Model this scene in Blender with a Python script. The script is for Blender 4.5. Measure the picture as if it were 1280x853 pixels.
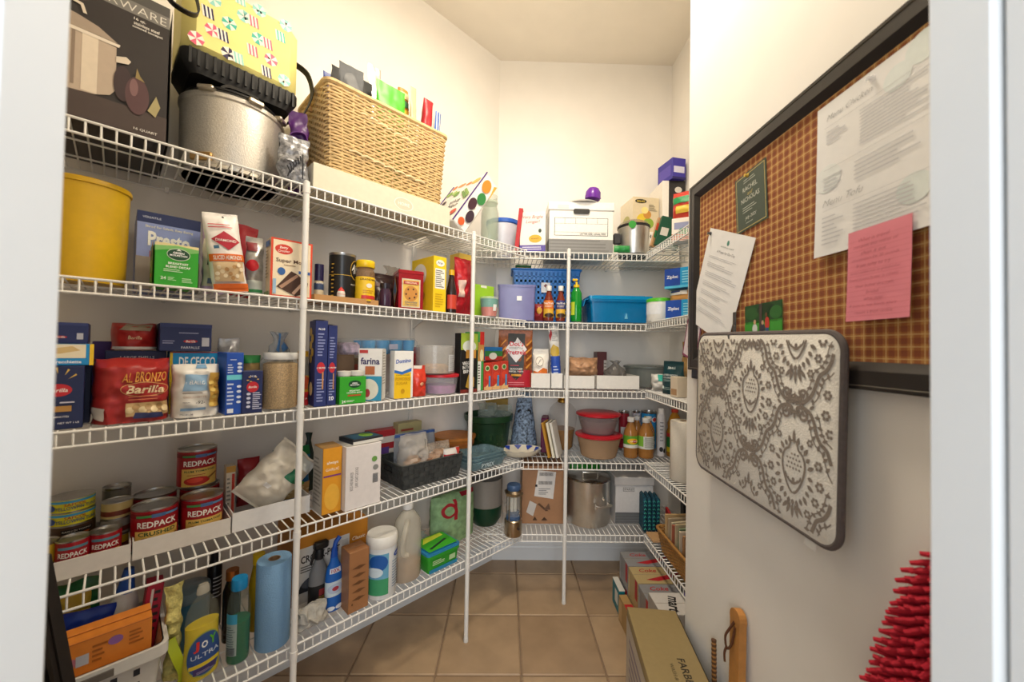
import bpy, bmesh, math, random
from mathutils import Vector, Matrix, noise
random.seed(7)
for o in list(bpy.data.objects): bpy.data.objects.remove(o)
SC = bpy.context.scene
COL = SC.collection
# ------------------------------------------------------------------ camera
FPX, CAMH = 477.65, 1.2918
PITCH, YAW, ROLL = 0.0187, 0.0180, -0.0178
def _axes():
    cy, sy, cp, sp = math.cos(YAW), math.sin(YAW), math.cos(PITCH), math.sin(PITCH)
    fw = Vector((sy*cp, cy*cp, sp)); rt = Vector((cy, -sy, 0)); up = rt.cross(fw)
    c, s = math.cos(ROLL), math.sin(ROLL)
    return fw, rt*c - up*s, up*c + rt*s
FW, RT, UP = _axes()
cam = bpy.data.cameras.new('camera'); cam_o = bpy.data.objects.new('camera', cam); COL.objects.link(cam_o)
cam.sensor_width = 36; cam.lens = FPX/1280*36; cam.clip_start = .02; cam.clip_end = 60
m = Matrix((RT, UP, -FW)).transposed().to_4x4(); m.translation = (0, 0, CAMH); cam_o.matrix_world = m
cam.dof.use_dof = True; cam.dof.focus_distance = 1.7; cam.dof.aperture_fstop = 3.5
SC.camera = cam_o
# ------------------------------------------------------------------ light
W = bpy.data.worlds.new('kitchen_daylight'); SC.world = W; W.use_nodes = True
W.node_tree.nodes['Background'].inputs[0].default_value = (.80, .90, 1, 1)
W.node_tree.nodes['Background'].inputs[1].default_value = .42
def area(name, loc, rot, size, energy, col, shape='DISK', sy=None):
    l = bpy.data.lights.new(name, 'AREA'); l.shape = shape; l.size = size; l.energy = energy; l.color = col
    if sy: l.size_y = sy
    o = bpy.data.objects.new(name, l); COL.objects.link(o); o.location = loc; o.rotation_euler = rot; return o
area('ceiling_lamp_light', (.2, 1.1, 3.0), (0, 0, 0), .34, 13, (1, .88, .70))
pl = bpy.data.lights.new('ceiling_fill_light', 'POINT'); pl.energy = 4.5; pl.shadow_soft_size = .13; pl.color = (1, .88, .70)  # added point light below the lamp disc, brightens the ceiling
plo = bpy.data.objects.new('ceiling_fill_light', pl); COL.objects.link(plo); plo.location = (.2, 1.1, 2.82)
area('kitchen_window_light', (-.1, -1.5, 1.75), (math.radians(86), 0, 0), 1.7, 31, (.92, .96, 1), 'RECTANGLE', 1.5)
VS = SC.view_settings
VS.view_transform = 'Standard'; VS.look = 'None'; VS.gamma = 1; VS.exposure = 0.78; VS.use_curve_mapping = False
# ------------------------------------------------------------------ layout (metres; X right, Y into the room)
XC, YB, XR = .0998, 1.9734, .7322            # front corner of left/back shelves, front of right shelf
YW, XWR, XP, YP, YF = 2.37, 1.028, .60, 1.252, .30   # back wall, right wall, board wall (+ its end), door wall
CEIL = 3.10
HZ = [None, 1.8036, 1.4377, 1.0858, .7160, .3481]    # deck heights
R2 = math.sqrt(.5)
FR = {'L': (Vector((XC, YB)), Vector((R2, R2)), Vector((-R2, R2)), .392),
      'B': (Vector((0, YB)), Vector((1, 0)), Vector((0, 1)), .392),
      'R': (Vector((XR, YB)), Vector((0, -1)), Vector((1, 0)), .292)}
def proj(P):
    v = Vector(P) - Vector((0, 0, CAMH)); d = v.dot(FW)
    return 640 + FPX*v.dot(RT)/d, 426.5 - FPX*v.dot(UP)/d
def fp(fr, u, t, z):
    O, a, n, _ = FR[fr]; q = O + a*u + n*t; return Vector((q.x, q.y, z))
def find_u(fr, px, t, z):
    lo, hi = {'L': (-1.9, .35), 'B': (-.6, 1.1), 'R': (-.4, 1.2)}[fr]
    for _ in range(50):
        mid = (lo+hi)/2
        if proj(fp(fr, mid, t, z))[0] < px: lo = mid
        else: hi = mid
    return (lo+hi)/2
def find_z(fr, u, t, py, z0):
    lo, hi = z0-1.6, z0+2
    for _ in range(50):
        mid = (lo+hi)/2
        if proj(fp(fr, u, t, mid))[1] > py: lo = mid
        else: hi = mid
    return (lo+hi)/2
def ray(px, py): return FW + RT*((px-640)/FPX) + UP*((426.5-py)/FPX)
def on_X(px, py, X):
    d = ray(px, py); return d*(X/d.x) + Vector((0, 0, CAMH))
def on_Y(px, py, Y):
    d = ray(px, py); return d*(Y/d.y) + Vector((0, 0, CAMH))
def on_Z(px, py, Z):
    d = ray(px, py); return d*((Z-CAMH)/d.z) + Vector((0, 0, CAMH))
# ------------------------------------------------------------------ materials
def lin(h):
    if isinstance(h, str):
        h = h.lstrip('#'); h = h if len(h) == 6 else ''.join(q*2 for q in h); c = [int(h[i:i+2], 16)/255 for i in (0, 2, 4)]
    else: c = h
    return tuple((x/12.92 if x <= .04045 else ((x+.055)/1.055)**2.4) for x in c)
MATS = {}
def M(col, rough=.5, metal=0, var=.06, scale=30, bump=0, alpha=1, trans=0, emit=0, ior=1.45, coord='Object'):
    k = (str(col), rough, metal, var, scale, bump, alpha, trans, emit)
    if k in MATS: return MATS[k]
    mt = bpy.data.materials.new('mat_%s_%d' % (str(col).strip('#'), len(MATS))); mt.use_nodes = True
    nt = mt.node_tree; b = nt.nodes['Principled BSDF']; c = lin(col)
    tc = nt.nodes.new('ShaderNodeTexCoord'); nz = nt.nodes.new('ShaderNodeTexNoise')
    nz.inputs['Scale'].default_value = scale; nz.inputs['Detail'].default_value = 3
    nt.links.new(tc.outputs[coord], nz.inputs['Vector'])
    rp = nt.nodes.new('ShaderNodeValToRGB'); e = rp.color_ramp.elements
    e[0].position = .3; e[1].position = .7
    e[0].color = tuple(x*(1-var) for x in c)+(1,); e[1].color = tuple(min(1, x*(1+var)) for x in c)+(1,)
    nt.links.new(nz.outputs['Fac'], rp.inputs['Fac']); nt.links.new(rp.outputs['Color'], b.inputs['Base Color'])
    b.inputs['Roughness'].default_value = rough; b.inputs['Metallic'].default_value = metal
    b.inputs['Alpha'].default_value = alpha; b.inputs['Transmission Weight'].default_value = trans; b.inputs['IOR'].default_value = ior
    if bump:
        bp = nt.nodes.new('ShaderNodeBump'); bp.inputs['Strength'].default_value = bump; bp.inputs['Distance'].default_value = .004
        nt.links.new(nz.outputs['Fac'], bp.inputs['Height']); nt.links.new(bp.outputs['Normal'], b.inputs['Normal'])
    MATS[k] = mt; return mt
def P(col, rough=.45): return M(col, rough, var=.03, scale=60)           # printed card or plastic
def GL(col, alpha=.3, rough=.08): return M(col, rough, var=.05, scale=25, alpha=alpha*.75)   # clear plastic or glass
STEEL = lambda: M('#d9d7d2', .33, .92, .05, 40)
TIN = lambda: M('#b9b7b3', .3, 1, .08, 60)
# ------------------------------------------------------------------ mesh collector
class MB:
    def __init__(s): s.v = []; s.f = []
    def add(s, vs, fs):
        n = len(s.v); s.v += [tuple(x) for x in vs]; s.f += [tuple(i+n for i in f) for f in fs]; return s
    def box(s, x0, x1, y0, y1, z0, z1, c=0):
        if c:
            c = min(c, (x1-x0)*.45, (y1-y0)*.45, (z1-z0)*.45)
            vs = []
            for z, i in ((z0, c), (z0+c, 0), (z1-c, 0), (z1, c)):
                k = 0 if i else c
                if i: q = [(x0+c, y0+c), (x1-c, y0+c), (x1-c, y1-c), (x0+c, y1-c)]; q = [p for p in q for _ in (0, 1)]
                else: q = [(x0, y0+c), (x0+c, y0), (x1-c, y0), (x1, y0+c), (x1, y1-c), (x1-c, y1), (x0+c, y1), (x0, y1-c)]
                if i: vs += [(q[0][0], q[0][1], z), (q[2][0], q[2][1], z), (q[4][0], q[4][1], z), (q[6][0], q[6][1], z)]
                else: vs += [(a, b, z) for a, b in q]
            # 0-3 bottom, 4-11 ring, 12-19 ring, 20-23 top
            fs = [(3, 2, 1, 0), (20, 21, 22, 23)]
            for k in range(8): fs.append((4+k, 4+(k+1) % 8, 12+(k+1) % 8, 12+k))
            for b, r, up in ((0, 4, 0), (20, 12, 1)):
                for k in range(4):
                    q = [b+k, b+(k+1) % 4, r+(2*k+2) % 8, r+2*k+1]; t = [b+k, r+2*k+1, r+2*k]
                    fs.append(tuple(q if not up else q)) ; fs.append(tuple(t))
            return s.add(vs, fs)
        vs = [(x, y, z) for z in (z0, z1) for y in (y0, y1) for x in (x0, x1)]
        return s.add(vs, [(0, 2, 3, 1), (4, 5, 7, 6), (0, 1, 5, 4), (2, 6, 7, 3), (0, 4, 6, 2), (1, 3, 7, 5)])
    def lathe(s, prof, n=24, sx=1, sy=1, cx=0, cy=0, cap=True, a0=0, a1=2*math.pi, wob=None):
        full = abs(a1-a0-2*math.pi) < 1e-6; m = n if full else n+1; vs = []
        for r, z in prof:
            for k in range(m):
                a = a0+(a1-a0)*k/n; rr = r*(wob(a, z) if wob else 1)
                vs.append((cx+rr*math.sin(a)*sx, cy-rr*math.cos(a)*sy, z))
        fs = []
        for i in range(len(prof)-1):
            for k in range(n):
                k2 = (k+1) % m; fs.append((i*m+k, i*m+k2, (i+1)*m+k2, (i+1)*m+k))
        if cap and full:
            if prof[0][0] > 1e-6: fs.append(tuple(reversed(range(m))))
            if prof[-1][0] > 1e-6: fs.append(tuple(range((len(prof)-1)*m, len(prof)*m)))
        return s.add(vs, fs)
    def tube(s, pts, r, n=6, closed=False, cap=True):
        pts = [Vector(p) for p in pts]; N = len(pts); rr = r if isinstance(r, (list, tuple)) else [r]*N
        vs = []; ref = None
        for i, p in enumerate(pts):
            if closed: d = pts[(i+1) % N]-pts[i-1]
            else: d = pts[min(i+1, N-1)]-pts[max(i-1, 0)]
            d.normalize()
            if ref is None:
                ref = Vector((0, 0, 1)) if abs(d.z) < .9 else Vector((1, 0, 0))
            a = ref - d*ref.dot(d)
            if a.length < 1e-4: a = d.orthogonal()
            a.normalize(); ref = a; b = d.cross(a)
            for k in range(n):
                t = 2*math.pi*k/n; vs.append(p + (a*math.cos(t)+b*math.sin(t))*rr[i])
        fs = []
        for i in range(N if closed else N-1):
            j = (i+1) % N
            for k in range(n): fs.append((i*n+k, i*n+(k+1) % n, j*n+(k+1) % n, j*n+k))
        if cap and not closed: fs += [tuple(reversed(range(n))), tuple(range((N-1)*n, N*n))]
        return s.add(vs, fs)
    def grid(s, fn, nu, nv):
        vs = [fn(i/nu, j/nv) for j in range(nv+1) for i in range(nu+1)]
        return s.add(vs, [(j*(nu+1)+i, j*(nu+1)+i+1, (j+1)*(nu+1)+i+1, (j+1)*(nu+1)+i) for j in range(nv) for i in range(nu)])
    def prism(s, poly, h0, h1, plane='xz'):
        n = len(poly)
        f = {'xz': lambda a, b, h: (a, h, b), 'xy': lambda a, b, h: (a, b, h), 'yz': lambda a, b, h: (h, a, b)}[plane]
        vs = [f(a, b, h0) for a, b in poly]+[f(a, b, h1) for a, b in poly]
        return s.add(vs, [tuple(range(n)), tuple(reversed(range(n, 2*n)))]+[(i, (i+1) % n, n+(i+1) % n, n+i) for i in range(n)])
    def mesh(s, name, mat, smooth=True):
        me = bpy.data.meshes.new(name); me.from_pydata(s.v, [], s.f); me.update()
        bm = bmesh.new(); bm.from_mesh(me); bmesh.ops.remove_doubles(bm, verts=bm.verts, dist=1e-6); bmesh.ops.recalc_face_normals(bm, faces=bm.faces)
        for f in bm.faces: f.smooth = smooth
        if smooth:
            for e in bm.edges:
                if len(e.link_faces) == 2 and e.calc_face_angle(0) > .7: e.smooth = False
        bm.to_mesh(me); bm.free()
        if mat: me.materials.append(mat)
        return me
    def build(s, name, mat, parent=None, smooth=True):
        return link(name, s.mesh(name, mat, smooth), parent)
def link(name, me, parent=None):
    o = bpy.data.objects.new(name, me); COL.objects.link(o)
    if parent: o.parent = parent
    return o
def struct(o): o['kind'] = 'structure'; return o
def tag(o, label, cat, group=None):
    o['label'] = label; o['category'] = cat
    if group: o['group'] = group
    return o
def thing(name, label, cat, loc=(0, 0, 0), rz=0, group=None, rx=0, ry=0):
    o = bpy.data.objects.new(name, None); COL.objects.link(o); o.empty_display_size = .03
    o.location = loc; o.rotation_euler = (rx, ry, rz); return tag(o, label, cat, group)
ANG = {'L': math.pi/4, 'B': 0, 'R': -math.pi/2}
# ------------------------------------------------------------------ the room
WALL = M('#f1ece4', .42, 0, .015, 8, .02)
TRIM = M('#eef1f2', .3, 0, .01, 10)
def wall_quad(name, pts, mat, th=.06, nrm=None):
    """vertical slab from floor outline points (room side first, thickness pushed along nrm)"""
    (x0, y0), (x1, y1), z0, z1 = pts; n = Vector(nrm)*th
    b = MB(); vs = []
    for z in (z0, z1):
        vs += [(x0, y0, z), (x1, y1, z), (x1+n.x, y1+n.y, z), (x0+n.x, y0+n.y, z)]
    b.add(vs, [(3, 2, 1, 0), (4, 5, 6, 7), (0, 1, 5, 4), (1, 2, 6, 5), (2, 3, 7, 6), (3, 0, 4, 7)])
    return struct(b.build(name, mat, None, False))
CXW = -.062                       # x of the left/back wall corner
XLF = CXW-(YW-YF)                 # where the left wall meets the door wall
wall_quad('wall_back', ((CXW-.1, YW), (XWR+.06, YW), 0, CEIL), WALL, .06, (0, 1))
wall_quad('wall_left', ((CXW+.03, YW+.03), (XLF-.05, YF-.05), 0, CEIL), WALL, .06, (-R2, R2))
wall_quad('wall_right', ((XWR, YW), (XWR, YF), 0, CEIL), WALL, .06, (1, 0))
pw = MB().box(XP, XP+.11, YF, YP, 0, CEIL, .006); struct(pw.build('wall_corkboard', M('#ece8e1', .38, 0, .015, 8, .02), None, False))
wall_quad('wall_nook', ((XP+.11, YP-.4), (XWR, YP-.4), 0, CEIL), WALL, .06, (0, -1))
JL, JR, DH = -.345, .341, 2.33
for nm, x0, x1, z0, z1 in (('wall_door_left', XLF-.1, JL-.02, 0, CEIL), ('wall_door_right', JR+.02, XWR+.06, 0, CEIL), ('wall_door_top', JL-.02, JR+.02, DH, CEIL)):
    struct(MB().box(x0, x1, YF-.12, YF, z0, z1).build(nm, WALL, None, False))
struct(MB().box(XLF-.1, XWR+.1, YF-.12, YW+.1, CEIL, CEIL+.06).build('ceiling', M('#f6eee0', .8, 0, .02, 6, .03), None, False))
# jambs: inner face, a groove, then the casing edge towards the kitchen
for i, (x, sg) in enumerate(((JL, -1), (JR, 1))):
    a, b_ = (x, x+sg*.02); g = MB().box(min(a, b_), max(a, b_), YF-.042, YF+.004, 0, DH, .004)
    j = struct(g.build('trim_%d' % (i+1), TRIM, None, False))
    a, b_ = (x+sg*.002, x+sg*.02)
    MB().box(min(a, b_), max(a, b_), YF-.124, YF-.044, 0, DH, .002).build('jamb_strip', TRIM, j, False)
struct(MB().box(JL, JR, YF-.12, YF, DH-.02, DH, .003).build('trim_3', TRIM, None, False))
# baseboards
BBP = [(0, 0), (.016, 0), (.016, .075), (.012, .082), (.012, .098), (.006, .108), (0, .11)]
def baseboard(name, p0, p1, n):
    p0, p1, n = Vector(p0), Vector(p1), Vector(n); vs = []
    for p in (p0, p1): vs += [(p.x+n.x*t, p.y+n.y*t, z) for t, z in BBP]
    k = len(BBP)
    b = MB().add(vs, [tuple(range(k)), tuple(reversed(range(k, 2*k)))]+[(i, (i+1) % k, k+(i+1) % k, k+i) for i in range(k)])
    return struct(b.build(name, TRIM, None, False))
baseboard('baseboard_back', (CXW, YW), (XWR, YW), (0, -1))
baseboard('baseboard_left', (CXW, YW), (XLF, YF), (R2, -R2))
baseboard('baseboard_right', (XWR, YW), (XWR, YP-.3), (-1, 0))
baseboard('baseboard_corkboard', (XP, YP), (XP, YF), (-1, 0))
# floor: grout bed plus single tiles
TX, TY, TU = .0886, 1.8728, .34
flo = struct(MB().box(XLF-.2, XWR+.1, -1.8, YW+.05, -.05, -.004).build('floor', M('#8a735c', .9, 0, .1, 60), None, False))
def tile_mat():
    mt = M('#b59a7c', .33, 0, .1, 9, .06, coord='Object'); return mt
tm = MB().box(-.1665, .1665, -.1665, .1665, -.012, 0, .004).mesh('tile', None, False)
for k, c in enumerate(('#ac9173', '#a4896c', '#b29778')):
    t2 = tm.copy(); t2.materials.append(M(c, .32, 0, .13, 7, .05))
    if k == 0: tms = []
    tms.append(t2)
for i in range(-6, 4):
    for j in range(-6, 3):
        cx, cy = TX+(i+.5)*TU, TY+(j+.5)*TU
        if cx - cy < CXW-YW-.25 or cy > YW+.2: continue
        o = link('tile', tms[(i*7+j*5) % 3], flo); o.location = (cx, cy, 0); o.rotation_euler.z = random.choice((0, 1, 2, 3))*math.pi/2
# ------------------------------------------------------------------ wire shelves
WHITE = M('#e9e7e2', .32, 0, .02, 40)
DECKN = {1: 'top', 2: 'second', 3: 'third', 4: 'fourth', 5: 'lowest'}
wire_me = {}
def wire_mesh(depth):
    k = round(depth, 3)
    if k not in wire_me:
        b = MB(); b.tube([(0, depth, 0), (0, .002, 0), (0, 0, -.002), (0, 0, -.034)], .0021, 5)
        wire_me[k] = b.mesh('cross_wire', WHITE)
    return wire_me[k]
def shelf(fr, k, u0, u1, drop=0):
    O, a, n, dep = FR[fr]; base = fp(fr, 0, 0, HZ[k]-.0023-drop)
    where = {'L': 'along the slanting side wall', 'B': 'across the back wall', 'R': 'in the recess behind the corkboard wall'}[fr]
    t = thing('wire_shelf', '%s white wire shelf %s' % ({1: 'topmost', 2: 'second from top', 3: 'third from top', 4: 'fourth from top', 5: 'lowest'}[k], where), 'shelf', base, ANG[fr], 'white wire shelves')
    for nm, y, z, r in (('front_rail', 0, 0, .0034), ('lower_rail', 0, -.034, .0032), ('support_rail', .13, -.005, .0028), ('support_rail', .262 if dep > .3 else .2, -.005, .0028), ('back_rail', dep-.006, -.004, .0028)):
        ua = max(u0, YB+y-2.426) if fr == 'B' else u0
        MB().tube([(ua, y, z), (u1, y, z)], r, 8).build(nm, WHITE, t)
    q = u0+.004; me = wire_mesh(dep-.004)
    while q < u1:
        room = q+2.424-YB if fr == 'B' else 9
        o = link('cross_wire', me if room > dep else wire_mesh(room), t); o.location = (q, 0, 0); q += .02525
    if fr != 'R':
        for q in [u0+.12+.38*i for i in range(int((u1-u0)/.38)+1)]:
            if q < u1-.02 and (fr != 'B' or q > CXW+.02): MB().box(q-.006, q+.006, dep-.016, dep+.0, -.014, .005, .003).build('wall_clip', WHITE, t, False)
    return t
for k in range(1, 6):
    shelf('L', k, -1.86, 0.006)
    shelf('B', k, XC-.36 if k in (1, 2) else XC-.2, XWR-.004, .0085)
    shelf('R', k, .004, 1.0)
def pole(fr, u, label):
    p = fp(fr, u, -.0135, 0)
    t = thing('support_pole', label, 'pole', p, 0, 'white shelf support poles')
    MB().lathe([(.0095, .004), (.0095, HZ[1]+.004), (.006, HZ[1]+.008), (0, HZ[1]+.009)], 14).build('shaft', WHITE, t)
    MB().lathe([(.0108, 0), (.0108, .012), (.0096, .016)], 14).build('foot_cap', P('#d9d6cf'), t)
    for k in range(1, 6): MB().lathe([(.0112, HZ[k]-.032), (.0112, HZ[k]-.008)], 12).build('rail_clip', WHITE, t)
pole('L', -1.058, 'white shelf pole standing between blue paper towel roll and slow cooker box')
pole('L', -.3645, 'white shelf pole standing in front of green reusable shopping bag')
pole('B', .3215, 'white shelf pole standing in front of the stockpot and cardboard carton')
# slotted wall standards behind the shelves
for u, lab in ((-.42, 'white vertical shelf standard on slanting wall behind the sugar box'),):
    p = fp('L', u, .392-.006, 0); t = thing('wall_standard', lab, 'shelf bracket', p, ANG['L'])
    MB().box(-.012, .012, -.002, .008, .30, HZ[1]+.01, .001).build('rail', WHITE, t, False)
    for k in range(2, 6): MB().prism([(-.11, HZ[k]-.008), (.0, HZ[k]-.06), (.0, HZ[k]-.008)], -.003, .003, 'yz').build('bracket', WHITE, t, False)
# ------------------------------------------------------------------ builders
_txt = {}
def text_raw(body, bold=0, shear=0):
    k = (body, bold, shear)
    if k not in _txt:
        cu = bpy.data.curves.new('txt', 'FONT'); cu.body = body; cu.resolution_u = 2; cu.offset = .012*bold; cu.shear = shear
        cu.dimensions = '2D'; cu.fill_mode = 'FRONT'; cu.align_x = 'LEFT'
        ob = bpy.data.objects.new('txt', cu); me = bpy.data.meshes.new_from_object(ob)
        vs = [(v.co.x, v.co.y) for v in me.vertices]; fs = [tuple(p.vertices) for p in me.polygons]
        bpy.data.objects.remove(ob); bpy.data.curves.remove(cu); bpy.data.meshes.remove(me)
        if vs:
            x0 = min(a for a, b in vs); x1 = max(a for a, b in vs); y0 = min(b for a, b in vs); y1 = max(b for a, b in vs)
            vs = [((a-(x0+x1)/2)/(x1-x0), (b-(y0+y1)/2)/(x1-x0)) for a, b in vs]; asp = (y1-y0)/(x1-x0)
        else: asp = 1
        _txt[k] = (vs, fs, asp)
    return _txt[k]
PNAME = {'r': 'printed_panel', 'o': 'printed_oval', 'p': 'printed_shape', 't': 'lettering', 'l': 'fine_print', 'c': 'barcode'}
def subdiv(me, cuts):
    bm = bmesh.new(); bm.from_mesh(me); bmesh.ops.triangulate(bm, faces=bm.faces)
    bmesh.ops.subdivide_edges(bm, edges=bm.edges, cuts=cuts, use_grid_fill=True); vs = [v.co.copy() for v in bm.verts]; bm.verts.index_update()
    fs = [[v.index for v in f.verts] for f in bm.faces]; bm.free(); return vs, fs
def deco(parent, surf, dims, prints, curved=False, base=.0004, step=None):
    """prints: flat printing in 0..1 face coordinates laid on a surface function surf(face,u,v,off)"""
    for i, pr in enumerate(prints):
        kind = pr[0]; face = pr[1]; off = base + (step or (.0006 if curved else .00022))*i; Wd, Hd = dims(face); b = MB(); uv = []; fs = []
        if kind == 'r':
            _, _, u0, v0, u1, v1, col = pr; n, m = (14, 10) if curved else (1, 1)
            b.grid(lambda a, c: surf(face, u0+(u1-u0)*a, v0+(v1-v0)*c, off), n, m)
        elif kind == 'o':
            _, _, uc, vc, ru, rv, col = pr; n = 28; rings = (0, .2, .4, .6, .8, 1) if curved else (0, 1)
            vs = []
            for r in rings:
                for k in range(n): a = 2*math.pi*k/n; vs.append(surf(face, uc+ru*r*math.cos(a), vc+rv*r*math.sin(a), off))
            b.add(vs, [(j*n+k, j*n+(k+1) % n, (j+1)*n+(k+1) % n, (j+1)*n+k) for j in range(len(rings)-1) for k in range(n)])
        elif kind == 'p':
            _, _, pts, col = pr; me = bpy.data.meshes.new('t'); me.from_pydata([(u, v, 0) for u, v in pts], [], [list(range(len(pts)))]); me.update()
            vs, fs = subdiv(me, 3 if curved else 0) if curved or len(pts) > 4 else ([v.co for v in me.vertices], [list(range(len(pts)))])
            b.add([surf(face, v[0], v[1], off) for v in vs], fs); bpy.data.meshes.remove(me)
        elif kind == 't':
            _, _, body, uc, vc, wu, col = pr[:7]; hv = pr[7] if len(pr) > 7 else None; bold = pr[8] if len(pr) > 8 else 1; rot = pr[9] if len(pr) > 9 else 0; sh = pr[10] if len(pr) > 10 else 0
            vs, fs, asp = text_raw(body, bold, sh)
            if not vs: continue
            w_m = wu*Wd; h_m = hv*Hd if hv else w_m*asp
            c, s = math.cos(rot), math.sin(rot); out = []
            for a, e in vs:
                x, y = a*w_m, e/asp*h_m; x, y = x*c-y*s, x*s+y*c
                out.append(surf(face, uc+x/Wd, vc+y/Hd, off))
            b.add(out, fs)
        elif kind == 'l':
            _, _, u0, v0, u1, v1, col, n = pr; rg = random.Random(i*31+n)
            for q in range(n):
                v = v1-(v1-v0)*(q+.5)/n; th = (v1-v0)/n*(.15 if curved else .22); e = u0+(u1-u0)*rg.uniform(.55, 1)
                k = 10 if curved else 1
                b.grid(lambda a, c: surf(face, u0+(e-u0)*a, v-th+2*th*c, off), k, 1)
        elif kind == 'c':
            _, _, u0, v0, u1, v1, col = pr; rg = random.Random(5); n = 14
            for q in range(n):
                a0 = u0+(u1-u0)*q/n; b.grid(lambda a, c: surf(face, a0+(u1-u0)/n*.55*a, v0+(v1-v0)*c, off), 1, 1)
        b.build(PNAME[kind], P(col) if isinstance(col, str) else col, parent, curved)
TOPZ = {}
def spot(fr, k, xl, xr, yt, t, z=None):
    z = HZ[k]+.0006 if z is None else z
    u0 = find_u(fr, xl, t, z); u1 = find_u(fr, xr, t, z); um = (u0+u1)/2
    return um, u1-u0, find_z(fr, um, t, yt, z)-z, z
def carton_at(name, label, cat, loc, rz, w, d, h, col, prints=(), group=None, rx=0, ry=0, mat=None, flaps=True, body='carton'):
    t = thing(name, label, cat, loc, rz, group, rx, ry)
    bo = MB().box(-w/2, w/2, -d/2, d/2, 0, h, .0012).build(body, mat or P(col), t, False)
    if flaps: MB().box(-w/2+.001, w/2-.001, -.0006, .0006, h-.0002, h+.0005).build('flap_seam', P('#8d8372'), t, False)
    def surf(f, u, v, o):
        if f == 'F': return ((u-.5)*w, -d/2-o, v*h)
        if f == 'R': return (w/2+o, (u-.5)*d, v*h)
        if f == 'L': return (-w/2-o, -(u-.5)*d, v*h)
        return ((u-.5)*w, (v-.5)*d, h+o)
    deco(bo if flaps else t, surf, lambda f: {'F': (w, h), 'R': (d, h), 'L': (d, h), 'T': (w, d)}[f], prints)
    t['_w'], t['_d'], t['_h'] = w, d, h; return t
def carton(name, label, cat, fr, k, xl, xr, yt, t, d, col, prints=(), rot=0, z=None, group=None, w=None, h=None, rx=0, ry=0, **kw):
    um, W_, H_, z = spot(fr, k, xl, xr, yt, t, z); W_ = w or W_; H_ = h or H_
    c = fp(fr, um, t+d/2, z)
    o = carton_at(name, label, cat, c, ANG[fr]+math.radians(rot), W_, d, H_, col, prints, group, rx, ry, **kw)
    TOPZ[label] = z+H_; return o
def interp(prof, z):
    for (r0, z0), (r1, z1) in zip(prof, prof[1:]):
        if z0 <= z <= z1 and z1 > z0: return r0+(r1-r0)*(z-z0)/(z1-z0)
    return prof[-1][0] if z > prof[-1][1] else prof[0][0]
def round_at(name, label, cat, loc, rz, R, h, parts, prints=(), group=None, sx=1, sy=1, n=28, rx=0, ry=0, lab=0):
    """parts: (part name, [(r,z) in fractions of R and h], material)"""
    t = thing(name, label, cat, loc, rz, group, rx, ry)
    po = [MB().lathe([(r*R, z*h) for r, z in prof], n, sx, sy).build(nm, mat, t) for nm, prof, mat in parts]
    pf = [(r*R, z*h) for r, z in parts[lab][1]]
    def surf(f, u, v, o):
        a = (u-.5)*math.pi; r = interp(pf, v*h)+o; return (r*math.sin(a)*sx, -r*math.cos(a)*sy, v*h)
    deco(po[lab], surf, lambda f: (math.pi*R*sx*.8, h), prints, True, .0005, .0004); return t
def rnd(name, label, cat, fr, k, xl, xr, yt, tc, parts, prints=(), z=None, group=None, rot=0, sx=1, sy=1, h=None, R=None, n=28, rx=0, ry=0, lab=0):
    um, W_, H_, z = spot(fr, k, xl, xr, yt, tc, z); R = R or W_/2*.97; H_ = h or H_
    o = round_at(name, label, cat, fp(fr, um, tc, z), ANG[fr]+math.radians(rot), R, H_, parts, prints, group, sx, sy, n, rx, ry, lab)
    TOPZ[label] = z+H_; return o
def can_parts(labmat, ring=True):
    return [('label_wrap', [(.985, .05), (.985, .95)], labmat),
            ('tin_body', [(0, 0), (.9, 0), (.9, .012), (1, .0), (1, .03), (.975, .04), (.975, .96), (1, .97), (1, 1), (.93, 1), (.91, .965), (.6, .968), (.58, .96), (0, .96)], TIN())]
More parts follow.
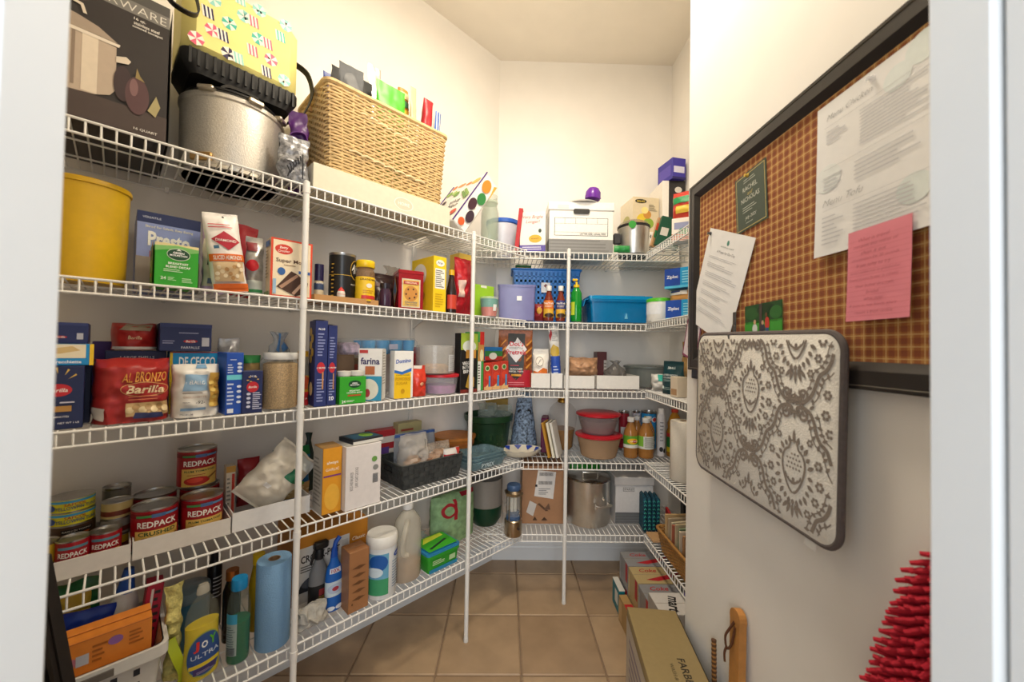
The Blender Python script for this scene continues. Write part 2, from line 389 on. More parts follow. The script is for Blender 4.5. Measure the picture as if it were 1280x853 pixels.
def pouch_at(name, label, cat, loc, rz, w, h, d, mat, prints=(), style='stand', crumple=.004, seed=0, group=None, rx=0, ry=0, wtop=1, expo=2.6, nu=26, nv=30, body='pouch', crimp=True):
    t = thing(name, label, cat, loc, rz, group, rx, ry)
    def tf(v):
        if style == 'stand': return (.8+.2*min(1, v/.15)) * (1 if v < .45 else max(.05, 1-((v-.45)/.47)**1.6)) if v < .93 else .05
        if style == 'pillow':
            e = min(v, 1-v)/.5; return max(.05, 1-(1-e)**2.4) if .04 < v < .96 else .05
        if style == 'block': return 1 if v < .86 else max(.3, 1-((v-.86)/.14)*.7)
        if style == 'sack': return (.75+.25*min(1, v/.2)) * (1 if v < .5 else max(.16, 1-((v-.5)/.42)*.9)) if v < .9 else .16
        return 1
    def wf(v):
        a = 1+(wtop-1)*v
        if style == 'sack': a *= 1 if v < .55 else max(.28, 1-(v-.55)/.33*.75) if v < .88 else .28+(v-.88)*2.2
        return a
    def side(u, v, o, sg):
        q = max(0, 1-abs(2*u-1)**expo)**.5; b = tf(v)*q
        nz = noise.noise(Vector((u*w*38+seed*7.3, v*h*38, sg*3+seed)))+.45*noise.noise(Vector((u*w*62, v*h*62+seed, sg)))
        y = d/2*b + (crumple*nz*min(1, q*1.5))*(.35+min(1, tf(v)))
        x = (u-.5)*w*wf(v) + crumple*.8*noise.noise(Vector((v*h*30, seed*3.1, u*2)))
        return (x, sg*(y+o), v*h + crumple*.6*noise.noise(Vector((u*w*30, seed+9.1, v*5)))*(1 if v > .5 else 0))
    b = MB(); b.grid(lambda u, v: side(u, v, 0, -1), nu, nv); b.grid(lambda u, v: side(1-u, v, 0, 1), nu, nv)
    # bottom and top closing strips
    for v in (0, 1):
        b.grid(lambda u, c: tuple(Vector(side(u, v, 0, -1)).lerp(Vector(side(u, v, 0, 1)), c)), nu, 1)
    bo = b.build(body, mat, t)
    deco(t, lambda f, u, v, o: side(u, v, o+.0018, -1), lambda f: (w, h), prints, True)
    return t
def pouch(name, label, cat, fr, k, xl, xr, yt, t, d, mat, prints=(), rot=0, z=None, group=None, **kw):
    um, W_, H_, z = spot(fr, k, xl, xr, yt, t, z)
    if 'w' in kw: W_ = kw.pop('w')
    if 'h' in kw: H_ = kw.pop('h')
    o = pouch_at(name, label, cat, fp(fr, um, t+d/2, z+.002), ANG[fr]+math.radians(rot), W_, H_, d, M(mat, .38, 0, .07, 25) if isinstance(mat, str) else mat, prints, group=group, **kw)
    TOPZ[label] = z+H_; return o
def bottle(name, label, cat, fr, k, xl, xr, yt, tc, prof, mat, cap, capmat, prints=(), z=None, liquid=None, extra=(), **kw):
    parts = [('bottle_body', prof, mat), ('cap', cap, capmat)]
    if liquid: parts.append(('liquid', [(r*.95, zz) for r, zz in liquid[0]], liquid[1]))
    return rnd(name, label, cat, fr, k, xl, xr, yt, tc, parts+list(extra), prints, z=z, **kw)
def tray(name, label, cat, fr, k, xl, xr, yt, t, d, col, z=None, group=None, th=.003, rot=0, h=None, mat=None, taper=0):
    um, w, H_, z = spot(fr, k, xl, xr, yt, t, z); H_ = h or H_; c = fp(fr, um, t+d/2, z)
    o = thing(name, label, cat, c, ANG[fr]+math.radians(rot), group); mt = mat or P(col, .6)
    MB().box(-w/2, w/2, -d/2, d/2, 0, th).build('base', mt, o, False)
    for nm, a in (('front_panel', (-w/2, w/2, -d/2, -d/2+th)), ('back_panel', (-w/2, w/2, d/2-th, d/2)), ('side_panel', (-w/2, -w/2+th, -d/2+th, d/2-th)), ('side_panel', (w/2-th, w/2, -d/2+th, d/2-th))):
        MB().box(*a, th, H_).build(nm, mt, o, False)
    TOPZ[label] = z+th; return o, w, H_, z+th
def rrect(w, d, r, n=6):
    pts = []
    for cx, cy, a0 in ((w/2-r, d/2-r, 0), (-w/2+r, d/2-r, 90), (-w/2+r, -d/2+r, 180), (w/2-r, -d/2+r, 270)):
        for k in range(n+1): a = math.radians(a0+90*k/n); pts.append((cx+r*math.cos(a), cy+r*math.sin(a)))
    return pts
def resample(pts, n):
    L = [0]
    for i in range(len(pts)): L.append(L[-1]+math.dist(pts[i], pts[(i+1) % len(pts)]))
    out = []
    for k in range(n):
        s = L[-1]*k/n; i = 0
        while L[i+1] < s: i += 1
        f = (s-L[i])/max(1e-9, L[i+1]-L[i]); a, b = pts[i], pts[(i+1) % len(pts)]
        out.append((a[0]+(b[0]-a[0])*f, a[1]+(b[1]-a[1])*f))
    return out
def woven(t, w, d, h, rows, r, mat, taper=.85, n=120, corner=.03, name='weave'):
    b = MB()
    for q in range(rows):
        f = q/(rows-1); s = taper+(1-taper)*f; ring = resample(rrect(w*s, d*s, corner), n); pts = []
        for i, (x, y) in enumerate(ring):
            l = math.hypot(x, y); o = r*.7*math.sin(i*math.pi/2+math.pi*q)
            pts.append((x*(1+o/l), y*(1+o/l), r+f*(h-2*r)))
        b.tube(pts, r, 5, True)
    o = b.build(name, mat, t); o['kind'] = 'stuff'
    s = taper; MB().prism(rrect(w*s-.004, d*s-.004, corner), .001, .004, 'xy').build('base', mat, t, False)
    # upright stakes
    b = MB(); ring = resample(rrect(w*taper, d*taper, corner), max(24, n//4)); ring2 = resample(rrect(w, d, corner), max(24, n//4))
    for (x0, y0), (x1, y1) in zip(ring, ring2): b.tube([(x0*.992, y0*.992, .003), (x1*.992, y1*.992, h-.002)], r*.8, 5)
    o = b.build('stakes', mat, t); o['kind'] = 'stuff'
    ring = rrect(w*1.01, d*1.01, corner)
    MB().tube([(x, y, h) for x, y in ring], r*1.9, 6, True).build('rim', mat, t)
def strap(t, pts, wid, th, mat, name='strap', wdir=None, n=24):
    """flat band along a smooth path"""
    pts = [Vector(p) for p in pts]; path = []
    for i in range(len(pts)-1):
        p0, p1, p2, p3 = pts[max(i-1, 0)], pts[i], pts[i+1], pts[min(i+2, len(pts)-1)]
        for k in range(6):
            s = k/6; path.append(.5*((2*p1)+(p2-p0)*s+(2*p0-5*p1+4*p2-p3)*s*s+(3*p1-p0-3*p2+p3)*s**3))
    path.append(pts[-1]); b = MB(); vs = []
    for i, p in enumerate(path):
        d = (path[min(i+1, len(path)-1)]-path[max(i-1, 0)]).normalized()
        a = Vector(wdir) if wdir else Vector((0, 1, 0)); a = (a-d*a.dot(d)).normalized(); nrm = d.cross(a)
        vs += [p+a*wid/2+nrm*th/2, p-a*wid/2+nrm*th/2, p-a*wid/2-nrm*th/2, p+a*wid/2-nrm*th/2]
    m = len(path); fs = [(0, 1, 2, 3), (4*m-1, 4*m-2, 4*m-3, 4*m-4)]
    for i in range(m-1):
        for k in range(4): fs.append((4*i+k, 4*i+(k+1) % 4, 4*i+4+(k+1) % 4, 4*i+4+k))
    return b.add(vs, fs).build(name, mat, t)
def smooth_path(pts, n=6):
    pts = [Vector(p) for p in pts]; path = []
    for i in range(len(pts)-1):
        p0, p1, p2, p3 = pts[max(i-1, 0)], pts[i], pts[i+1], pts[min(i+2, len(pts)-1)]
        for k in range(n):
            s = k/n; path.append(.5*((2*p1)+(p2-p0)*s+(2*p0-5*p1+4*p2-p3)*s*s+(3*p1-p0-3*p2+p3)*s**3))
    path.append(pts[-1]); return path
# ================================================================== TOP SHELF
# black stockpot carton
c = carton('cookware_box', 'black cookware carton with stockpot and eggplant picture beside the pressure canner', 'box', 'L', 1, 44, 207, -24, .015, .30, '#2b2524', [
    ('r', 'F', 0, .845, 1, 1, '#77746f'), ('r', 'F', 0, .93, 1, 1, '#4c4a47'),
    ('t', 'F', 'FARBERWARE', .52, .885, .9, '#d9d5cb', .055, -1),
    ('t', 'F', '16 qt.', .74, .815, .1, '#e9e4da', .022), ('t', 'F', 'stainless steel', .8, .787, .22, '#e9e4da', .022), ('t', 'F', 'covered saucepot', .81, .759, .26, '#e9e4da', .022),
    ('r', 'F', 0, .02, 1, .19, '#473a35'),
    ('p', 'F', [(.02, .2), (.02, .58), (.36, .58), (.56, .56), (.565, .27), (.52, .225), (.4, .195), (.2, .185)], '#b9a794'),
    ('p', 'F', [(.02, .22), (.02, .57), (.2, .57), (.2, .19)], '#cbb9a5'), ('p', 'F', [(.3, .2), (.3, .575), (.42, .57), (.42, .2)], '#dccdb8'), ('r', 'F', .225, .22, .25, .57, '#8d7b6b'),
    ('p', 'F', [(0, .575), (.58, .565), (.59, .585), (.0, .6)], '#e2d6c5'),
    ('p', 'F', [(.0, .6), (.57, .588), (.42, .65), (.25, .68), (.12, .69), (0, .685)], '#a49382'),
    ('p', 'F', [(.08, .69), (.06, .76), (.12, .785), (.3, .76), (.33, .70), (.30, .70), (.28, .745), (.12, .765), (.09, .75), (.11, .69)], '#d7cab7'),
    ('p', 'F', [(.56, .5), (.64, .52), (.68, .5), (.66, .475), (.56, .46)], '#d7cab7'),
    ('o', 'F', .62, .33, .075, .12, '#3a2a2b'), ('o', 'F', .74, .28, .1, .13, '#55393b'), ('o', 'F', .71, .33, .035, .06, '#7d5c5c'), ('p', 'F', [(.72, .4), (.73, .47), (.76, .42), (.8, .39)], '#8d7a4a'),
    ('p', 'F', [(.83, .2), (.9, .32), (.94, .25), (.9, .17)], '#a79a6c'),
    ('r', 'R', 0, 0, 1, 1, '#7f7d79'), ('t', 'F', '16 QUART', .82, .05, .2, '#d9d5cb', .02)])
# pressure canner
rnd('pressure_canner', 'large dull aluminium pressure canner under the yellow cooler bag', 'pot', 'L', 1, 219, 351, 148, .195, [
    ('pot_body', [(0, .0), (.93, 0), (.97, .03), (.985, .1), (1, .93), (1.03, .95), (1.03, 1), (.98, 1), (.96, .9), (.9, .05), (0, .05)], M('#cbc7c0', .42, .8, .1, 240, .2)),
    ('lid', [(1.0, 1.0), (1.0, 1.03), (.94, 1.06), (.88, 1.10), (.5, 1.14), (0, 1.15)], M('#3a393a', .3, .7)),
    ('gasket_ring', [(.9, 1.08), (.93, 1.075), (.93, 1.10), (.9, 1.105)], M('#17171a', .3)),
    ('bottom_ring', [(.97, 0), (1.0, .005), (1.0, .05), (.975, .06)], M('#c6c3bb', .25, 1))], n=48)
CAN = bpy.data.objects['pressure_canner']; RC = .0
for ch in CAN.children:
    if ch.name.startswith('pot_body'): RC = max(v.co.x for v in ch.data.vertices)
ztop = TOPZ['large dull aluminium pressure canner under the yellow cooler bag']; hh = ztop-HZ[1]
for a, nm in ((-38, 'lug'), (12, 'lug'), (52, 'lug')):
    a = math.radians(a); b = MB().box(-.022, .022, -.012, .012, -.008, .008, .004); o = b.build(nm, M('#b9b0a0', .3, 1), CAN)
    o.location = (RC*math.sin(a), -RC*math.cos(a), hh+.004); o.rotation_euler.z = a
a = math.radians(58); o = MB().box(-.011, .011, -.025, .008, -.05, .05, .006).build('side_handle', M('#151517', .35), CAN); o.location = (RC*1.02*math.sin(a), -RC*1.02*math.cos(a), hh*.55); o.rotation_euler.z = a
a = math.radians(-42); o = MB().box(-.03, .03, -.006, .004, -.012, .012, .003).build('maker_plate', M('#b08d57', .4, .6), CAN); o.location = (RC*.985*math.sin(a), -RC*.985*math.cos(a), hh*.13); o.rotation_euler.z = a
strap(CAN, [(-.05, -.09, hh*1.13), (-.03, -.09, hh*1.19), (.03, -.09, hh*1.19), (.05, -.09, hh*1.13)], .02, .008, M('#151517', .3), 'lid_handle')
# yellow cooler bag with beach print
um, w, h, z = spot('L', 1, 224, 372, -60, .09, ztop+hh*.2)
bag = thing('cooler_bag', 'yellow insulated cooler bag with beach umbrella print on the pressure canner', 'bag', fp('L', um, .09+.11, z), ANG['L']+math.radians(2))
d, h = .22, .30
MB().box(-w/2, w/2, -d/2, d/2, .05, h, .03).build('body', M('#eee38f', .6, 0, .04, 12, .1), bag)
blk = M('#161617', .55, 0, .1, 50, .1)
b = MB(); n = 14
lo = [(x*.86, y*.92, 0) for x, y in rrect(w, d, .03)]; mi = [(x*1.01, y*1.01, .038) for x, y in rrect(w, d, .03)]; hi_ = [(x*1.012, y*1.012, .062) for x, y in rrect(w, d, .03)]
N = len(lo); b.add(lo+mi+hi_, [tuple(reversed(range(N)))]+[(j*N+k, j*N+(k+1) % N, (j+1)*N+(k+1) % N, (j+1)*N+k) for j in range(2) for k in range(N)]+[tuple(range(2*N, 3*N))])
b.build('moulded_base', blk, bag)
for q in range(15):
    x = -w/2*.88+w*.88*q/14; MB().box(x-.0032, x+.0032, -d/2*1.012-.003, -d/2*.99, .015, .062).build('base_rib', blk, bag, False)
strap(bag, [(w/2*.98, -.06, h*.66), (w/2+.04, -.07, h*.58), (w/2+.055, -.07, h*.36), (w/2+.03, -.05, h*.10), (w/2-.012, -.04, -.01)], .028, .003, blk, 'carry_strap')
strap(bag, [(-w/2+.004, -d/2-.006, .27), (-w/2+.03, -d/2-.018, .175), (-w/2+.02, -d/2-.03, .135), (-w/2-.025, -d/2-.034, .135), (-w/2-.05, -d/2-.028, .17)], .02, .003, blk, 'front_strap')
o = MB().box(-.028, .028, -.004, .004, 0, .11, .003).build('strap_flap', M('#eee38f', .6, 0, .04, 12, .1), bag); o.location = (-w/2-.045, -d/2-.036, .145); o.rotation_euler = (.1, -.5, 0)
pal = ['#3fb9a4', '#e0607c', '#2a2250', '#8fd0c8', '#f3efe2', '#c9d65a']
pats = {c: MB() for c in pal}; rg = random.Random(3)
def ysurf(x, zz, o_): return (x, -d/2-.0006-o_, zz)
cells = [(-.40+.25*i+(.12 if j % 2 else 0), .092+.046*j) for j in range(5) for i in range(4)]
for i, (fx, zz) in enumerate(cells):
    x = fx*w; 
    if abs(x) > w/2-.03: continue
    kind = i % 3; c1, c2 = rg.sample(pal[:4], 2); ro = rg.uniform(-.5, .5)
    if kind < 2:
        for s in range(8):
            a0, a1 = ro+s*math.pi/4, ro+(s+1)*math.pi/4; r = .0195
            pats[c1 if s % 2 else '#f3efe2'].add([ysurf(x, zz, 0), ysurf(x+r*math.cos(a0), zz+r*math.sin(a0), 0), ysurf(x+r*math.cos(a1), zz+r*math.sin(a1), 0)], [(0, 1, 2)])
    if kind > 0:
        q = x+.026
        if q < w/2-.03:
            for s in range(6): pats[c2 if s % 2 else '#f3efe2'].add([ysurf(q-.013+s*.0045, zz-.016, .0002), ysurf(q-.013+(s+1)*.0045, zz-.016, .0002), ysurf(q-.018+(s+1)*.0045, zz+.016, .0002), ysurf(q-.018+s*.0045, zz+.016, .0002)], [(0, 1, 2, 3)])
for c_, b in pats.items():
    if b.v: b.build('beach_print', P(c_), bag)['kind'] = 'stuff'
# purple bag and silver paisley pouch squeezed beside the canner
pb = pouch('lunch_bag', 'purple fabric bag standing beside the pressure canner', 'bag', 'L', 1, 361, 384, 138, .10, .04, '#4c1d63', [], style='stand', crumple=.012, seed=4, rot=-8)
strap(pb, [(-.02, 0, .13), (-.025, -.02, .19), (.02, -.02, .2), (.03, 0, .13)], .02, .003, M('#5b2575', .6), 'handle')
pp = pouch('paisley_pouch', 'crumpled silver and black paisley pouch in front of the purple bag', 'bag', 'L', 1, 350, 388, 168, .012, .06, M('#8f9094', .35, .3, .75, 75), [], style='stand', crumple=.012, seed=8, rot=-6)
for i in range(7): MB().tube([(-.02+.007*i, -.034, .012+.012*i % .07), (-.015+.006*i, -.036, .03+.01*i % .06), (-.022+.007*i, -.035, .045+.008*i % .05)], .002, 5).build('paisley_swirl', P('#1d1d22'), pp)
# cream HOME box and wicker basket
carton('gift_box', 'flat cream box marked with an oval below the wicker basket', 'box', 'L', 1, 391, 562, 235, .015, .34, '#d8d3bd', [('o', 'F', .6, .47, .075, .28, '#efecdf'), ('o', 'F', .6, .47, .068, .25, '#cfc9b2'), ('t', 'F', 'HOME', .6, .47, .09, '#f6f3ea', None, 1)])
zb = TOPZ['flat cream box marked with an oval below the wicker basket']
um, w, h, z = spot('L', 1, 406, 557, 139, .04, zb+.001)
bk = thing('wicker_basket', 'large rectangular wicker basket full of pouches on the cream box', 'basket', fp('L', um, .04+.145, z), ANG['L'])
WICK = M('#dcbd88', .6, 0, .16, 60, .3)
woven(bk, w, .29, h, 30, .0047, WICK, .93, 150, .025)
for q, (x0, zz) in enumerate([(-.12+.035*i, h*.78-.004*i) for i in range(7)]+[(-.15+.045*i, h*.30-.003*i) for i in range(7)]):
    MB().tube([(x0-.02, -.1415, zz), (x0, -.1465, zz+.004), (x0+.025, -.1415, zz+.003)], .004, 5).build('accent_weave', M('#ecd8ac', .6, 0, .1, 60), bk)
MB().tube([(-w/2-.004, .03+.035*math.cos(a*math.pi/8), h*.8+.035*math.sin(a*math.pi/8)) for a in range(9)], .005, 6).build('ring_handle', M('#b98f6a', .5), bk)
zi = z+.012
def inb(name, label, cat, xl, xr, yt, t, d_, mat, prints=(), **kw):
    return pouch(name, label, cat, 'L', 1, xl, xr, yt, t, d_, mat, prints, z=zi, **kw)
inb('fabric_pouch', 'dark blue fabric corner sticking out of the wicker basket', 'pouch', 402, 418, 90, .22, .03, '#28408f', style='pillow', seed=2)
inb('wash_bag', 'black padded bag standing in the wicker basket', 'bag', 416, 468, 88, .11, .08, M('#1e1f20', .6, 0, .1, 40), style='stand', crumple=.008, seed=5)
inb('mesh_bag', 'grey round-topped bag standing in the wicker basket', 'bag', 424, 455, 80, .055, .05, M('#55585c', .6, 0, .15, 40), [('o', 'F', .45, .72, .36, .22, '#3c3f43')], style='stand', crumple=.005, seed=6)
inb('foil_pouch', 'silver foil pouch peeking out of the wicker basket', 'pouch', 458, 474, 82, .22, .03, M('#b9b5ab', .25, .6, .2, 60), style='stand', seed=7)
gb = inb('grocery_bag', 'bright green folded bag standing in the wicker basket', 'bag', 472, 508, 104, .07, .06, '#4fb52b', style='stand', crumple=.004, seed=9)
MB().tube([(.0, -.034, .1), (.004, -.03, .2)], .002, 5).build('fold', P('#3a9a1c'), gb)
ri = inb('cloth_roll', 'yellow and green patterned cloth roll standing in the wicker basket', 'cloth', 497, 510, 110, .12, .04, '#d9822b', [('r', 'F', 0, .6, 1, .68, '#2f6b45'), ('r', 'F', 0, .72, 1, .8, '#f0c33a'), ('r', 'F', 0, .82, 1, .88, '#2f6b45'), ('r', 'F', 0, .9, 1, .96, '#e9d9a0')], style='block', crumple=.003, seed=10)
ri = inb('place_mat', 'folded beige cloth edged with red rickrack in the wicker basket', 'cloth', 511, 521, 108, .075, .03, '#c9b48f', style='stand', crumple=.003, seed=11, wtop=.7)
for q in range(12): MB().box(.012-.003*q/12, .018-.003*q/12, -.02, .02, .03+.018*q, .04+.018*q, .002).build('rickrack', P('#b3242b'), ri)
inb('fabric_napkin', 'plain red folded cloth standing in the wicker basket', 'cloth', 519, 531.5, 118, .075, .035, '#b3202a', [('r', 'F', .86, .05, .99, .97, '#e9e2d2')], style='block', crumple=.002, seed=12, ry=.09)
inb('striped_towel', 'blue and white striped cloth at the end of the wicker basket', 'cloth', 533, 540, 134, .075, .025, '#e8e6de', [('r', 'F', .05, 0, .25, 1, '#3b62b0'), ('r', 'F', .4, 0, .62, 1, '#3b62b0'), ('r', 'F', .8, 0, .95, 1, '#3b62b0')], style='block', crumple=.001, seed=13, wtop=1.1, ry=.1)
# viva bien tote
w, h, d = .085, .34, .26; lean = .62
vb = thing('tote_bag', 'white tote printed with vegetables leaning beside the wicker basket', 'bag', fp('L', find_u('L', 566, .03, HZ[1]+.05)+w*math.cos(lean), .03+d/2, HZ[1]+.002), ANG['L'], ry=lean)
MB().box(-w, 0, -d/2, d/2, 0, h, .006).build('body', P('#ece8df', .4), vb)
def vs_(f, u, v, o): return ((u-1)*w, -d/2-o, v*h) if f == 'F' else (-w-o, -(u-.5)*d, v*h)
deco(vb, vs_, lambda f: (w, h) if f == 'F' else (d, h), [
    ('t', 'L', 'viva', .55, .50, .3, '#191919', None, 1, 0, .25), ('t', 'L', 'bien', .58, .39, .31, '#191919', None, 1, 0, .25)] +
    [('o', f, u, v, ru, rv, c_) for f, u, v, ru, rv, c_ in (
    ('L', .12, .93, .07, .05, '#e0792b'), ('L', .35, .92, .12, .04, '#e58d4c'), ('L', .6, .88, .09, .035, '#d9772a'), ('L', .82, .87, .12, .06, '#ecb04f'),
    ('L', .1, .78, .09, .06, '#87b04a'), ('L', .28, .76, .07, .05, '#a5c25f'), ('L', .4, .7, .08, .06, '#6f9f3c'), ('L', .15, .55, .07, .055, '#3c2430'), ('L', .2, .43, .05, .04, '#5a2f35'),
    ('L', .15, .25, .11, .075, '#c2452c'), ('L', .37, .22, .07, .05, '#d0503a'), ('L', .55, .17, .07, .06, '#b93a2a'), ('L', .33, .09, .06, .05, '#cf6a33'), ('L', .8, .2, .09, .06, '#c9472b'), ('L', .7, .06, .06, .04, '#3c7a35'),
    ('F', .45, .82, .3, .11, '#e0862e'), ('F', .62, .6, .28, .1, '#2f7d3e'), ('F', .35, .42, .25, .1, '#40202f'), ('F', .65, .24, .25, .1, '#352433'), ('F', .4, .08, .2, .06, '#cf5a2b'))] +
    [('p', 'L', [(.62, .72), (.67, .75), (.93, .55), (.9, .5)], '#7fa24a'), ('p', 'L', [(.58, .68), (.63, .7), (.9, .5), (.86, .45)], '#5f8a36'), ('p', 'F', [(.8, .93), (.98, .97), (.98, .7)], '#e2a03c')])
for yy in (-d/2, d/2): MB().tube([(-w, yy, .0), (-w, yy, h)], .0032, 6).build('piping', P('#4a2d7a'), vb)
# jar, bowls in the corner
rnd('glass_jar', 'tall clear glass jar beside the vegetable print tote', 'jar', 'B', 1, 600, 623, 246, .06, [('glass_body', [(0, .01), (.85, 0), (1, .06), (1, .7), (.82, .8), (.82, .96), (.86, 1), (.8, 1), (.76, .8), (.93, .68), (.93, .08), (0, .05)], GL('#b9c9b4', .38)), ('screw_ring', [(.85, .86), (.88, .87), (.88, .89), (.85, .9)], GL('#cfdccb', .6))])
rnd('mixing_bowl', 'white plastic bowl with blue rim behind the clear jar', 'bowl', 'B', 1, 606, 650, 279, .205, [('bowl', [(0, .02), (.55, 0), (.75, .25), (.95, .9), (.95, .95), (.9, .93), (.7, .28), (.5, .06), (0, .06)], P('#d9dbe4', .3)), ('blue_rim', [(.95, .88), (1.0, .9), (1.0, 1), (.95, 1), (.94, .92)], P('#3566c4', .3))])
# ---- back wall, top shelf
bx = carton('bulb_box', 'white box with purple base band and red spine beside the file box', 'box', 'B', 1, 651, 683, 265, .03, .09, '#f1ece3', [('r', 'F', 0, 0, 1, .16, '#5b4d9c'), ('t', 'F', 'Very Bright', .5, .86, .8, '#c2303a', None, 0, 0, .3), ('t', 'F', 'Longer!', .5, .74, .55, '#c2303a', None, 0, 0, .3), ('o', 'F', .6, .32, .25, .1, '#e3ae35'), ('t', 'F', '60 WATT', .6, .32, .3, '#6a4a10'), ('o', 'F', .78, .52, .06, .05, '#3a4a3a'), ('l', 'F', .1, .03, .9, .13, '#dcd8ee', 2)], rot=-8)
carton('cookbook', 'thin red-spined book leaning against the white purple-based box', 'book', 'B', 1, 644, 649, 260, .02, .11, '#b8262c', [('r', 'L', .1, .1, .2, .9, '#e9dccb')], rot=-6, ry=.1, flaps=False, body='cover')
fb = carton('file_box', 'white and grey lidded cardboard file box on the topmost shelf', 'box', 'B', 1, 686, 766, 262, .025, .30, '#f0ede6', [('r', 'F', 0, 0, 1, .3, '#8e8d8b'), ('l', 'F', 0, .0, 1, .3, '#7d7c7a', 4), ('r', 'F', .08, .38, .92, .8, '#4a4a48'), ('r', 'F', .088, .39, .912, .79, '#f0ede6'), ('r', 'F', .09, .66, .91, .665, '#4a4a48'), ('r', 'F', .24, .66, .245, .79, '#4a4a48'), ('r', 'F', .41, .66, .415, .79, '#4a4a48'), ('r', 'F', .58, .66, .585, .79, '#4a4a48'), ('r', 'F', .75, .66, .755, .79, '#4a4a48'), ('r', 'F', .09, .46, .91, .464, '#4a4a48'), ('t', 'F', 'LETTER SIZE  LEGAL SIZE', .68, .425, .4, '#3c3c3a'), ('r', 'L', 0, 0, 1, .3, '#8e8d8b')])
w, d, h = fb['_w'], fb['_d'], fb['_h']
MB().box(-w/2-.006, w/2+.006, -d/2-.006, d/2+.006, h-.006, h+.038, .003).build('lid', P('#f3f0ea'), fb, False)
MB().prism(rrect(.085, .026, .009), -d/2-.0075, -d/2-.005).build('hand_hole', P('#2c2a28'), fb, False)
for ch in fb.children:
    if ch.name.startswith('hand_hole'): ch.location.z = h-.012+.0
MB().box(-w/2*.75, -w/2*.4, -d/2-.0075, -d/2-.006, h+.003, h+.022).build('sticker', P('#e2ded5'), fb, False)
zt = TOPZ['white and grey lidded cardboard file box on the topmost shelf']+.039
rnd('food_cover', 'frosted plastic bowl cover lying on the file box', 'lid', 'B', 1, 700, 752, 245, .11, [('dome', [(1, 0), (1, .12), (.9, .35), (.6, .75), (.2, .97), (0, 1), (0, .9), (.55, .65), (.88, .2), (.97, 0)], GL('#d5d3d0', .75, .3))], z=zt, h=.032)
sc = rnd('measuring_cup', 'purple plastic cup lying on the file box', 'cup', 'B', 1, 731, 750, 235, .07, [('cup', [(.0, 0), (1, 0), (1.05, .2), (1, .6), (.7, .9), (0, 1)], P('#6d2f9c', .25))], z=zt+.033, ry=.1)
MB().box(.0, .045, -.006, .006, .008, .014, .002).build('handle', P('#6d2f9c', .25), sc)
sl = rnd('slow_cooker', 'round stainless slow cooker with clear lid beside the file box', 'cooker', 'B', 1, 772, 811, 285, .112, [('steel_pot', [(.0, .02), (.9, 0), (.96, .06), (1, .95), (1.02, 1), (.95, 1), (.9, .1), (0, .1)], STEEL()), ('base', [(0, -.0), (.92, 0), (.95, .06), (.9, .07)], P('#1b1b1c')), ('rim_band', [(1.0, .94), (1.04, .95), (1.04, 1.02), (1.0, 1.03)], P('#202022')), ('lid', [(1, 1.02), (.9, 1.12), (.5, 1.22), (.15, 1.26), (0, 1.26)], GL('#8f8377', .55))], n=32)
MB().lathe([(.006, .0), (.006, .012), (.018, .016), (.02, .026), (0, .03)], 14).build('knob', P('#18181a'), sl)
for ch in sl.children:
    if ch.name.startswith('knob'): ch.location.z = .155
o = MB().box(-.02, .02, -.012, .012, -.03, .03, .006).build('side_handle', P('#3c3b3d'), sl); o.location = (-.1, -.03, .09)
o = MB().lathe([(0, 0), (.02, 0), (.02, .002), (0, .002)], 16).build('green_tag', P('#3d9a3f'), sl); o.location = (-.04, -.1, .15); o.rotation_euler.x = math.pi/2
pouch('folded_cloth', 'small green folded cloth lying beside the slow cooker', 'cloth', 'B', 1, 768, 788, 307, .006, .022, '#2f9048', style='pillow', crumple=.003, seed=21)
# appliance boxes in the recess
carton_at('appliance_box', 'white carton lettered in black below the salad-picture box', 'box', (.845, 2.265, HZ[1]+.001), 0, .30, .18, .172, '#efe9dd', [('t', 'F', 'Hamilton', .62, .84, .5, '#262626', .12), ('l', 'F', .1, .2, .5, .6, '#8c8577', 5)])
carton_at('salad_maker_box', 'cream carton with salad picture stacked on the lettered white carton', 'box', (.79, 2.265, HZ[1]+.174), .12, .16, .17, .20, '#e9dcc0', [('r', 'F', 0, 0, 1, 1, '#d9c8a6'), ('o', 'F', .4, .35, .25, .18, '#e4c33c'), ('o', 'F', .6, .25, .2, .15, '#8aa83c'), ('o', 'F', .35, .2, .15, .12, '#e2b04a'), ('o', 'F', .55, .5, .15, .12, '#c98b3a'), ('o', 'F', .45, .62, .13, .1, '#edd98a'), ('o', 'F', .3, .88, .22, .06, '#2d2a20'), ('t', 'F', 'SALAD', .3, .88, .3, '#e6c64a'), ('o', 'L', .5, .35, .3, .2, '#b7b06a'), ('l', 'F', .6, .6, .95, .8, '#8f866e', 5)])
carton_at('coffee_maker_box', 'tall black and white appliance carton behind the salad-picture box', 'box', (.95, 2.255, HZ[1]+.174), 0, .13, .2, .29, '#efe9df', [('r', 'F', .28, 0, 1, 1, '#2a2726'), ('o', 'F', .7, .82, .16, .06, '#d5d0c6'), ('p', 'F', [(.6, .4), (.75, .72), (.95, .75), (.95, .35)], '#d9d4ca')])
carton_at('snack_box', 'small purple-blue carton on the tall black and white carton', 'box', (.955, 2.20, HZ[1]+.465), .2, .085, .14, .12, '#3b329a', [('r', 'F', .1, .3, .9, .6, '#d1cfe2'), ('r', 'F', 0, 0, 1, .1, '#20185e'), ('r', 'L', .1, .2, .9, .7, '#5a4cb0')])
gbk = carton_at('reference_book', 'dark green book leaning against a brown envelope on topmost recess shelf', 'book', fp('R', .06, .07, HZ[1]+.012), -.1, .115, .028, .15, '#0f4a33', [('r', 'F', .1, .35, .42, .62, '#c9c4b8'), ('t', 'F', 'GREENS', .7, .6, .35, '#cfd8c4', None, 1, 1.2)], ry=.25, flaps=False, body='cover')
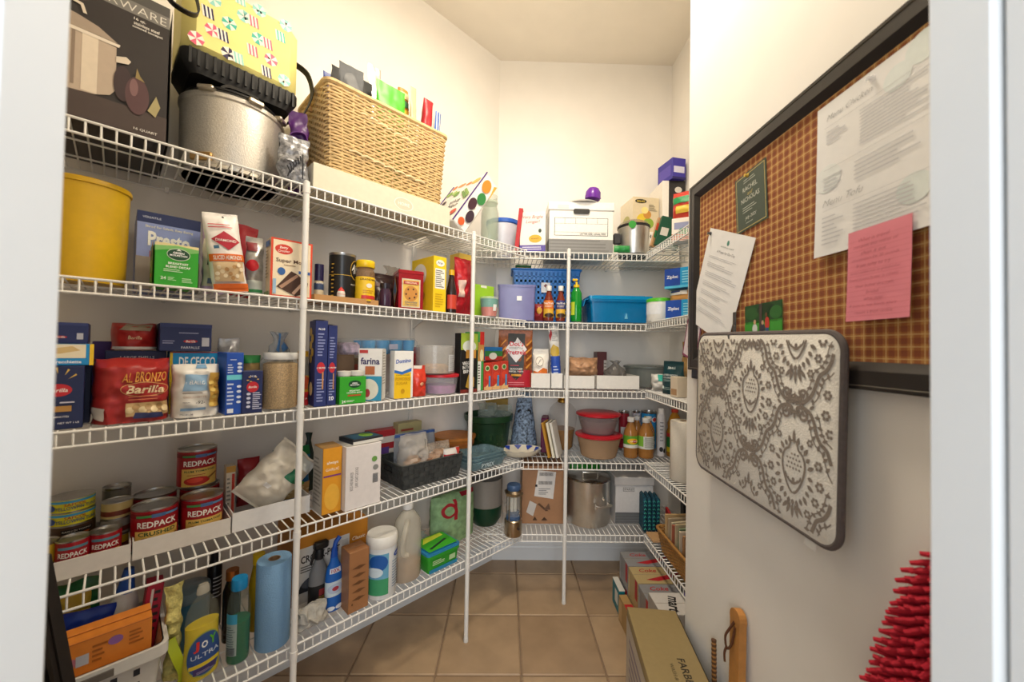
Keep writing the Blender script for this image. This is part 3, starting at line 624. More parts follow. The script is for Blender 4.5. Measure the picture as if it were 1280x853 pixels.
carton_at('paper_envelope', 'brown paper envelope between slow cooker and green book', 'envelope', fp('R', .02, .045, HZ[1]+.014), .25, .09, .012, .16, '#b58a5d', [('r', 'F', .0, .55, .35, .8, '#cf4a2a'), ('r', 'F', .0, .3, .35, .55, '#2f7a4a'), ('r', 'F', .35, 0, .45, 1, '#c9b23a')], ry=.3, flaps=False, body='sleeve')
pouch_at('snack_bag', 'red and green chip bag on topmost recess shelf', 'bag', fp('R', .20, .1, HZ[1]+.11), -.7, .10, .13, .05, M('#c03a2c', .35), [('r', 'F', 0, .55, 1, .8, '#1f8a4c'), ('r', 'F', .2, .2, .8, .45, '#e8c44a')], style='pillow', seed=33)
carton_at('tea_box', 'white and pink carton under the red and green chip bag', 'box', fp('R', .20, .1, HZ[1]+.001), -.5, .1, .08, .105, '#e5ddd2', [('r', 'F', 0, 0, 1, .3, '#d07a63'), ('r', 'F', .1, .5, .9, .8, '#8a8fb0'), ('o', 'F', .5, .4, .2, .15, '#2f9a5a')])
# ================================================================== SECOND SHELF
rnd('storage_bucket', 'large round yellow plastic canister beside the green coffee box', 'canister', 'L', 2, 42, 161, 232, .165, [
    ('bucket', [(0, 0), (.93, 0), (.95, .02), (1, .97), (.98, .97), (.95, .03), (0, .03)], P('#e0b321', .35)), ('lid', [(1.0, .945), (1.045, .95), (1.045, .985), (1.02, 1), (.95, 1), (.9, .985), (0, .985)], P('#dcae1e', .35))], n=48)
carton('vacuum_sealer_box', 'pale blue appliance carton with dark blue lid behind the green coffee box', 'box', 'L', 2, 168, 248, 270, .15, .2, '#8e9bd0', [('r', 'F', 0, .86, 1, 1, '#26315f'), ('t', 'F', 'VERSATILE', .22, .93, .28, '#c7cbe0'), ('r', 'F', 0, 0, 1, .42, '#9a8f86'), ('t', 'F', 'Shred for Salads, Easy Eating', .5, .81, .75, '#e9e3c8'), ('t', 'F', 'Presto', .5, .66, .66, '#f4f2ee', .19, 3), ('r', 'F', .2, .42, .45, .5, '#a8484a')])
carton('coffee_pod_box', 'green breakfast blend coffee pod box in front of the pale blue carton', 'box', 'L', 2, 192, 247, 306, .012, .11, '#35a62c', [
    ('r', 'F', 0, .86, 1, 1, '#e9d9a0'), ('p', 'F', [(0, .8), (.35, .87), (.7, .8), (1, .86), (1, .93), (.5, .97), (0, .92)], '#7fbf6a'), ('o', 'F', .53, .76, .27, .145, '#cfe0c5'), ('o', 'F', .53, .76, .255, .13, '#1d4a2e'),
    ('t', 'F', 'GREEN', .53, .795, .26, '#ffffff', None, 2), ('t', 'F', 'MOUNTAIN', .53, .735, .4, '#ffffff', None, 2), ('p', 'F', [(.47, .85), (.53, .89), (.6, .85)], '#e9eee4'),
    ('t', 'F', 'BREAKFAST', .53, .54, .46, '#f7fbf3', None, 2), ('t', 'F', 'BLEND DECAF', .53, .46, .56, '#f7fbf3', None, 2), ('l', 'F', .2, .33, .85, .41, '#c4e6bb', 2), ('t', 'F', '24', .2, .18, .12, '#e9f4e4', None, 2), ('l', 'F', .3, .13, .5, .22, '#c4e6bb', 3), ('l', 'F', .62, .1, .95, .22, '#c4e6bb', 3),
    ('r', 'L', 0, 0, 1, 1, '#4c8a2a'), ('p', 'L', [(0, .4), (1, .5), (1, .7), (0, .65)], '#6f9a35'), ('o', 'L', .5, .74, .22, .12, '#4a3a24'), ('r', 'L', .35, .22, .7, .3, '#d8692a'), ('l', 'L', .3, .45, .75, .6, '#cfd8a0', 3), ('r', 'L', .86, .75, .97, 1, '#d98b4a')])
pouch('coconut_bag', 'lilac paper bag standing behind the almond bag', 'bag', 'L', 2, 252, 282, 279, .105, .03, '#c9a9d0', [('r', 'F', .1, .2, .6, .35, '#efe9f0')], style='stand', seed=41, crumple=.006)
pouch('flour_bag', 'cream and lilac baking bag beside the almond bag', 'bag', 'L', 2, 253, 276, 300, .075, .025, '#e2d8c4', [('r', 'F', .2, .5, .5, .62, '#2d2a2c'), ('r', 'F', 0, 0, 1, .1, '#c9a9d0'), ('r', 'F', .2, .15, .5, .25, '#5a6a8a')], style='stand', seed=42)
pouch('almond_bag', 'white bag of sliced almonds with red diamond label', 'bag', 'L', 2, 268, 312, 268, .012, .05, '#efeae4', [
    ('p', 'F', [(.12, .66), (.5, .76), (.92, .63), (.55, .52)], '#b32336'), ('t', 'F', 'DIAMOND', .52, .64, .58, '#f4ece6', None, 1, -.12), ('l', 'F', .1, .79, .9, .86, '#c8404c', 2), ('t', 'F', 'SLICED ALMONDS', .5, .425, .8, '#fff6ec', .05), ('r', 'F', .01, .38, .99, .47, '#e06c28'), ('t', 'F', 'SLICED ALMONDS', .5, .425, .8, '#fff6ec', .05),
    ('r', 'F', .08, .13, .92, .37, '#d9bd92')]+[('o', 'F', .15+.7*((i*37) % 11)/10, .17+.16*((i*53) % 7)/6, .06, .025, ('#eedcb8', '#b98f5c', '#f4e6c9')[i % 3]) for i in range(12)]+[('r', 'F', .0, .0, 1, .1, '#e06c28'), ('o', 'F', .52, .93, .035, .014, '#2a2a2a'), ('r', 'F', .14, .53, .28, .57, '#3d6a8a')], style='pillow', seed=43, ry=-.14, crumple=.003)
pouch('nut_pouch', 'red foil pouch top poking up behind the almond bag', 'bag', 'L', 2, 286, 312, 280, .13, .04, '#b3232f', style='pillow', seed=44, ry=.1)
pouch('chocolate_chip_bag', 'grey and white bag with red dot between almonds and cake mix', 'bag', 'L', 2, 308, 330, 296, .06, .05, M('#a9a59e', .3, .3, .3, 50), [('o', 'F', .3, .5, .3, .1, '#d3222f'), ('r', 'F', 0, 0, 1, .25, '#d9e0d6'), ('r', 'F', .1, .05, .9, .1, '#3f9a5a'), ('r', 'F', 0, .75, .6, .9, '#8a2a30')], style='stand', seed=45)
carton('cake_mix_box', 'cream and red cake mix box with chocolate cake picture', 'box', 'L', 2, 337, 389, 301, .012, .05, '#e3cfae', [
    ('r', 'F', 0, 0, 1, 1, '#d9482b'), ('r', 'F', .05, .03, .95, .97, '#f0dfc0'), ('o', 'F', .3, .82, .21, .085, '#d13a2c'), ('t', 'F', 'Betty', .3, .845, .2, '#fff4ea', None, 1, .05, .2), ('t', 'F', 'Crocker', .3, .79, .28, '#fff4ea', None, 1, .05, .2),
    ('t', 'F', 'Super Moist', .5, .62, .76, '#5a3620', .085, 1), ('l', 'F', .3, .54, .7, .57, '#a08060', 1), ('o', 'F', .25, .44, .09, .065, '#3566a8'), ('r', 'F', .66, .43, .95, .48, '#3a66a8'),
    ('p', 'F', [(.14, .17), (.48, .46), (.62, .42), (.9, .28), (.86, .1), (.6, .03)], '#4a3024'), ('p', 'F', [(.2, .18), (.62, .42), (.66, .38), (.26, .14)], '#b08a72'), ('p', 'F', [(.5, .08), (.78, .32), (.82, .28), (.56, .05)], '#c9a58c'), ('r', 'F', .06, .05, .13, .3, '#9ec0dc'), ('r', 'L', .1, .85, .9, .95, '#3a66a8'), ('l', 'L', .2, .3, .8, .8, '#a89878', 9), ('r', 'L', 0, 0, 1, .08, '#8a9a6a')])
tr, w_, h_, zz = tray('cardboard_tray', 'tan cardboard tray holding spice jar, black can and yellow-lidded jar', 'tray', 'L', 2, 393, 473, 362+10, .012, .18, '#b98a56')
zt2 = zz
rnd('salt_jar', 'small pale jar with navy lid in the tan cardboard tray', 'jar', 'L', 2, 392, 404, 331, .10, [('jar_body', [(0, 0), (.95, 0), (1, .04), (1, .5), (.9, .56), (0, .56)], P('#cdbf9f', .3)), ('label_band', [(1.01, .32), (1.01, .5)], P('#3a4a6a')), ('lid', [(.96, .56), (.96, 1), (0, 1)], P('#241f45', .3))], [('t', 'F', 'Artisan', .5, .5, .6, '#efe9e0', None, 1)], z=zt2)
rnd('black_spice_can', 'tall black can with gold ring design in the tan cardboard tray', 'can', 'L', 2, 410, 443, 319, .085, can_parts(P('#17171a', .3)), [('t', 'F', '40', .72, .7, .22, '#efece4', .2, 1), ('r', 'F', .0, .55, 1, .56, '#c9a23a'), ('o', 'F', .74, .68, .17, .2, '#c9a23a'), ('o', 'F', .74, .68, .16, .185, '#17171a'), ('t', 'F', '40', .72, .7, .22, '#efece4', .2, 1), ('t', 'F', 'PLATINUM', .74, .38, .3, '#d5d0c4', None, 1), ('l', 'F', .12, .1, .2, .8, '#c9a23a', 9)], z=zt2)
rnd('bouillon_jar', 'glass jar with yellow lid and label beside the black can', 'jar', 'L', 2, 444, 467, 327, .045, [('glass', [(0, 0), (.95, 0), (1, .04), (1, .72), (.85, .8), (.85, .86), (0, .86)], GL('#8a6a48', .85)), ('label_wrap', [(1.01, .08), (1.01, .62)], P('#efc423')), ('lid', [(.93, .84), (.97, .85), (.97, .98), (.93, 1), (0, 1)], P('#f0c81c', .3))], [('t', 'F', 'GRANDMAS', .5, .56, .62, '#5a3212', None, 1), ('o', 'F', .5, .42, .1, .05, '#e9e2cf'), ('r', 'F', .25, .12, .75, .2, '#c8372a'), ('l', 'F', .3, .24, .7, .33, '#b0721c', 2)], z=zt2, lab=1)
rnd('seasoning_packet', 'little red and white shaker lying in the tan cardboard tray', 'shaker', 'L', 2, 421, 431, 359, .03, [('body', [(0, 0), (.9, 0), (1, .2), (1, .6), (.7, .8), (0, 1)], P('#d8d2c8')), ('top', [(1.02, .5), (.75, .8), (0, 1.02)], P('#c83a34'))], z=zt2)
pouch('coffee_bag', 'dark brown foil bag between yellow-lidded jar and red tin', 'bag', 'L', 2, 466, 496, 342, .12, .07, M('#3a2727', .3), [('r', 'F', .1, .6, .9, .72, '#5a3a38')], style='stand', seed=51)
rnd('purple_bottle', 'squat dark purple bottle beside the red tin', 'bottle', 'L', 2, 474, 488, 355, .04, [('bottle_body', [(0, 0), (.9, 0), (1, .1), (1, .6), (.8, .75), (.8, .8)], P('#3a2038', .2)), ('cap', [(.9, .8), (.9, 1), (0, 1)], P('#1e1420', .3))])
pouch('clear_snack_bag', 'clear plastic snack bag behind the red tin', 'bag', 'L', 2, 472, 512, 333, .2, .07, GL('#a89c88', .6, .2), style='sack', seed=52, crumple=.01)
tn = carton('cookie_tin', 'square red hinged tin with cookie picture', 'tin', 'L', 2, 496, 537, 340, .03, .095, '#9c1c26', [('r', 'F', .13, .06, .87, .8, '#cfc6b0'), ('r', 'F', .17, .09, .83, .77, '#e3b95a'), ('o', 'F', .5, .42, .28, .2, '#c98a3f')]+[('o', 'F', .5+.2*math.cos(i*1.1), .42+.13*math.sin(i*1.1), .035, .024, '#4a2a1a') for i in range(6)]+[('r', 'F', .2, .66, .8, .74, '#b3202a'), ('t', 'F', 'ORIGINAL', .5, .7, .5, '#f4e3c0'), ('t', 'F', 'Chocolate', .5, .2, .5, '#2d4a7a', None, 1, 0, .2), ('t', 'F', 'Chip Cookies', .5, .13, .5, '#2d4a7a', None, 1, 0, .2), ('p', 'L', [(.5, .1), (.85, .5), (.5, .9), (.15, .5)], '#d8b860'), ('p', 'L', [(.5, .17), (.78, .5), (.5, .83), (.22, .5)], '#6f8fb0'), ('o', 'L', .5, .35, .15, .1, '#d8a0a0')], rot=-16, mat=M('#a01c28', .25, .3), flaps=False, body='tin_body', w=.1)
w, d, h = tn['_w'], tn['_d'], tn['_h']; MB().box(-w/2-.0015, w/2+.0015, -d/2-.0015, d/2+.0015, h-.012, h+.004, .003).build('lid', M('#a8202c', .22, .3), tn, False)
carton('pancake_mix_box', 'yellow box with nutrition panel beside the red tin', 'box', 'L', 2, 541, 557, 321, .015, .17, '#f0cb1e', [('r', 'F', .12, .42, .88, .78, '#f1efe6'), ('l', 'F', .16, .44, .84, .76, '#6a675e', 9), ('o', 'F', .5, .88, .33, .06, '#f4efe0'), ('t', 'F', 'Argo', .5, .88, .4, '#2a3f8a'), ('l', 'F', .15, .08, .85, .34, '#d0a512', 6), ('o', 'L', .4, .7, .3, .2, '#efe9d4'), ('o', 'L', .4, .3, .25, .12, '#c98f2a')])
bottle('syrup_bottle', 'small dark bottle with red label beside the yellow box', 'bottle', 'L', 2, 558, 569, 338, .03, [(0, 0), (.95, 0), (1, .05), (1, .5), (.6, .75), (.45, .85), (.45, .9)], P('#2a1a18', .2), [(.55, .88), (.55, 1), (0, 1)], P('#e0b020', .3), [('r', 'F', .05, .1, .95, .42, '#c8402a')])
pouch('chip_bag', 'shiny red foil snack bag beside the white shelf pole', 'bag', 'L', 2, 572, 593, 323, .02, .06, M('#b01a26', .25, .15, .15, 40), [('r', 'F', .1, .3, .4, .6, '#d8b8a8')], style='pillow', seed=54, crumple=.007)
carton('cereal_box', 'yellow carton behind the shiny red snack bag', 'box', 'L', 2, 573, 590, 318, .16, .08, '#e6bf52', [('r', 'F', .1, .1, .9, .5, '#f0dfa8'), ('l', 'F', .15, .15, .85, .45, '#a08a4a', 6)])
carton('tissue_box', 'lime green box behind the small striped cup', 'box', 'L', 2, 593, 617, 357, .085, .1, '#9ccb30', [('r', 'F', .3, .92, .6, .99, '#e9e9d8')])
rnd('striped_cup', 'small clear tub with red and teal contents beside the lime box', 'cup', 'L', 2, 602, 620, 372, .025, [('tub', [(0, 0), (.8, 0), (1, 1), (.96, 1), (.76, .04), (0, .04)], GL('#d8e0dc', .35)), ('red_fill', [(0, .04), (.77, .04), (.87, .48), (0, .48)], P('#d8502e')), ('teal_fill', [(0, .48), (.87, .48), (.95, .9), (0, .9)], P('#1d9a86'))], [('r', 'F', .42, .3, .58, .62, '#efefea')])
# lavender translucent drawer box
um, w, h, z = spot('B', 2, 622, 669, 356, .02)
def bin_(name, label, cat, loc, rz, w, d, h, mat, th=.003, taper=.9, lid=None, group=None):
    t = thing(name, label, cat, loc, rz, group); b = MB()
    o = rrect(w, d, .012, 3); N = len(o); s = taper
    ring = lambda k, z, q=0: [(x*k*(1-q/ w), y*k*(1-q/d), z) for x, y in o]
    vs = ring(s, 0)+ring(1, h)+ring(1, h, 2*th)+ring(s, th, 2*th)
    b.add(vs, [tuple(reversed(range(N))), tuple(range(3*N, 4*N))]+[(j*N+k, j*N+(k+1) % N, (j+1)*N+(k+1) % N, (j+1)*N+k) for j in range(3) for k in range(N)]); b.build('tub', mat, t)
    vs = [(x*1.035, y*1.035, zz) for zz in (h-.012, h) for x, y in o]+[(x*.985, y*.985, zz) for zz in (h, h-.012) for x, y in o]
    MB().add(vs, [(j*N+k, j*N+(k+1) % N, (j+1) % 4*N+(k+1) % N, (j+1) % 4*N+k) for j in range(4) for k in range(N)]).build('rim', mat, t)
    if lid: MB().prism([(x*1.04, y*1.04) for x, y in o], h+.0005, h+lid[1], 'xy').build('lid', lid[0], t, False); MB().prism([(x*.85, y*.8) for x, y in o], h+lid[1], h+lid[1]+.006, 'xy').build('lid_panel', lid[0], t, False)
    return t
lv = bin_('storage_bin', 'translucent lavender plastic bin in front of the blue basket', 'bin', fp('B', um, .09, z), 0, w, .145, h, GL('#8f8fc4', .72, .25), taper=.95)
MB().box(.0, .026, -.0755, -.0735, h*.55, h*.68).build('sticker', P('#eeeef2'), lv, False); MB().lathe([(.0, .004), (.03, .004), (.028, .03), (.012, .035), (.01, .07), (.03, .09), (0, .09)], 14).build('pink_contents', P('#c83a7a'), lv)
# blue perforated basket
um, w, h, z = spot('B', 2, 640, 724, 338, .19)
bb = thing('perforated_basket', 'blue perforated plastic basket behind the lavender bin', 'basket', fp('B', um, .19+.09, z), 0); BLU = P('#1f7fd6', .35); d = .18
wb, wt = w*.86, w
rows, cols = 7, 15
def fpt(u, v, y): return ((u-.5)*(wb+(wt-wb)*v), y-(.02*v), v*h)
ys = -d/2
def slab(u0, u1, v0, v1, nm, thk=.003):
    vs = [fpt(u, v, ys+o) for o in (0, thk) for v in (v0, v1) for u in (u0, u1)]
    MB().add(vs, [(0, 1, 3, 2), (4, 6, 7, 5), (0, 4, 5, 1), (2, 3, 7, 6), (0, 2, 6, 4), (1, 5, 7, 3)]).build(nm, BLU, bb, False)
for r in range(rows+1): slab(0, 1, .1+r*.105-.028, .1+r*.105+.028, 'front_strip')
slab(0, 1, 0, .08, 'front_strip'); slab(0, 1, .88, 1, 'front_strip')
for c_ in range(cols+1): slab(c_/cols*.98+.0, min(1, c_/cols*.98+.03), .05, .95, 'front_rib', .0028)
for sg in (-1, 1): MB().add([(sg*wb/2, -d/2, 0), (sg*wb/2, d/2, 0), (sg*wt/2, d/2+.01, h), (sg*wt/2, -d/2-.02, h), (sg*(wb/2-.003), -d/2, 0), (sg*(wb/2-.003), d/2, 0), (sg*(wt/2-.003), d/2+.01, h), (sg*(wt/2-.003), -d/2-.02, h)], [(0, 1, 2, 3), (7, 6, 5, 4), (0, 3, 7, 4), (1, 5, 6, 2), (2, 6, 7, 3), (0, 4, 5, 1)]).build('end_panel', BLU, bb, False)
MB().add([(-wb/2, d/2, 0), (wb/2, d/2, 0), (wt/2, d/2+.01, h), (-wt/2, d/2+.01, h), (-wb/2, d/2-.003, 0), (wb/2, d/2-.003, 0), (wt/2, d/2+.007, h), (-wt/2, d/2+.007, h)], [(0, 1, 2, 3), (7, 6, 5, 4), (0, 4, 5, 1), (2, 6, 7, 3), (0, 3, 7, 4), (1, 5, 6, 2)]).build('back_panel', BLU, bb, False)
MB().box(-wb/2, wb/2, -d/2, d/2, 0, .003).build('base', BLU, bb, False)
MB().box(-wb/2+.012, wb/2-.012, -d/2+.012, d/2-.02, .004, h*.8, .02).build('shade_filler', M('#33363c', .8, 0, .6, 18), bb)  # stand-in for contents, added dark so the holes look shaded
MB().tube([(x, y-.004, h) for x, y in rrect(wt+.012, d+.036, .02)], .006, 6, True).build('rim', BLU, bb)
o = MB().box(-.025, .025, -.0015, 0, -.028, .028).build('paper_tag', P('#e8e8ea'), bb, False); o.location = (-.005, ys-.017, h*.66)
o = MB().prism([(0, -.01), (.012, 0), (0, .012), (-.012, 0)], -.002, -.0016).build('tag_emblem', P('#7a3a3a'), bb, False); o.location = (-.005, ys-.017, h*.69)
pouch('craft_bag', 'dark green packet poking out of the blue perforated basket', 'bag', 'B', 2, 644, 664, 331, .24, .045, '#1f6a3a', [('r', 'F', 0, .6, 1, .8, '#b8862e')], style='block', seed=61, z=z+h*.82)
for xl, xr, c_, lab in ((679, 692, '#e07a2a', 'sauce bottle with orange label and white cap in front of the blue basket'), (694.5, 706.5, '#3a3a78', 'sauce bottle with navy label and white cap in front of the blue basket')):
    bottle('sauce_bottle', lab, 'bottle', 'B', 2, xl, xr, 358, .045, [(0, 0), (.95, 0), (1, .03), (1, .58), (.55, .76), (.42, .84), (.42, .88)], P('#7a2c1a', .2), [(.55, .86), (.58, .87), (.58, 1), (0, 1)], P('#efeee9', .3), [('r', 'F', 0, .1, 1, .58, '#e2b13a'), ('r', 'F', 0, .34, 1, .58, c_), ('t', 'F', 'NoYolk', .5, .5, .7, '#f8f2e8', None, 2), ('l', 'F', .2, .38, .8, .45, '#f0e0c8', 2), ('o', 'F', .5, .16, .3, .06, '#3c2418')], group='sauce bottles on the second back shelf')
pouch('berry_packet', 'red packet of snacks beside the orange labelled sauce bottle', 'bag', 'B', 2, 668, 680, 380, .06, .04, '#8a2428', [('o', 'F', .5, .6, .3, .2, '#c9952e')], style='pillow', seed=62)
sp = bottle('soap_bottle', 'clear green dish soap bottle with yellow pump top', 'bottle', 'B', 2, 713, 727, 349, .05, [(0, 0), (.95, 0), (1, .03), (1, .66), (.6, .76), (.4, .8), (.4, .82)], M('#0e8a2a', .12, 0, .05, 20), [(.55, .8), (.55, .86), (.2, .87), (.2, .93), (0, .93)], P('#f0c416', .3), [('r', 'F', 0, .15, .35, .45, '#c8d83a')])
o = MB().box(-.022, .006, -.006, .006, 0, .012, .003).build('pump_head', P('#f0c416', .3), sp); o.location.z = TOPZ['clear green dish soap bottle with yellow pump top']-HZ[2]-.012
um, w, h, z = spot('B', 2, 738, 815, 369, .03)
TEAL = GL('#0d86c6', .82, .2)
tb = bin_('lidded_tote', 'translucent bright blue lidded tote on the second back shelf', 'bin', fp('B', um, .03+.13, z), 0, w, .25, h*.84, TEAL, taper=.93, lid=(M('#0f8fca', .22, 0, .05, 20, alpha=.93), .018))
for sg in (-1, 1): strap(tb, [(sg*w/2*1.03, -.05, h*.86), (sg*(w/2+.022), -.05, h*.82), (sg*(w/2+.03), -.05, h*.6)], .09, .004, P('#1286c2', .25), 'latch', (0, 1, 0))
MB().box(-.1, .05, -.08, .05, .02, .07, .02).build('green_contents', P('#2f8a4a'), tb); MB().box(.07, .12, -.118, -.1, .03, .06, .003).build('grey_contents', P('#46657a'), tb); MB().lathe([(0, .02), (.02, .02), (.02, .05), (0, .05)], 12, cx=.03, cy=-.1).build('lid_contents', P('#6fb8d8'), tb)
# freezer bag boxes in the recess
zk = HZ[2]
for i, (z0, lab) in enumerate(((zk+.001, 'blue storage bag carton standing on the second recess shelf'), (zk+.155, 'blue storage bag carton on top of the folded brown packet'))):
    carton_at('storage_bag_box', lab, 'box', fp('R', .165 if i == 0 else .15, .13, z0), -math.pi/2+.75, .15, .11, .095, '#1a9bd6', [('r', 'F', 0, 0, .5, 1, '#1b4aa8'), ('t', 'F', 'Ziploc', .25, .55, .36, '#f2f6fb', None, 2), ('r', 'F', 0, 0, 1, .12, '#56bfe6'), ('l', 'F', .56, .2, .95, .85, '#8fd8f2', 5), ('r', 'R', .2, .2, .8, .8, '#127ab8')], group='storage bag cartons')
rnd('wipes_tub', 'white round tub with bright green lid beside the lower blue bag carton', 'tub', 'R', 2, 818, 831, 374, .05, [('tub', [(0, 0), (.96, 0), (1, .03), (1, .84), (0, .84)], P('#ecebe6', .4)), ('lid', [(1.03, .84), (1.03, .97), (.9, 1), (0, 1)], P('#57c22c', .3))], [('r', 'F', .1, .3, .9, .75, '#e3e6ea')])
pouch_at('tortilla_bag', 'folded tan packet lying between the two blue bag cartons', 'bag', fp('R', .155, .14, zk+.098), -.8, .16, .052, .09, P('#c98f4a'), [('r', 'F', 0, .5, .6, 1, '#e9e4da'), ('r', 'F', .1, .7, .4, .9, '#3a4a7a')], style='block', seed=63)
# ================================================================== THIRD SHELF
NAVY = '#222c55'
def logo(f, u, v, s, txt='Barilla'): return [('o', f, u, v, s, s*.42, '#c22a34'), ('t', f, txt, u, v, s*1.35, '#f6efe9', None, 1, 0, .2)]
NL = 'pasta cartons on the third shelf'
b3 = HZ[3]
carton('pasta_box', 'dark blue pasta box with red oval next to the big red pasta bag', 'box', 'L', 3, 42, 103, 458, .03, .05, NAVY, [('o', 'F', .45, .62, .3, .1, '#c22a34'), ('t', 'F', 'Barilla', .45, .62, .42, '#f6efe9', None, 1, 0, .2)]+[('p', 'F', [(.45+.3*math.cos(a)*.8, .72+.16*math.sin(a)), (.45+.45*math.cos(a), .74+.24*math.sin(a)), (.45+.45*math.cos(a+.12), .74+.24*math.sin(a+.12))], '#d8b45a') for a in (.5, 1.0, 1.6, 2.2)]+[('r', 'F', .3, .28, .75, .37, '#b98a4a'), ('t', 'F', '10 MINUTES', .5, .2, .4, '#e9e6ea'), ('t', 'F', 'NET WT 1 LB', .7, .1, .45, '#e9e6ea'), ('l', 'F', .5, .4, .95, .45, '#c9c6d6', 1)], group=NL)
carton('pasta_box', 'plain dark blue pasta box behind the red oval pasta box', 'box', 'L', 3, 46, 112, 456, .1, .05, '#1f2850', [('r', 'R', .2, .1, .8, .9, '#2e3a70')], group=NL)
z1 = TOPZ['dark blue pasta box with red oval next to the big red pasta bag']+.001
carton('pasta_box', 'bright blue orecchiette pasta box lying on the dark blue boxes', 'box', 'L', 3, 44, 115, 430, .04, .13, '#1f8fd0', [('r', 'F', .0, .34, .85, .98, '#efe4c8'), ('p', 'F', [(.05, .5), (.3, .8), (.6, .9), (.75, .7), (.4, .55)], '#d9bd84'), ('t', 'F', 'Orecchiette', .5, .17, .55, '#f2f7fb', None, 2), ('r', 'F', .92, 0, 1, 1, '#ecc328')], z=z1, rot=2, group=NL)
z2 = TOPZ['bright blue orecchiette pasta box lying on the dark blue boxes']+.001
carton('pasta_box', 'navy pasta box lying on top of the bright blue orecchiette box', 'box', 'L', 3, 44, 110, 403, .06, .11, '#2b3566', logo('F', .45, .3, .14)+[('r', 'F', .05, .86, .98, .97, '#3a4478'), ('r', 'F', .77, .2, .9, .5, '#c9c9d2')], z=z2, group=NL)
carton('pasta_box', 'dark blue large shells box behind the big red pasta bag', 'box', 'L', 3, 128, 205, 439, .16, .1, '#232d58', [('t', 'F', 'LARGE SHELLS', .52, .9, .56, '#d5d6e0'), ('r', 'R', 0, 0, 1, 1, '#1c254c')], group=NL)
zs = TOPZ['dark blue large shells box behind the big red pasta bag']+.001
carton('pasta_box', 'slim purple carton behind the small red pasta bag', 'box', 'L', 3, 112, 140, 427, .27, .06, '#4c2f7a', [('r', 'F', .1, .1, .9, .5, '#6a4a9a')], group=NL)
pouch('pasta_bag', 'small red pasta bag lying on the large shells box', 'bag', 'L', 3, 138, 197, 405, .16, .1, '#b52a24', [('r', 'F', .02, .02, .98, .12, '#e9e4dc'), ('p', 'F', [(.15, .75), (.8, .7), (.9, .95), (.3, .97)], '#a89a80'), ('t', 'F', 'Barilla', .5, .45, .3, '#e9c9a0')], z=zs, style='block', seed=71, crumple=.006)
pouch('pasta_bag', 'big red pasta bag with gold lettering in front of the large shells box', 'bag', 'L', 3, 112, 212, 450, .02, .11, M('#a32a28', .35, 0, .06, 20), [
    ('t', 'F', 'AL BRONZO', .66, .71, .58, '#e3a04a', .15, 1), ('o', 'F', .66, .52, .31, .115, '#d8a868'), ('o', 'F', .66, .52, .3, .105, '#a32a28'), ('t', 'F', 'Barilla', .66, .52, .48, '#efd9b0', None, 2, 0, .2), ('l', 'F', .45, .34, .9, .43, '#c9704a', 2),
    ('r', 'F', .42, .1, .97, .31, '#c9a878')]+[('o', 'F', .47+.075*i, .2+.04*(i % 2), .05, .05, ('#e3cda0', '#b08f60')[i % 2]) for i in range(7)]+[('p', 'F', [(.5, .07), (.9, .06), (.87, .14), (.53, .16)], '#2a315e'), ('p', 'F', [(.0, .09), (.14, .06), (.18, .25), (.02, .27)], '#cfc9c4')], style='block', seed=72, crumple=.007, expo=3.2)
carton('pasta_box', 'navy farfalle box lying on the blue and yellow spaghetti box', 'box', 'L', 3, 199, 264, 405, .12, .12, '#27315f', logo('F', .58, .36, .14)+[('t', 'F', 'FARFALLE', .58, .13, .36, '#d5d6e0'), ('l', 'F', .05, .25, .3, .4, '#9a9fc0', 2), ('l', 'F', .35, .62, .75, .7, '#9a9fc0', 1), ('r', 'F', .8, .18, .95, .5, '#c9c9d2'), ('r', 'F', 0, .86, 1, 1, '#323c70')], z=zs+.0, group=NL)
carton('pasta_box', 'bright blue and yellow pasta box below the navy farfalle box', 'box', 'L', 3, 210, 277, 440, .13, .09, '#1b96d4', [('r', 'F', 0, 0, .05, 1, '#e9c52a'), ('r', 'F', .95, 0, 1, 1, '#e9c52a'), ('r', 'F', 0, .985, 1, 1, '#c8402a'), ('t', 'F', 'DE CECCO', .5, .84, .68, '#f5f7f8', .16, 2)], h=zs-b3-.003, group=NL)
pouch('pasta_bag', 'white pasta bag with pale blue panel and clear side window', 'bag', 'L', 3, 214, 275, 457, .02, .085, '#e6e3dd', [
    ('p', 'F', [(.22, .5), (.24, .82), (.72, .8), (.72, .5)], '#8fb3d3'), ('t', 'F', 'DELALLO', .47, .66, .42, '#f5f6f7', .075, 1), ('p', 'F', [(.45, .92), (.7, .92), (.67, 1.0), (.47, 1.0)], '#7fa8cc'), ('l', 'F', .22, .44, .7, .48, '#6a5a50', 1), ('t', 'F', 'ORECCHIETTE', .45, .385, .46, '#b08a72', None, 0), ('t', 'F', '-92-', .58, .28, .18, '#3a3a3e', None, 1), ('l', 'F', .2, .27, .42, .31, '#8a8a8e', 1), ('r', 'F', .16, .13, .68, .18, '#7fa3c8'), ('t', 'F', 'PREMIUM', .3, .06, .28, '#8a8a8e'),
    ('r', 'F', .75, .18, .98, .84, '#c99f4a')]+[('o', 'F', .8+.09*(i % 2)+.02*(i % 3), .23+.07*i, .06, .035, ('#e3c46a', '#a87c32')[i % 2]) for i in range(8)], style='block', seed=73, crumple=.006, expo=3)
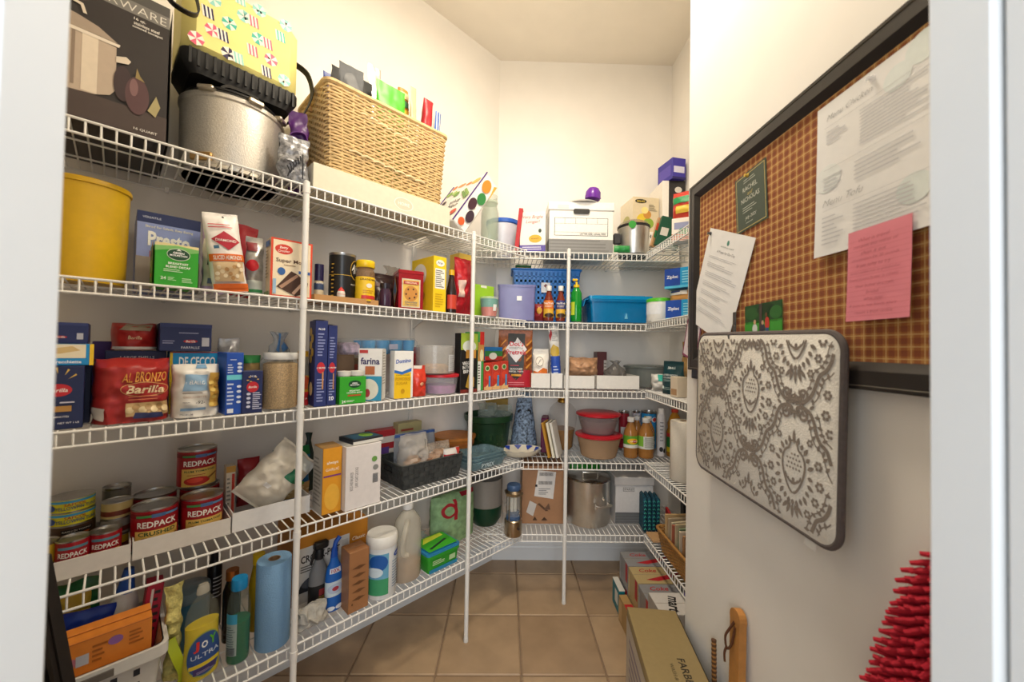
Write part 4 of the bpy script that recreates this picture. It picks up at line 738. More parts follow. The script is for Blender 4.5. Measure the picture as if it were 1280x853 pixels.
carton('oat_box', 'tall blue carton with white icons beside the white pasta bag', 'box', 'L', 3, 279, 301, 441, .015, .10, '#2653b4', [('r', 'F', .05, .56, .95, .64, '#6fd0e0'), ('l', 'F', .08, .15, .5, .52, '#c9d6f2', 6), ('l', 'F', .08, .66, .5, .82, '#c9d6f2', 4)]+[('o', 'F', .76, v, .14, .022, '#dce6f8') for v in (.2, .28, .37, .45, .7, .76, .82)]+[('r', 'F', .1, .03, .45, .1, '#e6ebf5'), ('l', 'F', .2, .87, .8, .9, '#c9d6f2', 1)], rot=4)
carton('pasta_box', 'small navy pasta box with red oval beside the tall blue carton', 'box', 'L', 3, 301, 327, 464, .012, .05, '#242e5c', logo('F', .5, .62, .3)+[('o', 'F', .5+.25*math.cos(i), .8+.06*math.sin(i*2), .06, .012, '#d8b45a') for i in range(5)]+[('l', 'F', .5, .08, .95, .5, '#c9cbe0', 9)]+[('o', 'F', .3, .16+.1*i, .1, .032, '#cfd2e6') for i in range(4)]+[('t', 'F', 'N.24', .5, .88, .28, '#dfe1ee')], rot=3, group=NL)
pouch('rice_bag', 'small clear bag with green band behind the navy pasta box', 'bag', 'L', 3, 301, 326, 445, .1, .05, '#b99a62', [('r', 'F', 0, .85, 1, 1, '#2f8a48')], style='block', seed=74)
rnd('grain_jar', 'large clear jar of brown rice with white lid', 'jar', 'L', 3, 326, 371, 441, .065, [('glass', [(0, 0), (.93, 0), (1, .03), (1, .82), (.93, .87), (.93, .9), (.9, .9), (.9, .86), (.97, .8), (.97, .04), (0, .02)], GL('#cfc3a8', .12)), ('rice', [(0, .02), (.92, .02), (.965, .04), (.965, .8), (.7, .83), (0, .83)], M('#c2a274', .7, 0, .5, 330, .6)), ('lid', [(.95, .88), (.98, .89), (.98, .99), (.96, 1), (0, 1)], P('#ecebe6', .35))], n=36)
pouch('bread_bag', 'crumpled clear bag with blue and white stripes behind the rice jar', 'bag', 'L', 3, 326, 372, 416, .2, .08, GL('#b5bac0', .7, .2), [('p', 'F', [(.35, .75), (.5, .98), (.62, .97), (.5, .72)], '#4a7fb8'), ('p', 'F', [(.6, .8), (.8, .86), (.95, .78), (.65, .72)], '#4a7fb8')], style='sack', seed=75, crumple=.012)
pouch('foil_packet', 'silver foil packet on top behind the tall blue carton', 'bag', 'L', 3, 272, 298, 424, .24, .05, M('#c9c9cc', .3, .4, .2, 60), style='pillow', seed=76, crumple=.008)
# right of the first pole
pouch('ramen_bag', 'yellow and red noodle packet beside the tall navy spaghetti boxes', 'bag', 'L', 3, 374, 387, 440, .06, .05, '#d9a832', [('r', 'F', 0, 0, 1, .25, '#c2222a'), ('r', 'F', .2, .55, .8, .9, '#8a857c'), ('t', 'F', 'A', .6, .13, .2, '#fff2e8'), ('p', 'F', [(.3, .3), (.7, .3), (.8, .5), (.4, .55)], '#c2502a')], style='block', seed=81)
for i, (xl, xr, yt, t, lab) in enumerate(((394, 409, 401, .012, 'tall navy spaghetti box with pasta shapes on its left side'), (410, 421, 407, .02, 'slimmer tall navy spaghetti box beside the open green coffee box'))):
    carton('spaghetti_box', lab, 'box', 'L', 3, xl, xr, yt, t, .085, '#27336e', [('o', 'F', .5, .45 if i == 0 else .47, .32, .065, '#c22a34'), ('t', 'F', 'Barilla', .5, .45 if i == 0 else .47, .14, '#f6efe9', .1, 1, math.pi/2), ('l', 'F', .2, .05, .8, .33, '#8f97c4', 8), ('l', 'F', .2, .58, .8, .86, '#8f97c4', 8), ('t', 'F', 'N.10' if i == 0 else '10', .5, .9 if i == 0 else .09, .5, '#f0f0f4', None, 2), ('r', 'F', .6, .2, .72, .4, '#c98f5a')]+[('o', 'L', .4+.25*(q % 2), .55+.08*q, .2, .05, '#c9a44a') for q in range(5)]+[('o', 'L', .6, .2, .25, .08, '#d8c9a0'), ('r', 'T', .1, .1, .9, .9, '#a8a090')], rot=-6, group='tall spaghetti boxes')
cb = carton('coffee_pod_box', 'open green coffee pod box beside the farina carton', 'box', 'L', 3, 424, 457, 471, .012, .10, '#38a52e', [('o', 'F', .56, .72, .24, .14, '#1d4a2e'), ('t', 'F', 'GREEN', .56, .755, .2, '#fff', None, 2), ('t', 'F', 'MOUNTAIN', .56, .69, .34, '#fff', None, 2), ('t', 'F', 'BREAKFAST', .56, .48, .4, '#f4f9f0'), ('t', 'F', 'COUNTRY BLEND', .56, .41, .6, '#f4f9f0'), ('r', 'F', .3, .28, .8, .34, '#b5552a'), ('t', 'F', '24', .15, .1, .14, '#f4f9f0', None, 2), ('l', 'F', .25, .06, .6, .15, '#cfe9c6', 2), ('r', 'T', .04, .04, .96, .96, '#5a4636'), ('r', 'L', 0, 0, 1, 1, '#2f8a28')], flaps=False)
w, d, h = cb['_w'], cb['_d'], cb['_h']
MB().add([(-w/2, d/2, h), (w/2, d/2, h), (w/2, d/2+.005, h+.075), (-w/2+.02, d/2+.005, h+.075), (-w/2, d/2-.001, h), (w/2, d/2-.001, h), (w/2, d/2+.004, h+.075), (-w/2+.02, d/2+.004, h+.075)], [(0, 1, 2, 3), (7, 6, 5, 4), (0, 4, 5, 1), (2, 6, 7, 3), (1, 5, 6, 2), (0, 3, 7, 4)]).build('open_flap', P('#6e5844'), cb, False)
for q in range(2): MB().lathe([(0, 0), (.02, 0), (.024, .03), (0, .032)], 14, cx=-.02+.045*q, cy=-.02).build('coffee_pod', P('#e6e2da'), cb)
for ch in cb.children:
    if ch.name.startswith('coffee_pod'): ch.location.z = h-.012
carton('farina_box', 'white and blue farina cereal carton with a bowl picture', 'box', 'L', 3, 459, 480, 436, .035, .07, '#e9e6e0', [('r', 'F', 0, .0, 1, .47, '#2b8fb4'), ('o', 'F', .45, .22, .42, .2, '#e3dccb'), ('o', 'F', .4, .15, .12, .08, '#b3323a'), ('t', 'F', 'farina', .5, .76, .8, '#33285c', .13, 2), ('r', 'F', .05, .91, .4, .97, '#c03a34'), ('r', 'F', .3, .5, .7, .66, '#b5653a'), ('r', 'R', .04, .02, .96, .98, '#f0eee9'), ('l', 'R', .1, .3, .9, .95, '#b8b4ab', 12)], rot=-38, w=.085)
carton('sugar_box', 'white and yellow powdered sugar box beside the farina carton', 'box', 'L', 3, 494, 516, 439, .03, .05, '#ecebe6', [('r', 'F', 0, 0, .88, .55, '#efc11c'), ('p', 'F', [(0, .6), (.4, .56), (.9, .64), (.9, .57), (.4, .5), (0, .54)], '#2f6fc0'), ('t', 'F', 'Domino', .46, .79, .8, '#2a56b0', .085, 2, .1, .2), ('t', 'F', 'CONFECTIONERS', .45, .49, .7, '#8a7a2a'), ('t', 'F', 'POWDERED', .47, .41, .8, '#c08f10', .065, 1), ('t', 'F', 'SUGAR', .4, .32, .6, '#c08f10', .055, 1), ('o', 'F', .45, .15, .1, .05, '#c08f10')], rot=-8)
carton('baking_powder_box', 'white carton with blue initial behind the green coffee box', 'box', 'L', 3, 455, 468, 444, .13, .06, '#e9e9e6', [('t', 'F', 'D', .5, .42, .5, '#2a4f9a', .14, 2)])
carton('red_box', 'plain red carton behind the powdered sugar box', 'box', 'L', 3, 500, 524, 434, .30, .05, '#9c1c2a', [('r', 'F', .1, .1, .9, .3, '#b83a44')])
pouch('chocolate_bag', 'small shiny red foil bag beside the powdered sugar box', 'bag', 'L', 3, 518, 535, 458, .025, .05, M('#d23a24', .3, 0, .1, 30), [('o', 'F', .5, .4, .15, .06, '#f0b48a'), ('r', 'F', .1, .9, .7, 1, '#efe6dc')], style='stand', seed=82, crumple=.005)
# pack of blue cups under clear wrap, lying on the boxes behind
pk = thing('party_cup_pack', 'clear wrapped pack of light blue party cups lying above the green coffee box', 'cups', fp('L', find_u('L', 470, .2, b3+.15), .2, TOPZ['white carton with blue initial behind the green coffee box']+.002), ANG['L']+.05, ry=-.03)
for q, x in enumerate((-.05, .012, .075, .135)):
    for yy in (-.03, .03): o = MB().lathe([(.022, 0), (.03, .055), (.031, .058), (.028, .058)], 14, cx=x, cy=yy).build('cup', P('#3aa3dc', .3), pk)
MB().box(-.16, -.09, -.05, .05, .0, .05, .012).build('pastel_plates', M('#d8b9c9', .5, 0, .5, 60), pk)
MB().box(-.175, .17, -.068, .068, -.001, .066, .016).build('plastic_wrap', GL('#cfd9dd', .22, .12), pk)
MB().box(.02, .06, -.0692, -.0685, .02, .042).build('price_label', P('#b9bccf'), pk, False)
carton('cracker_box', 'brown carton supporting the pack of blue cups', 'box', 'L', 3, 428, 448, 448, .14, .09, '#5a4632', [('r', 'F', .2, .6, .5, .9, '#c9a86a'), ('r', 'F', .6, .55, .9, .85, '#8a3a2a')])
zc = None
rl = rnd('round_container', 'round clear tub with red lid and pink contents beside the small red bag', 'container', 'L', 3, 530, 569, 467, .08, [('tub', [(0, 0), (.82, 0), (.86, .03), (.97, .86), (.94, .86), (.83, .06), (0, .05)], GL('#cfcad2', .35)), ('lid', [(.97, .84), (1.02, .86), (1.02, .97), (.9, 1), (0, .98)], P('#c8222e', .3)), ('pink_contents', [(0, .06), (.8, .06), (.86, .45), (.5, .5), (0, .42)], M('#b86aa8', .5, 0, .3, 60))], n=32)
zc = TOPZ['round clear tub with red lid and pink contents beside the small red bag']
rnd('pretzel_jar', 'wide clear jar with pale label standing on the red-lidded tub', 'container', 'L', 3, 522, 563, 432, .085, [('jar', [(0, 0), (.94, 0), (1, .04), (1, .92), (.98, 1), (.94, 1), (.96, .05), (0, .04)], GL('#c9c6c0', .4)), ('pretzels', [(0, .04), (.9, .04), (.92, .2), (.5, .34), (0, .26)], M('#b98f5c', .7, 0, .35, 90, .6))], [('r', 'F', .55, .1, .85, .68, '#c9c9c9'), ('l', 'F', .58, .14, .82, .64, '#85858a', 7)], z=zc+.001, n=32)
carton('veggie_box', 'black snack box with white slogan and green top beside the pole', 'box', 'L', 3, 575, 596, 417, .02, .045, '#1b1918', [('r', 'F', 0, .72, 1, 1, '#9cb43a'), ('o', 'F', .5, .78, .4, .1, '#d8ddd0'), ('r', 'F', .3, .58, .9, .72, '#c98f3a'), ('t', 'F', 'VEGGIES', .4, .5, .6, '#f2f0ea', .055, 2, .1), ('t', 'F', 'IN THE', .36, .43, .5, '#f2f0ea', .055, 2, .1), ('t', 'F', 'BIN', .36, .36, .4, '#f2f0ea', .055, 2, .1), ('p', 'F', [(.3, .1), (.45, .3), (.6, .33), (.8, .25), (.8, .1), (.6, .05)], '#d8ac42'), ('r', 'F', 0, 0, 1, .06, '#7a2a22')])
carton('snack_carton', 'slim carton with red top and food picture next to the pole', 'box', 'L', 3, 596.5, 604, 415, .05, .1, '#3f9a4a', [('r', 'F', 0, .0, .55, .5, '#e9e6df'), ('l', 'F', .05, .1, .5, .45, '#55504a', 8), ('r', 'F', 0, .5, 1, .82, '#c98f4a'), ('r', 'F', .3, .78, 1, 1, '#cf2f2a'), ('o', 'F', .6, .6, .3, .1, '#e6e0b0')])
for i, (xl, xr) in enumerate(((605, 614.5), (615, 625.5), (626, 635))):
    carton('fruit_bar_box', ('red fruit bar carton next to the slim food picture carton', 'red fruit bar carton in the middle of three', 'red fruit bar carton next to the pretzel bag')[i], 'box', 'L', 3, xl, xr, 454 - i*1.2, .045, .12, '#c23a2a', [('o', 'F', .4, .8, .3, .1, '#cfd8a8'), ('o', 'F', .4, .8, .2, .07, '#3f7a34'), ('o', 'F', .45, .5, .4, .14, '#d9452e'), ('r', 'F', .58, .1, .8, .52, '#2a94cc'), ('r', 'F', 0, 0, 1, .12, '#e3b47a'), ('p', 'F', [(.1, .1), (.5, .22), (.5, .1)], '#e9c48a')], group='red fruit bar cartons')
zf = TOPZ['red fruit bar carton next to the pretzel bag']
carton('granola_box', 'blue and green carton lying on the red fruit bar cartons', 'box', 'L', 3, 606, 628, 434, .07, .1, '#1f6aa8', [('r', 'F', 0, 0, 1, .7, '#2f7a3c'), ('r', 'F', 0, 0, 1, .3, '#a82a24'), ('o', 'F', .45, .32, .22, .26, '#d5d8cc')], z=zf+.004)
# ---- back wall
pouch('pretzel_bag', 'brown and red pretzel bag with white diamond and red lettering', 'bag', 'B', 3, 622, 665, 413, .02, .06, M('#8a4a1f', .4, 0, .35, 70), [
    ('r', 'F', .0, .0, 1, .3, '#b51f30'), ('p', 'F', [(.28, .94), (.78, .94), (.74, .24), (.52, .12), (.3, .24)], '#2b2a29'), ('p', 'F', [(.52, .9), (.84, .66), (.52, .43), (.2, .66)], '#d8d5d6'), ('t', 'F', "Dot's", .53, .755, .4, '#c22f3a', .085, 2), ('t', 'F', 'HOMESTYLE', .52, .68, .4, '#55504c', None, 0), ('t', 'F', 'Pretzels', .53, .61, .58, '#c22f3a', .085, 2), ('l', 'F', .35, .36, .7, .4, '#c23a44', 1), ('t', 'F', 'SEASONED', .53, .32, .36, '#efe9df'), ('t', 'F', 'PRETZEL TWISTS', .53, .275, .42, '#efe9df'), ('r', 'F', .38, .195, .68, .23, '#d8982e'), ('l', 'F', .05, .03, .9, .1, '#e08a94', 2)]+[('p', 'F', [(.03+.02*q, .35+.13*q), (.22, .45+.13*q), (.24, .42+.13*q), (.06, .32+.13*q)], '#d08a3a') for q in range(4)]+[('p', 'F', [(.8, .35+.13*q), (.98, .45+.13*q), (.99, .42+.13*q), (.82, .32+.13*q)], '#d08a3a') for q in range(4)], style='stand', seed=83, rot=0, crumple=.003)
for i, (xl, xr) in enumerate(((664, 687.5), (689, 703), (705, 743), (746, 799))):
    lab = ['small white cardboard bin holding the orange cracker bag', 'small white cardboard bin holding the blue chip bag', 'white cardboard bin under the clear bag of rolls', 'wide white cardboard bin next to the grey lidded tub'][i]
    tray('cardboard_bin', lab, 'tray', 'B', 3, xl, xr, 467+(i > 1)*3, .03, .26, '#e8e5df', group='white cardboard bins')
ztr = HZ[3]+.005
pouch('cracker_bag', 'white and orange cracker bag standing in the first white bin', 'bag', 'B', 3, 666, 686, 437, .04, .06, '#e9e4da', [('p', 'F', [(0, 0), (1, 0), (1, .45), (.6, .5), (.3, .38), (0, .42)], '#e0762a'), ('o', 'F', .4, .66, .27, .15, '#e9e0cf'), ('o', 'F', .4, .66, .24, .13, '#3a3340'), ('o', 'F', .4, .66, .22, .115, '#ece5d8'), ('t', 'F', 'Goldfish', .4, .66, .34, '#3a3340', None, 1, .9)], z=ztr, style='stand', seed=84)
pouch('chip_bag', 'tall white and blue chip bag leaning out of the second white bin', 'bag', 'B', 3, 690, 703, 408, .06, .055, '#d9d7d2', [('r', 'F', 0, .0, 1, .5, '#2a52b4'), ('p', 'F', [(0, .5), (1, .5), (1, .62), (.4, .7), (0, .6)], '#c9a83a'), ('l', 'F', .3, .75, .9, .95, '#8a8a8a', 6), ('p', 'F', [(0, .85), (.25, .98), (.3, .85), (.15, .75)], '#b32a34'), ('l', 'F', .2, .2, .8, .35, '#cfdaf0', 3)], z=ztr, style='stand', seed=85, ry=-.07, crumple=.004)
pouch('bread_roll_bag', 'clear plastic bag of bread rolls lying on the third white bin', 'bag', 'B', 3, 712, 750, 447, .05, .12, M('#b98d6a', .35, 0, .25, 30), style='pillow', seed=86, z=HZ[3]+.055, crumple=.01, h=.105)
carton('cookie_carton', 'dark red gabled carton in the wide white bin', 'box', 'B', 3, 746, 758, 440, .19, .09, '#5c2a2c', [('r', 'R', 0, 0, 1, 1, '#b5b0ac'), ('r', 'F', .7, 0, 1, .75, '#bdb8b2'), ('l', 'F', .72, .1, .98, .7, '#7a746e', 6)], z=ztr)
pouch('nut_bag', 'dark grey translucent bag slumped in the wide white bin', 'bag', 'B', 3, 757, 786, 452, .08, .09, GL('#6f6a66', .8, .2), style='sack', seed=87, z=ztr, crumple=.01)
pouch('apple_bag', 'clear bag with a green fruit beside the white shelf pole', 'bag', 'B', 3, 707, 722, 446, .16, .07, GL('#8a8a72', .7, .2), [('o', 'F', .3, .5, .25, .2, '#6a9a2a')], style='sack', seed=88, z=ztr, crumple=.008)
gr = rnd('lidded_tub', 'large round grey plastic tub with lid in the back corner of third shelf', 'tub', 'B', 3, 781, 841, 457, .24, [('tub', [(0, 0), (.85, 0), (.88, .03), (1, .9), (.96, .9), (.84, .05), (0, .05)], GL('#9aa09a', .85, .25)), ('lid', [(1.0, .88), (1.06, .9), (1.06, .97), (.95, 1), (0, 1)], P('#6f7671', .35))], n=36)
# recess, third shelf
pouch_at('frozen_fruit_bag', 'clear and teal crumpled bag lying on the third recess shelf', 'bag', fp('R', .04, .09, b3+.002), -.3, .14, .085, .09, M('#cfcdc6', .35, 0, .3, 40), [('r', 'F', .4, .5, 1, .9, '#1fa294'), ('r', 'F', .2, .6, .5, .95, '#23a89a'), ('r', 'F', .75, .1, .95, .4, '#c98a72')], style='pillow', seed=91, crumple=.01)
pouch_at('coffee_pouch', 'dark teal stand-up coffee bag with white print in the recess', 'bag', fp('R', .17, .07, b3+.002), -math.pi/2+.5, .11, .155, .06, P('#123c43', .4), [('t', 'F', 'SMALL', .5, .8, .4, '#e3e9e6'), ('t', 'F', 'AFTER-NOON', .5, .58, .7, '#e3e9e6'), ('t', 'F', 'COOKIE MIX', .5, .5, .62, '#e3e9e6'), ('l', 'F', .2, .38, .8, .45, '#9fb5b2', 2), ('l', 'F', .2, .12, .8, .22, '#9fb5b2', 3), ('o', 'F', .2, .2, .06, .05, '#e3e9e6')], style='stand', seed=92, crumple=.003)
pouch_at('tea_bag', 'tan and black patterned bag behind the dark teal coffee bag', 'bag', fp('R', .17, .17, b3+.002), -math.pi/2+.5, .13, .25, .06, M('#b08a52', .45, 0, .4, 50), [('r', 'F', .1, .7, .9, .9, '#2f2f2f')], style='stand', seed=93)
carton_at('spice_carton', 'small beige carton in front of the dark teal coffee bag', 'box', fp('R', .27, .05, b3+.001), -math.pi/2+.2, .05, .05, .09, '#d8c9b2', [('r', 'F', .1, .1, .9, .4, '#b08a62')])
# ================================================================== FOURTH SHELF
b4 = HZ[4]
T1, w_, h_, zt4 = tray('cardboard_bin', 'white cardboard bin of tuna and small tomato cans', 'tray', 'L', 4, 58, 163, 693, .085, .24, '#dcd6cf', group='white cardboard bins')
tray('cardboard_bin', 'white cardboard bin of large red tomato cans', 'tray', 'L', 4, 165, 288, 662, .085, .24, '#dcd6cf', group='white cardboard bins')
tray('cardboard_bin', 'white cardboard bin with the bag of flour', 'tray', 'L', 4, 290, 387, 630, .088, .24, '#e6e4e2', group='white cardboard bins')
RED = '#a01722'
def redpack(kind): return [('r', 'F', 0, .80, 1, .90, '#7a1018'), ('r', 'F', .2, .815, .42, .865, '#3f8a4a'), ('r', 'F', .42, .80, .6, .88, '#4a6a9a'), ('r', 'F', .6, .815, .82, .865, '#5a8ab8'), ('t', 'F', 'REDPACK', .5, .655, .54, '#f4eee6', .14, 2), ('r', 'F', .2, .06, .8, .52, '#dcb45a'), ('t', 'F', kind, .5, .45, .5, '#2a4a2a', None, 2), ('l', 'F', .3, .33, .7, .38, '#a8402a', 1), ('o', 'F', .45, .2, .2, .11, '#b8241c'), ('o', 'F', .42, .22, .12, .06, '#d8452e'), ('p', 'F', [(.6, .25), (.76, .36), (.78, .33), (.63, .21)], '#8a5a2a')]
def bigcan(label, xl, xr, yt, tc, kind, z=None, grp='large red tomato cans'):
    return rnd('tomato_can', label, 'can', 'L', 4, xl, xr, yt, tc, can_parts(P(RED, .3)), redpack(kind), z=z or zt4, group=grp, h=.118, R=.0505, rot=3)
bigcan('large red crushed tomato can at the front of the bin', 167, 217, 617, .145, 'CRUSHED')
bigcan('large red tomato can behind the crushed tomato can', 168, 215, 603, .255, 'CRUSHED')
bigcan('large red whole plum tomato can at the front of the bin', 226, 276, 612, .145, 'PLUM TOMATOES')
bigcan('large red plum tomato can in the back row under another can', 224, 272, 603, .255, 'PLUM TOMATOES')
bigcan('large red plum tomato can stacked on top of another can', 222, 268, 549, .255, 'PLUM TOMATOES', zt4+.119)
def smallcan(label, xl, xr, yt, tc, z=None, col=RED, h=.082, R=.0305, pr=None, grp='small tomato cans'):
    return rnd('small_can', label, 'can', 'L', 4, xl, xr, yt, tc, can_parts(P(col, .3)), pr if pr is not None else [('r', 'F', .2, .76, .8, .84, '#5a8a9a'), ('t', 'F', 'REDPACK', .5, .6, .56, '#f4eee6', .15, 2), ('r', 'F', .2, .06, .8, .45, '#dcb45a'), ('o', 'F', .5, .25, .2, .12, '#b8241c')], z=z or zt4, group=grp, h=h, R=R, rot=2)
smallcan('small red tomato can in the front row below the tuna tins', 72, 108, 671, .125)
smallcan('small red tomato can in the front row beside the olive cans', 112, 149, 662, .13)
smallcan('yellow banded can at the bin end next to the door jamb', 34, 64, 668, .14, col='#c9a92a', pr=[('r', 'F', 0, .1, 1, .4, '#8a2a1a')])
for i in range(3):
    smallcan(('yellow banded small can at the foot of the short can stack', 'grey banded small can in the middle of the short can stack', 'tan banded small can on top of the short can stack')[i], 128+2*i, 158+i, 0, .195, z=zt4+.045*i+.0, col=('#c8a020', '#8a8478', '#b5a06a')[i], h=.044, R=.0315, pr=[('r', 'F', 0, .2, 1, .5, '#6a2a1a')], grp='stack of small cans')
smallcan('small tin on the stack with silver lid', 130, 158, 0, .285, z=zt4, col='#6f6a60', h=.15, pr=[('r', 'F', 0, .3, 1, .6, '#b5902a')], grp=None)
def tuna(label, z, col, pr, h=.033, R=.043, grp='stacked tuna tins', xl=62, xr=116, tc=.215):
    return rnd('tuna_tin', label, 'can', 'L', 4, xl, xr, 0, tc, can_parts(P(col, .3)), pr, z=z, group=grp, h=h, R=R, rot=3)
YT = [('r', 'F', 0, .72, 1, .9, '#3a9ac8'), ('t', 'F', 'SAFCOL', .55, .6, .3, '#b3242a', .22), ('t', 'F', 'YELLOWFIN TUNA', .58, .34, .6, '#2a4a7a', .25), ('o', 'F', .2, .4, .08, .25, '#2a4a8a')]
tuna('round white tin under the stacked tuna tins', zt4, '#cfcac2', [('o', 'F', .5, .5, .12, .3, '#a8763a'), ('r', 'F', .7, .2, .95, .7, '#b98a4a')], h=.05, R=.05, grp=None)
tuna('dark brown tin below the yellow tuna tins', zt4+.052, '#4a3222', [('r', 'F', .35, .55, .8, .8, '#1d1a18'), ('t', 'F', 'RAGU DI TONNO', .57, .68, .4, '#e3dccb'), ('p', 'F', [(.4, .5), (.75, .5), (.65, .15), (.5, .15)], '#c8662a'), ('o', 'F', .57, .4, .1, .12, '#4a9a3a')], h=.043, grp=None)
tuna('yellow and blue tuna tin below another one', zt4+.096, '#d8cf2a', YT)
tuna('yellow and blue tuna tin on top of the stack', zt4+.13, '#d8cf2a', YT)
smallcan('tall green labelled can next to the door jamb behind tuna tins', 36, 60, 596, .275, col='#2f5a34', h=.145, R=.04, pr=[('r', 'F', 0, .85, 1, .93, '#dcdcd4')], grp=None)
carton('yeast_box', 'narrow white and orange packet box beside the tomato cans', 'box', 'L', 4, 281, 293, 583, .2, .04, '#d9ccb8', [('r', 'F', 0, .88, 1, 1, '#b98a3a'), ('r', 'F', .6, .0, .9, .85, '#c23a2a'), ('l', 'F', .1, .1, .5, .8, '#8a8378', 9)], z=zt4)
pouch('flour_bag', 'clear plastic bag of white flour slumped in the bin', 'bag', 'L', 4, 292, 340, 590, .10, .09, M('#d9d0bf', .3, 0, .1, 25), [('r', 'F', .55, .55, .85, .72, '#1f6a4a'), ('r', 'F', .6, .78, .98, .95, '#d8dcd8'), ('r', 'F', .3, .3, .45, .36, '#f4f2ee')], z=zt4+.05, style='pillow', seed=101, ry=.8, crumple=.009, w=.15, h=.21)
pouch('rice_pouch', 'teal and green rice pouch behind the flour bag', 'bag', 'L', 4, 342, 388, 562, .225, .05, '#1d6aa0', [('r', 'F', 0, .82, 1, 1, '#1f7a3c'), ('r', 'F', 0, .45, 1, .82, '#1b86a8'), ('t', 'F', 'Green', .35, .78, .3, '#e9f2ec', None, 1, 0, .2), ('t', 'F', 'BROWN', .7, .62, .36, '#e9f2f6', None, 2), ('t', 'F', 'RICE', .74, .52, .26, '#e9f2f6', None, 2), ('r', 'F', .02, .04, .98, .3, '#c9a468'), ('o', 'F', .3, .33, .2, .06, '#b52a2a'), ('o', 'F', .6, .3, .2, .05, '#5a9a3a')]+[('o', 'F', .1+.08*i, .12+.05*(i % 3), .05, .02, '#e6cf98') for i in range(11)], z=zt4, style='stand', seed=102)
pouch('spice_bag', 'dark green pointed bag behind the teal rice pouch', 'bag', 'L', 4, 378, 396, 543, .28, .05, '#1a2f26', style='sack', seed=103)
pouch('red_snack_bag', 'red wrapped packet lying behind the flour bag', 'bag', 'L', 4, 297, 325, 575, .27, .05, '#9c2228', style='pillow', seed=104)
carton('orange_carton', 'orange broth carton with white end beside the white coffee carton', 'box', 'L', 4, 402, 426, 560, .028, .085, '#e09a28', [('t', 'F', 'always', .5, .77, .6, '#f8efe0'), ('t', 'F', 'GARLIC', .5, .67, .7, '#f8efe0', None, 0), ('r', 'F', .04, .56, .96, .585, '#7a3a7a'), ('o', 'F', .5, .25, .4, .2, '#e8b040'), ('r', 'L', 0, 0, 1, 1, '#b0aaa2'), ('l', 'L', .1, .1, .9, .85, '#7f7a74', 12), ('r', 'T', 0, 0, 1, 1, '#c99a5a')])
wc = carton('coffee_carton', 'white carton with barcode beside the black woven basket', 'box', 'L', 4, 431, 475, 556, .004, .11, '#e3dcd8', [('t', 'F', 'DARK ROAST GROUND', .3, .5, .55, '#77716d', .05, 0, math.pi/2), ('t', 'F', 'BOLD AND BALANCED', .16, .45, .5, '#77716d', .05, 0, math.pi/2), ('c', 'F', .76, .35, .92, .5, '#3a3a3a'), ('o', 'F', .84, .6, .08, .045, '#8a8a86'), ('o', 'F', .8, .74, .08, .045, '#6a9a4a'), ('o', 'L', .35, .3, .28, .22, '#1f1d1d'), ('r', 'L', 0, 0, 1, 1, '#e0d9d5'), ('o', 'L', .35, .3, .28, .22, '#1f1d1d'), ('r', 'T', .04, .05, .96, .95, '#c9c5bf')])
zw = TOPZ['white carton with barcode beside the black woven basket']
wq = fp('L', find_u('L', 453, .06, zw), .07, zw+.002)
carton_at('phone_box', 'dark blue and green flat box lying on the white coffee carton', 'box', wq, ANG['L']+.1, .12, .1, .016, '#20242c', [('r', 'T', .08, .08, .92, .92, '#245a78'), ('o', 'T', .65, .5, .2, .3, '#7fb43a'), ('r', 'F', 0, .0, 1, .6, '#d8d4cc')], flaps=False)
# black woven basket with bread
um, w, h, z = spot('L', 4, 502, 578, 575, .03)
wb_ = thing('woven_basket', 'charcoal woven basket holding bags of bread', 'basket', fp('L', um, .03+.105, z), ANG['L'])
CH = M('#3b3d3c', .7, 0, .3, 55, .35)
def wface(f, u, v):
    s = .9+.1*v; W2, D2 = w*s/2, .21*s/2
    return {'F': (-W2+2*W2*u, -D2, v*h), 'B': (W2-2*W2*u, D2, v*h), 'L': (-W2, D2-2*D2*u, v*h), 'R': (W2, -D2+2*D2*u, v*h)}[f]
for f, nu, nrm in (('F', 12, (0, -1)), ('L', 8, (-1, 0)), ('R', 8, (1, 0)), ('B', 12, (0, 1))):
    b = MB().grid(lambda u, v: wface(f, u, v), 1, 1); b.build('liner', CH, wb_, False)
    for i in range(nu):
        for j in range(5):
            if f == 'L' and j == 3 and i in (3, 4): continue
            u0, u1, v0, v1 = (i+.04)/nu, (i+.96)/nu, (j+.04)/5, (j+.96)/5; o = .003 if (i+j) % 2 else .001
            base = [wface(f, a, c) for a, c in ((u0, v0), (u1, v0), (u1, v1), (u0, v1))]
            vs = [(x+nrm[0]*.0002, y+nrm[1]*.0002, zz_) for x, y, zz_ in base]+[(x*.999+nrm[0]*o, y*.999+nrm[1]*o, zz_) for x, y, zz_ in base]
            MB().add(vs, [(4, 5, 6, 7), (0, 1, 5, 4), (1, 2, 6, 5), (2, 3, 7, 6), (3, 0, 4, 7)]).build('woven_strip', CH, wb_, False)
MB().tube([(x, y, h) for x, y in rrect(w+.002, .212, .008, 2)], .004, 5, True).build('rim', CH, wb_)
MB().box(-w*.45, w*.45, -.09, .09, .001, .004).build('base', CH, wb_, False)
MB().tube([(-w/2-.004, y, z_) for y, z_ in ((-.03, h*.62), (-.025, h*.82), (.025, h*.82), (.03, h*.62))], .0035, 6, True).build('handle_hole', P('#111112'), wb_)
BAGC = lambda c: M(c, .25, 0, .25, 25)
bg = pouch('bread_bag', 'clear plastic bread bag lying at the left of the charcoal basket', 'bag', 'L', 4, 506, 540, 545, .05, .1, GL('#ddd6cc', .5, .1), style='pillow', seed=111, z=z+.01, crumple=.012)
MB().box(-.04, .04, -.034, .034, .012, .10, .024).build('bread_slices', M('#b07f4c', .8, 0, .25, 40, .3), bg)
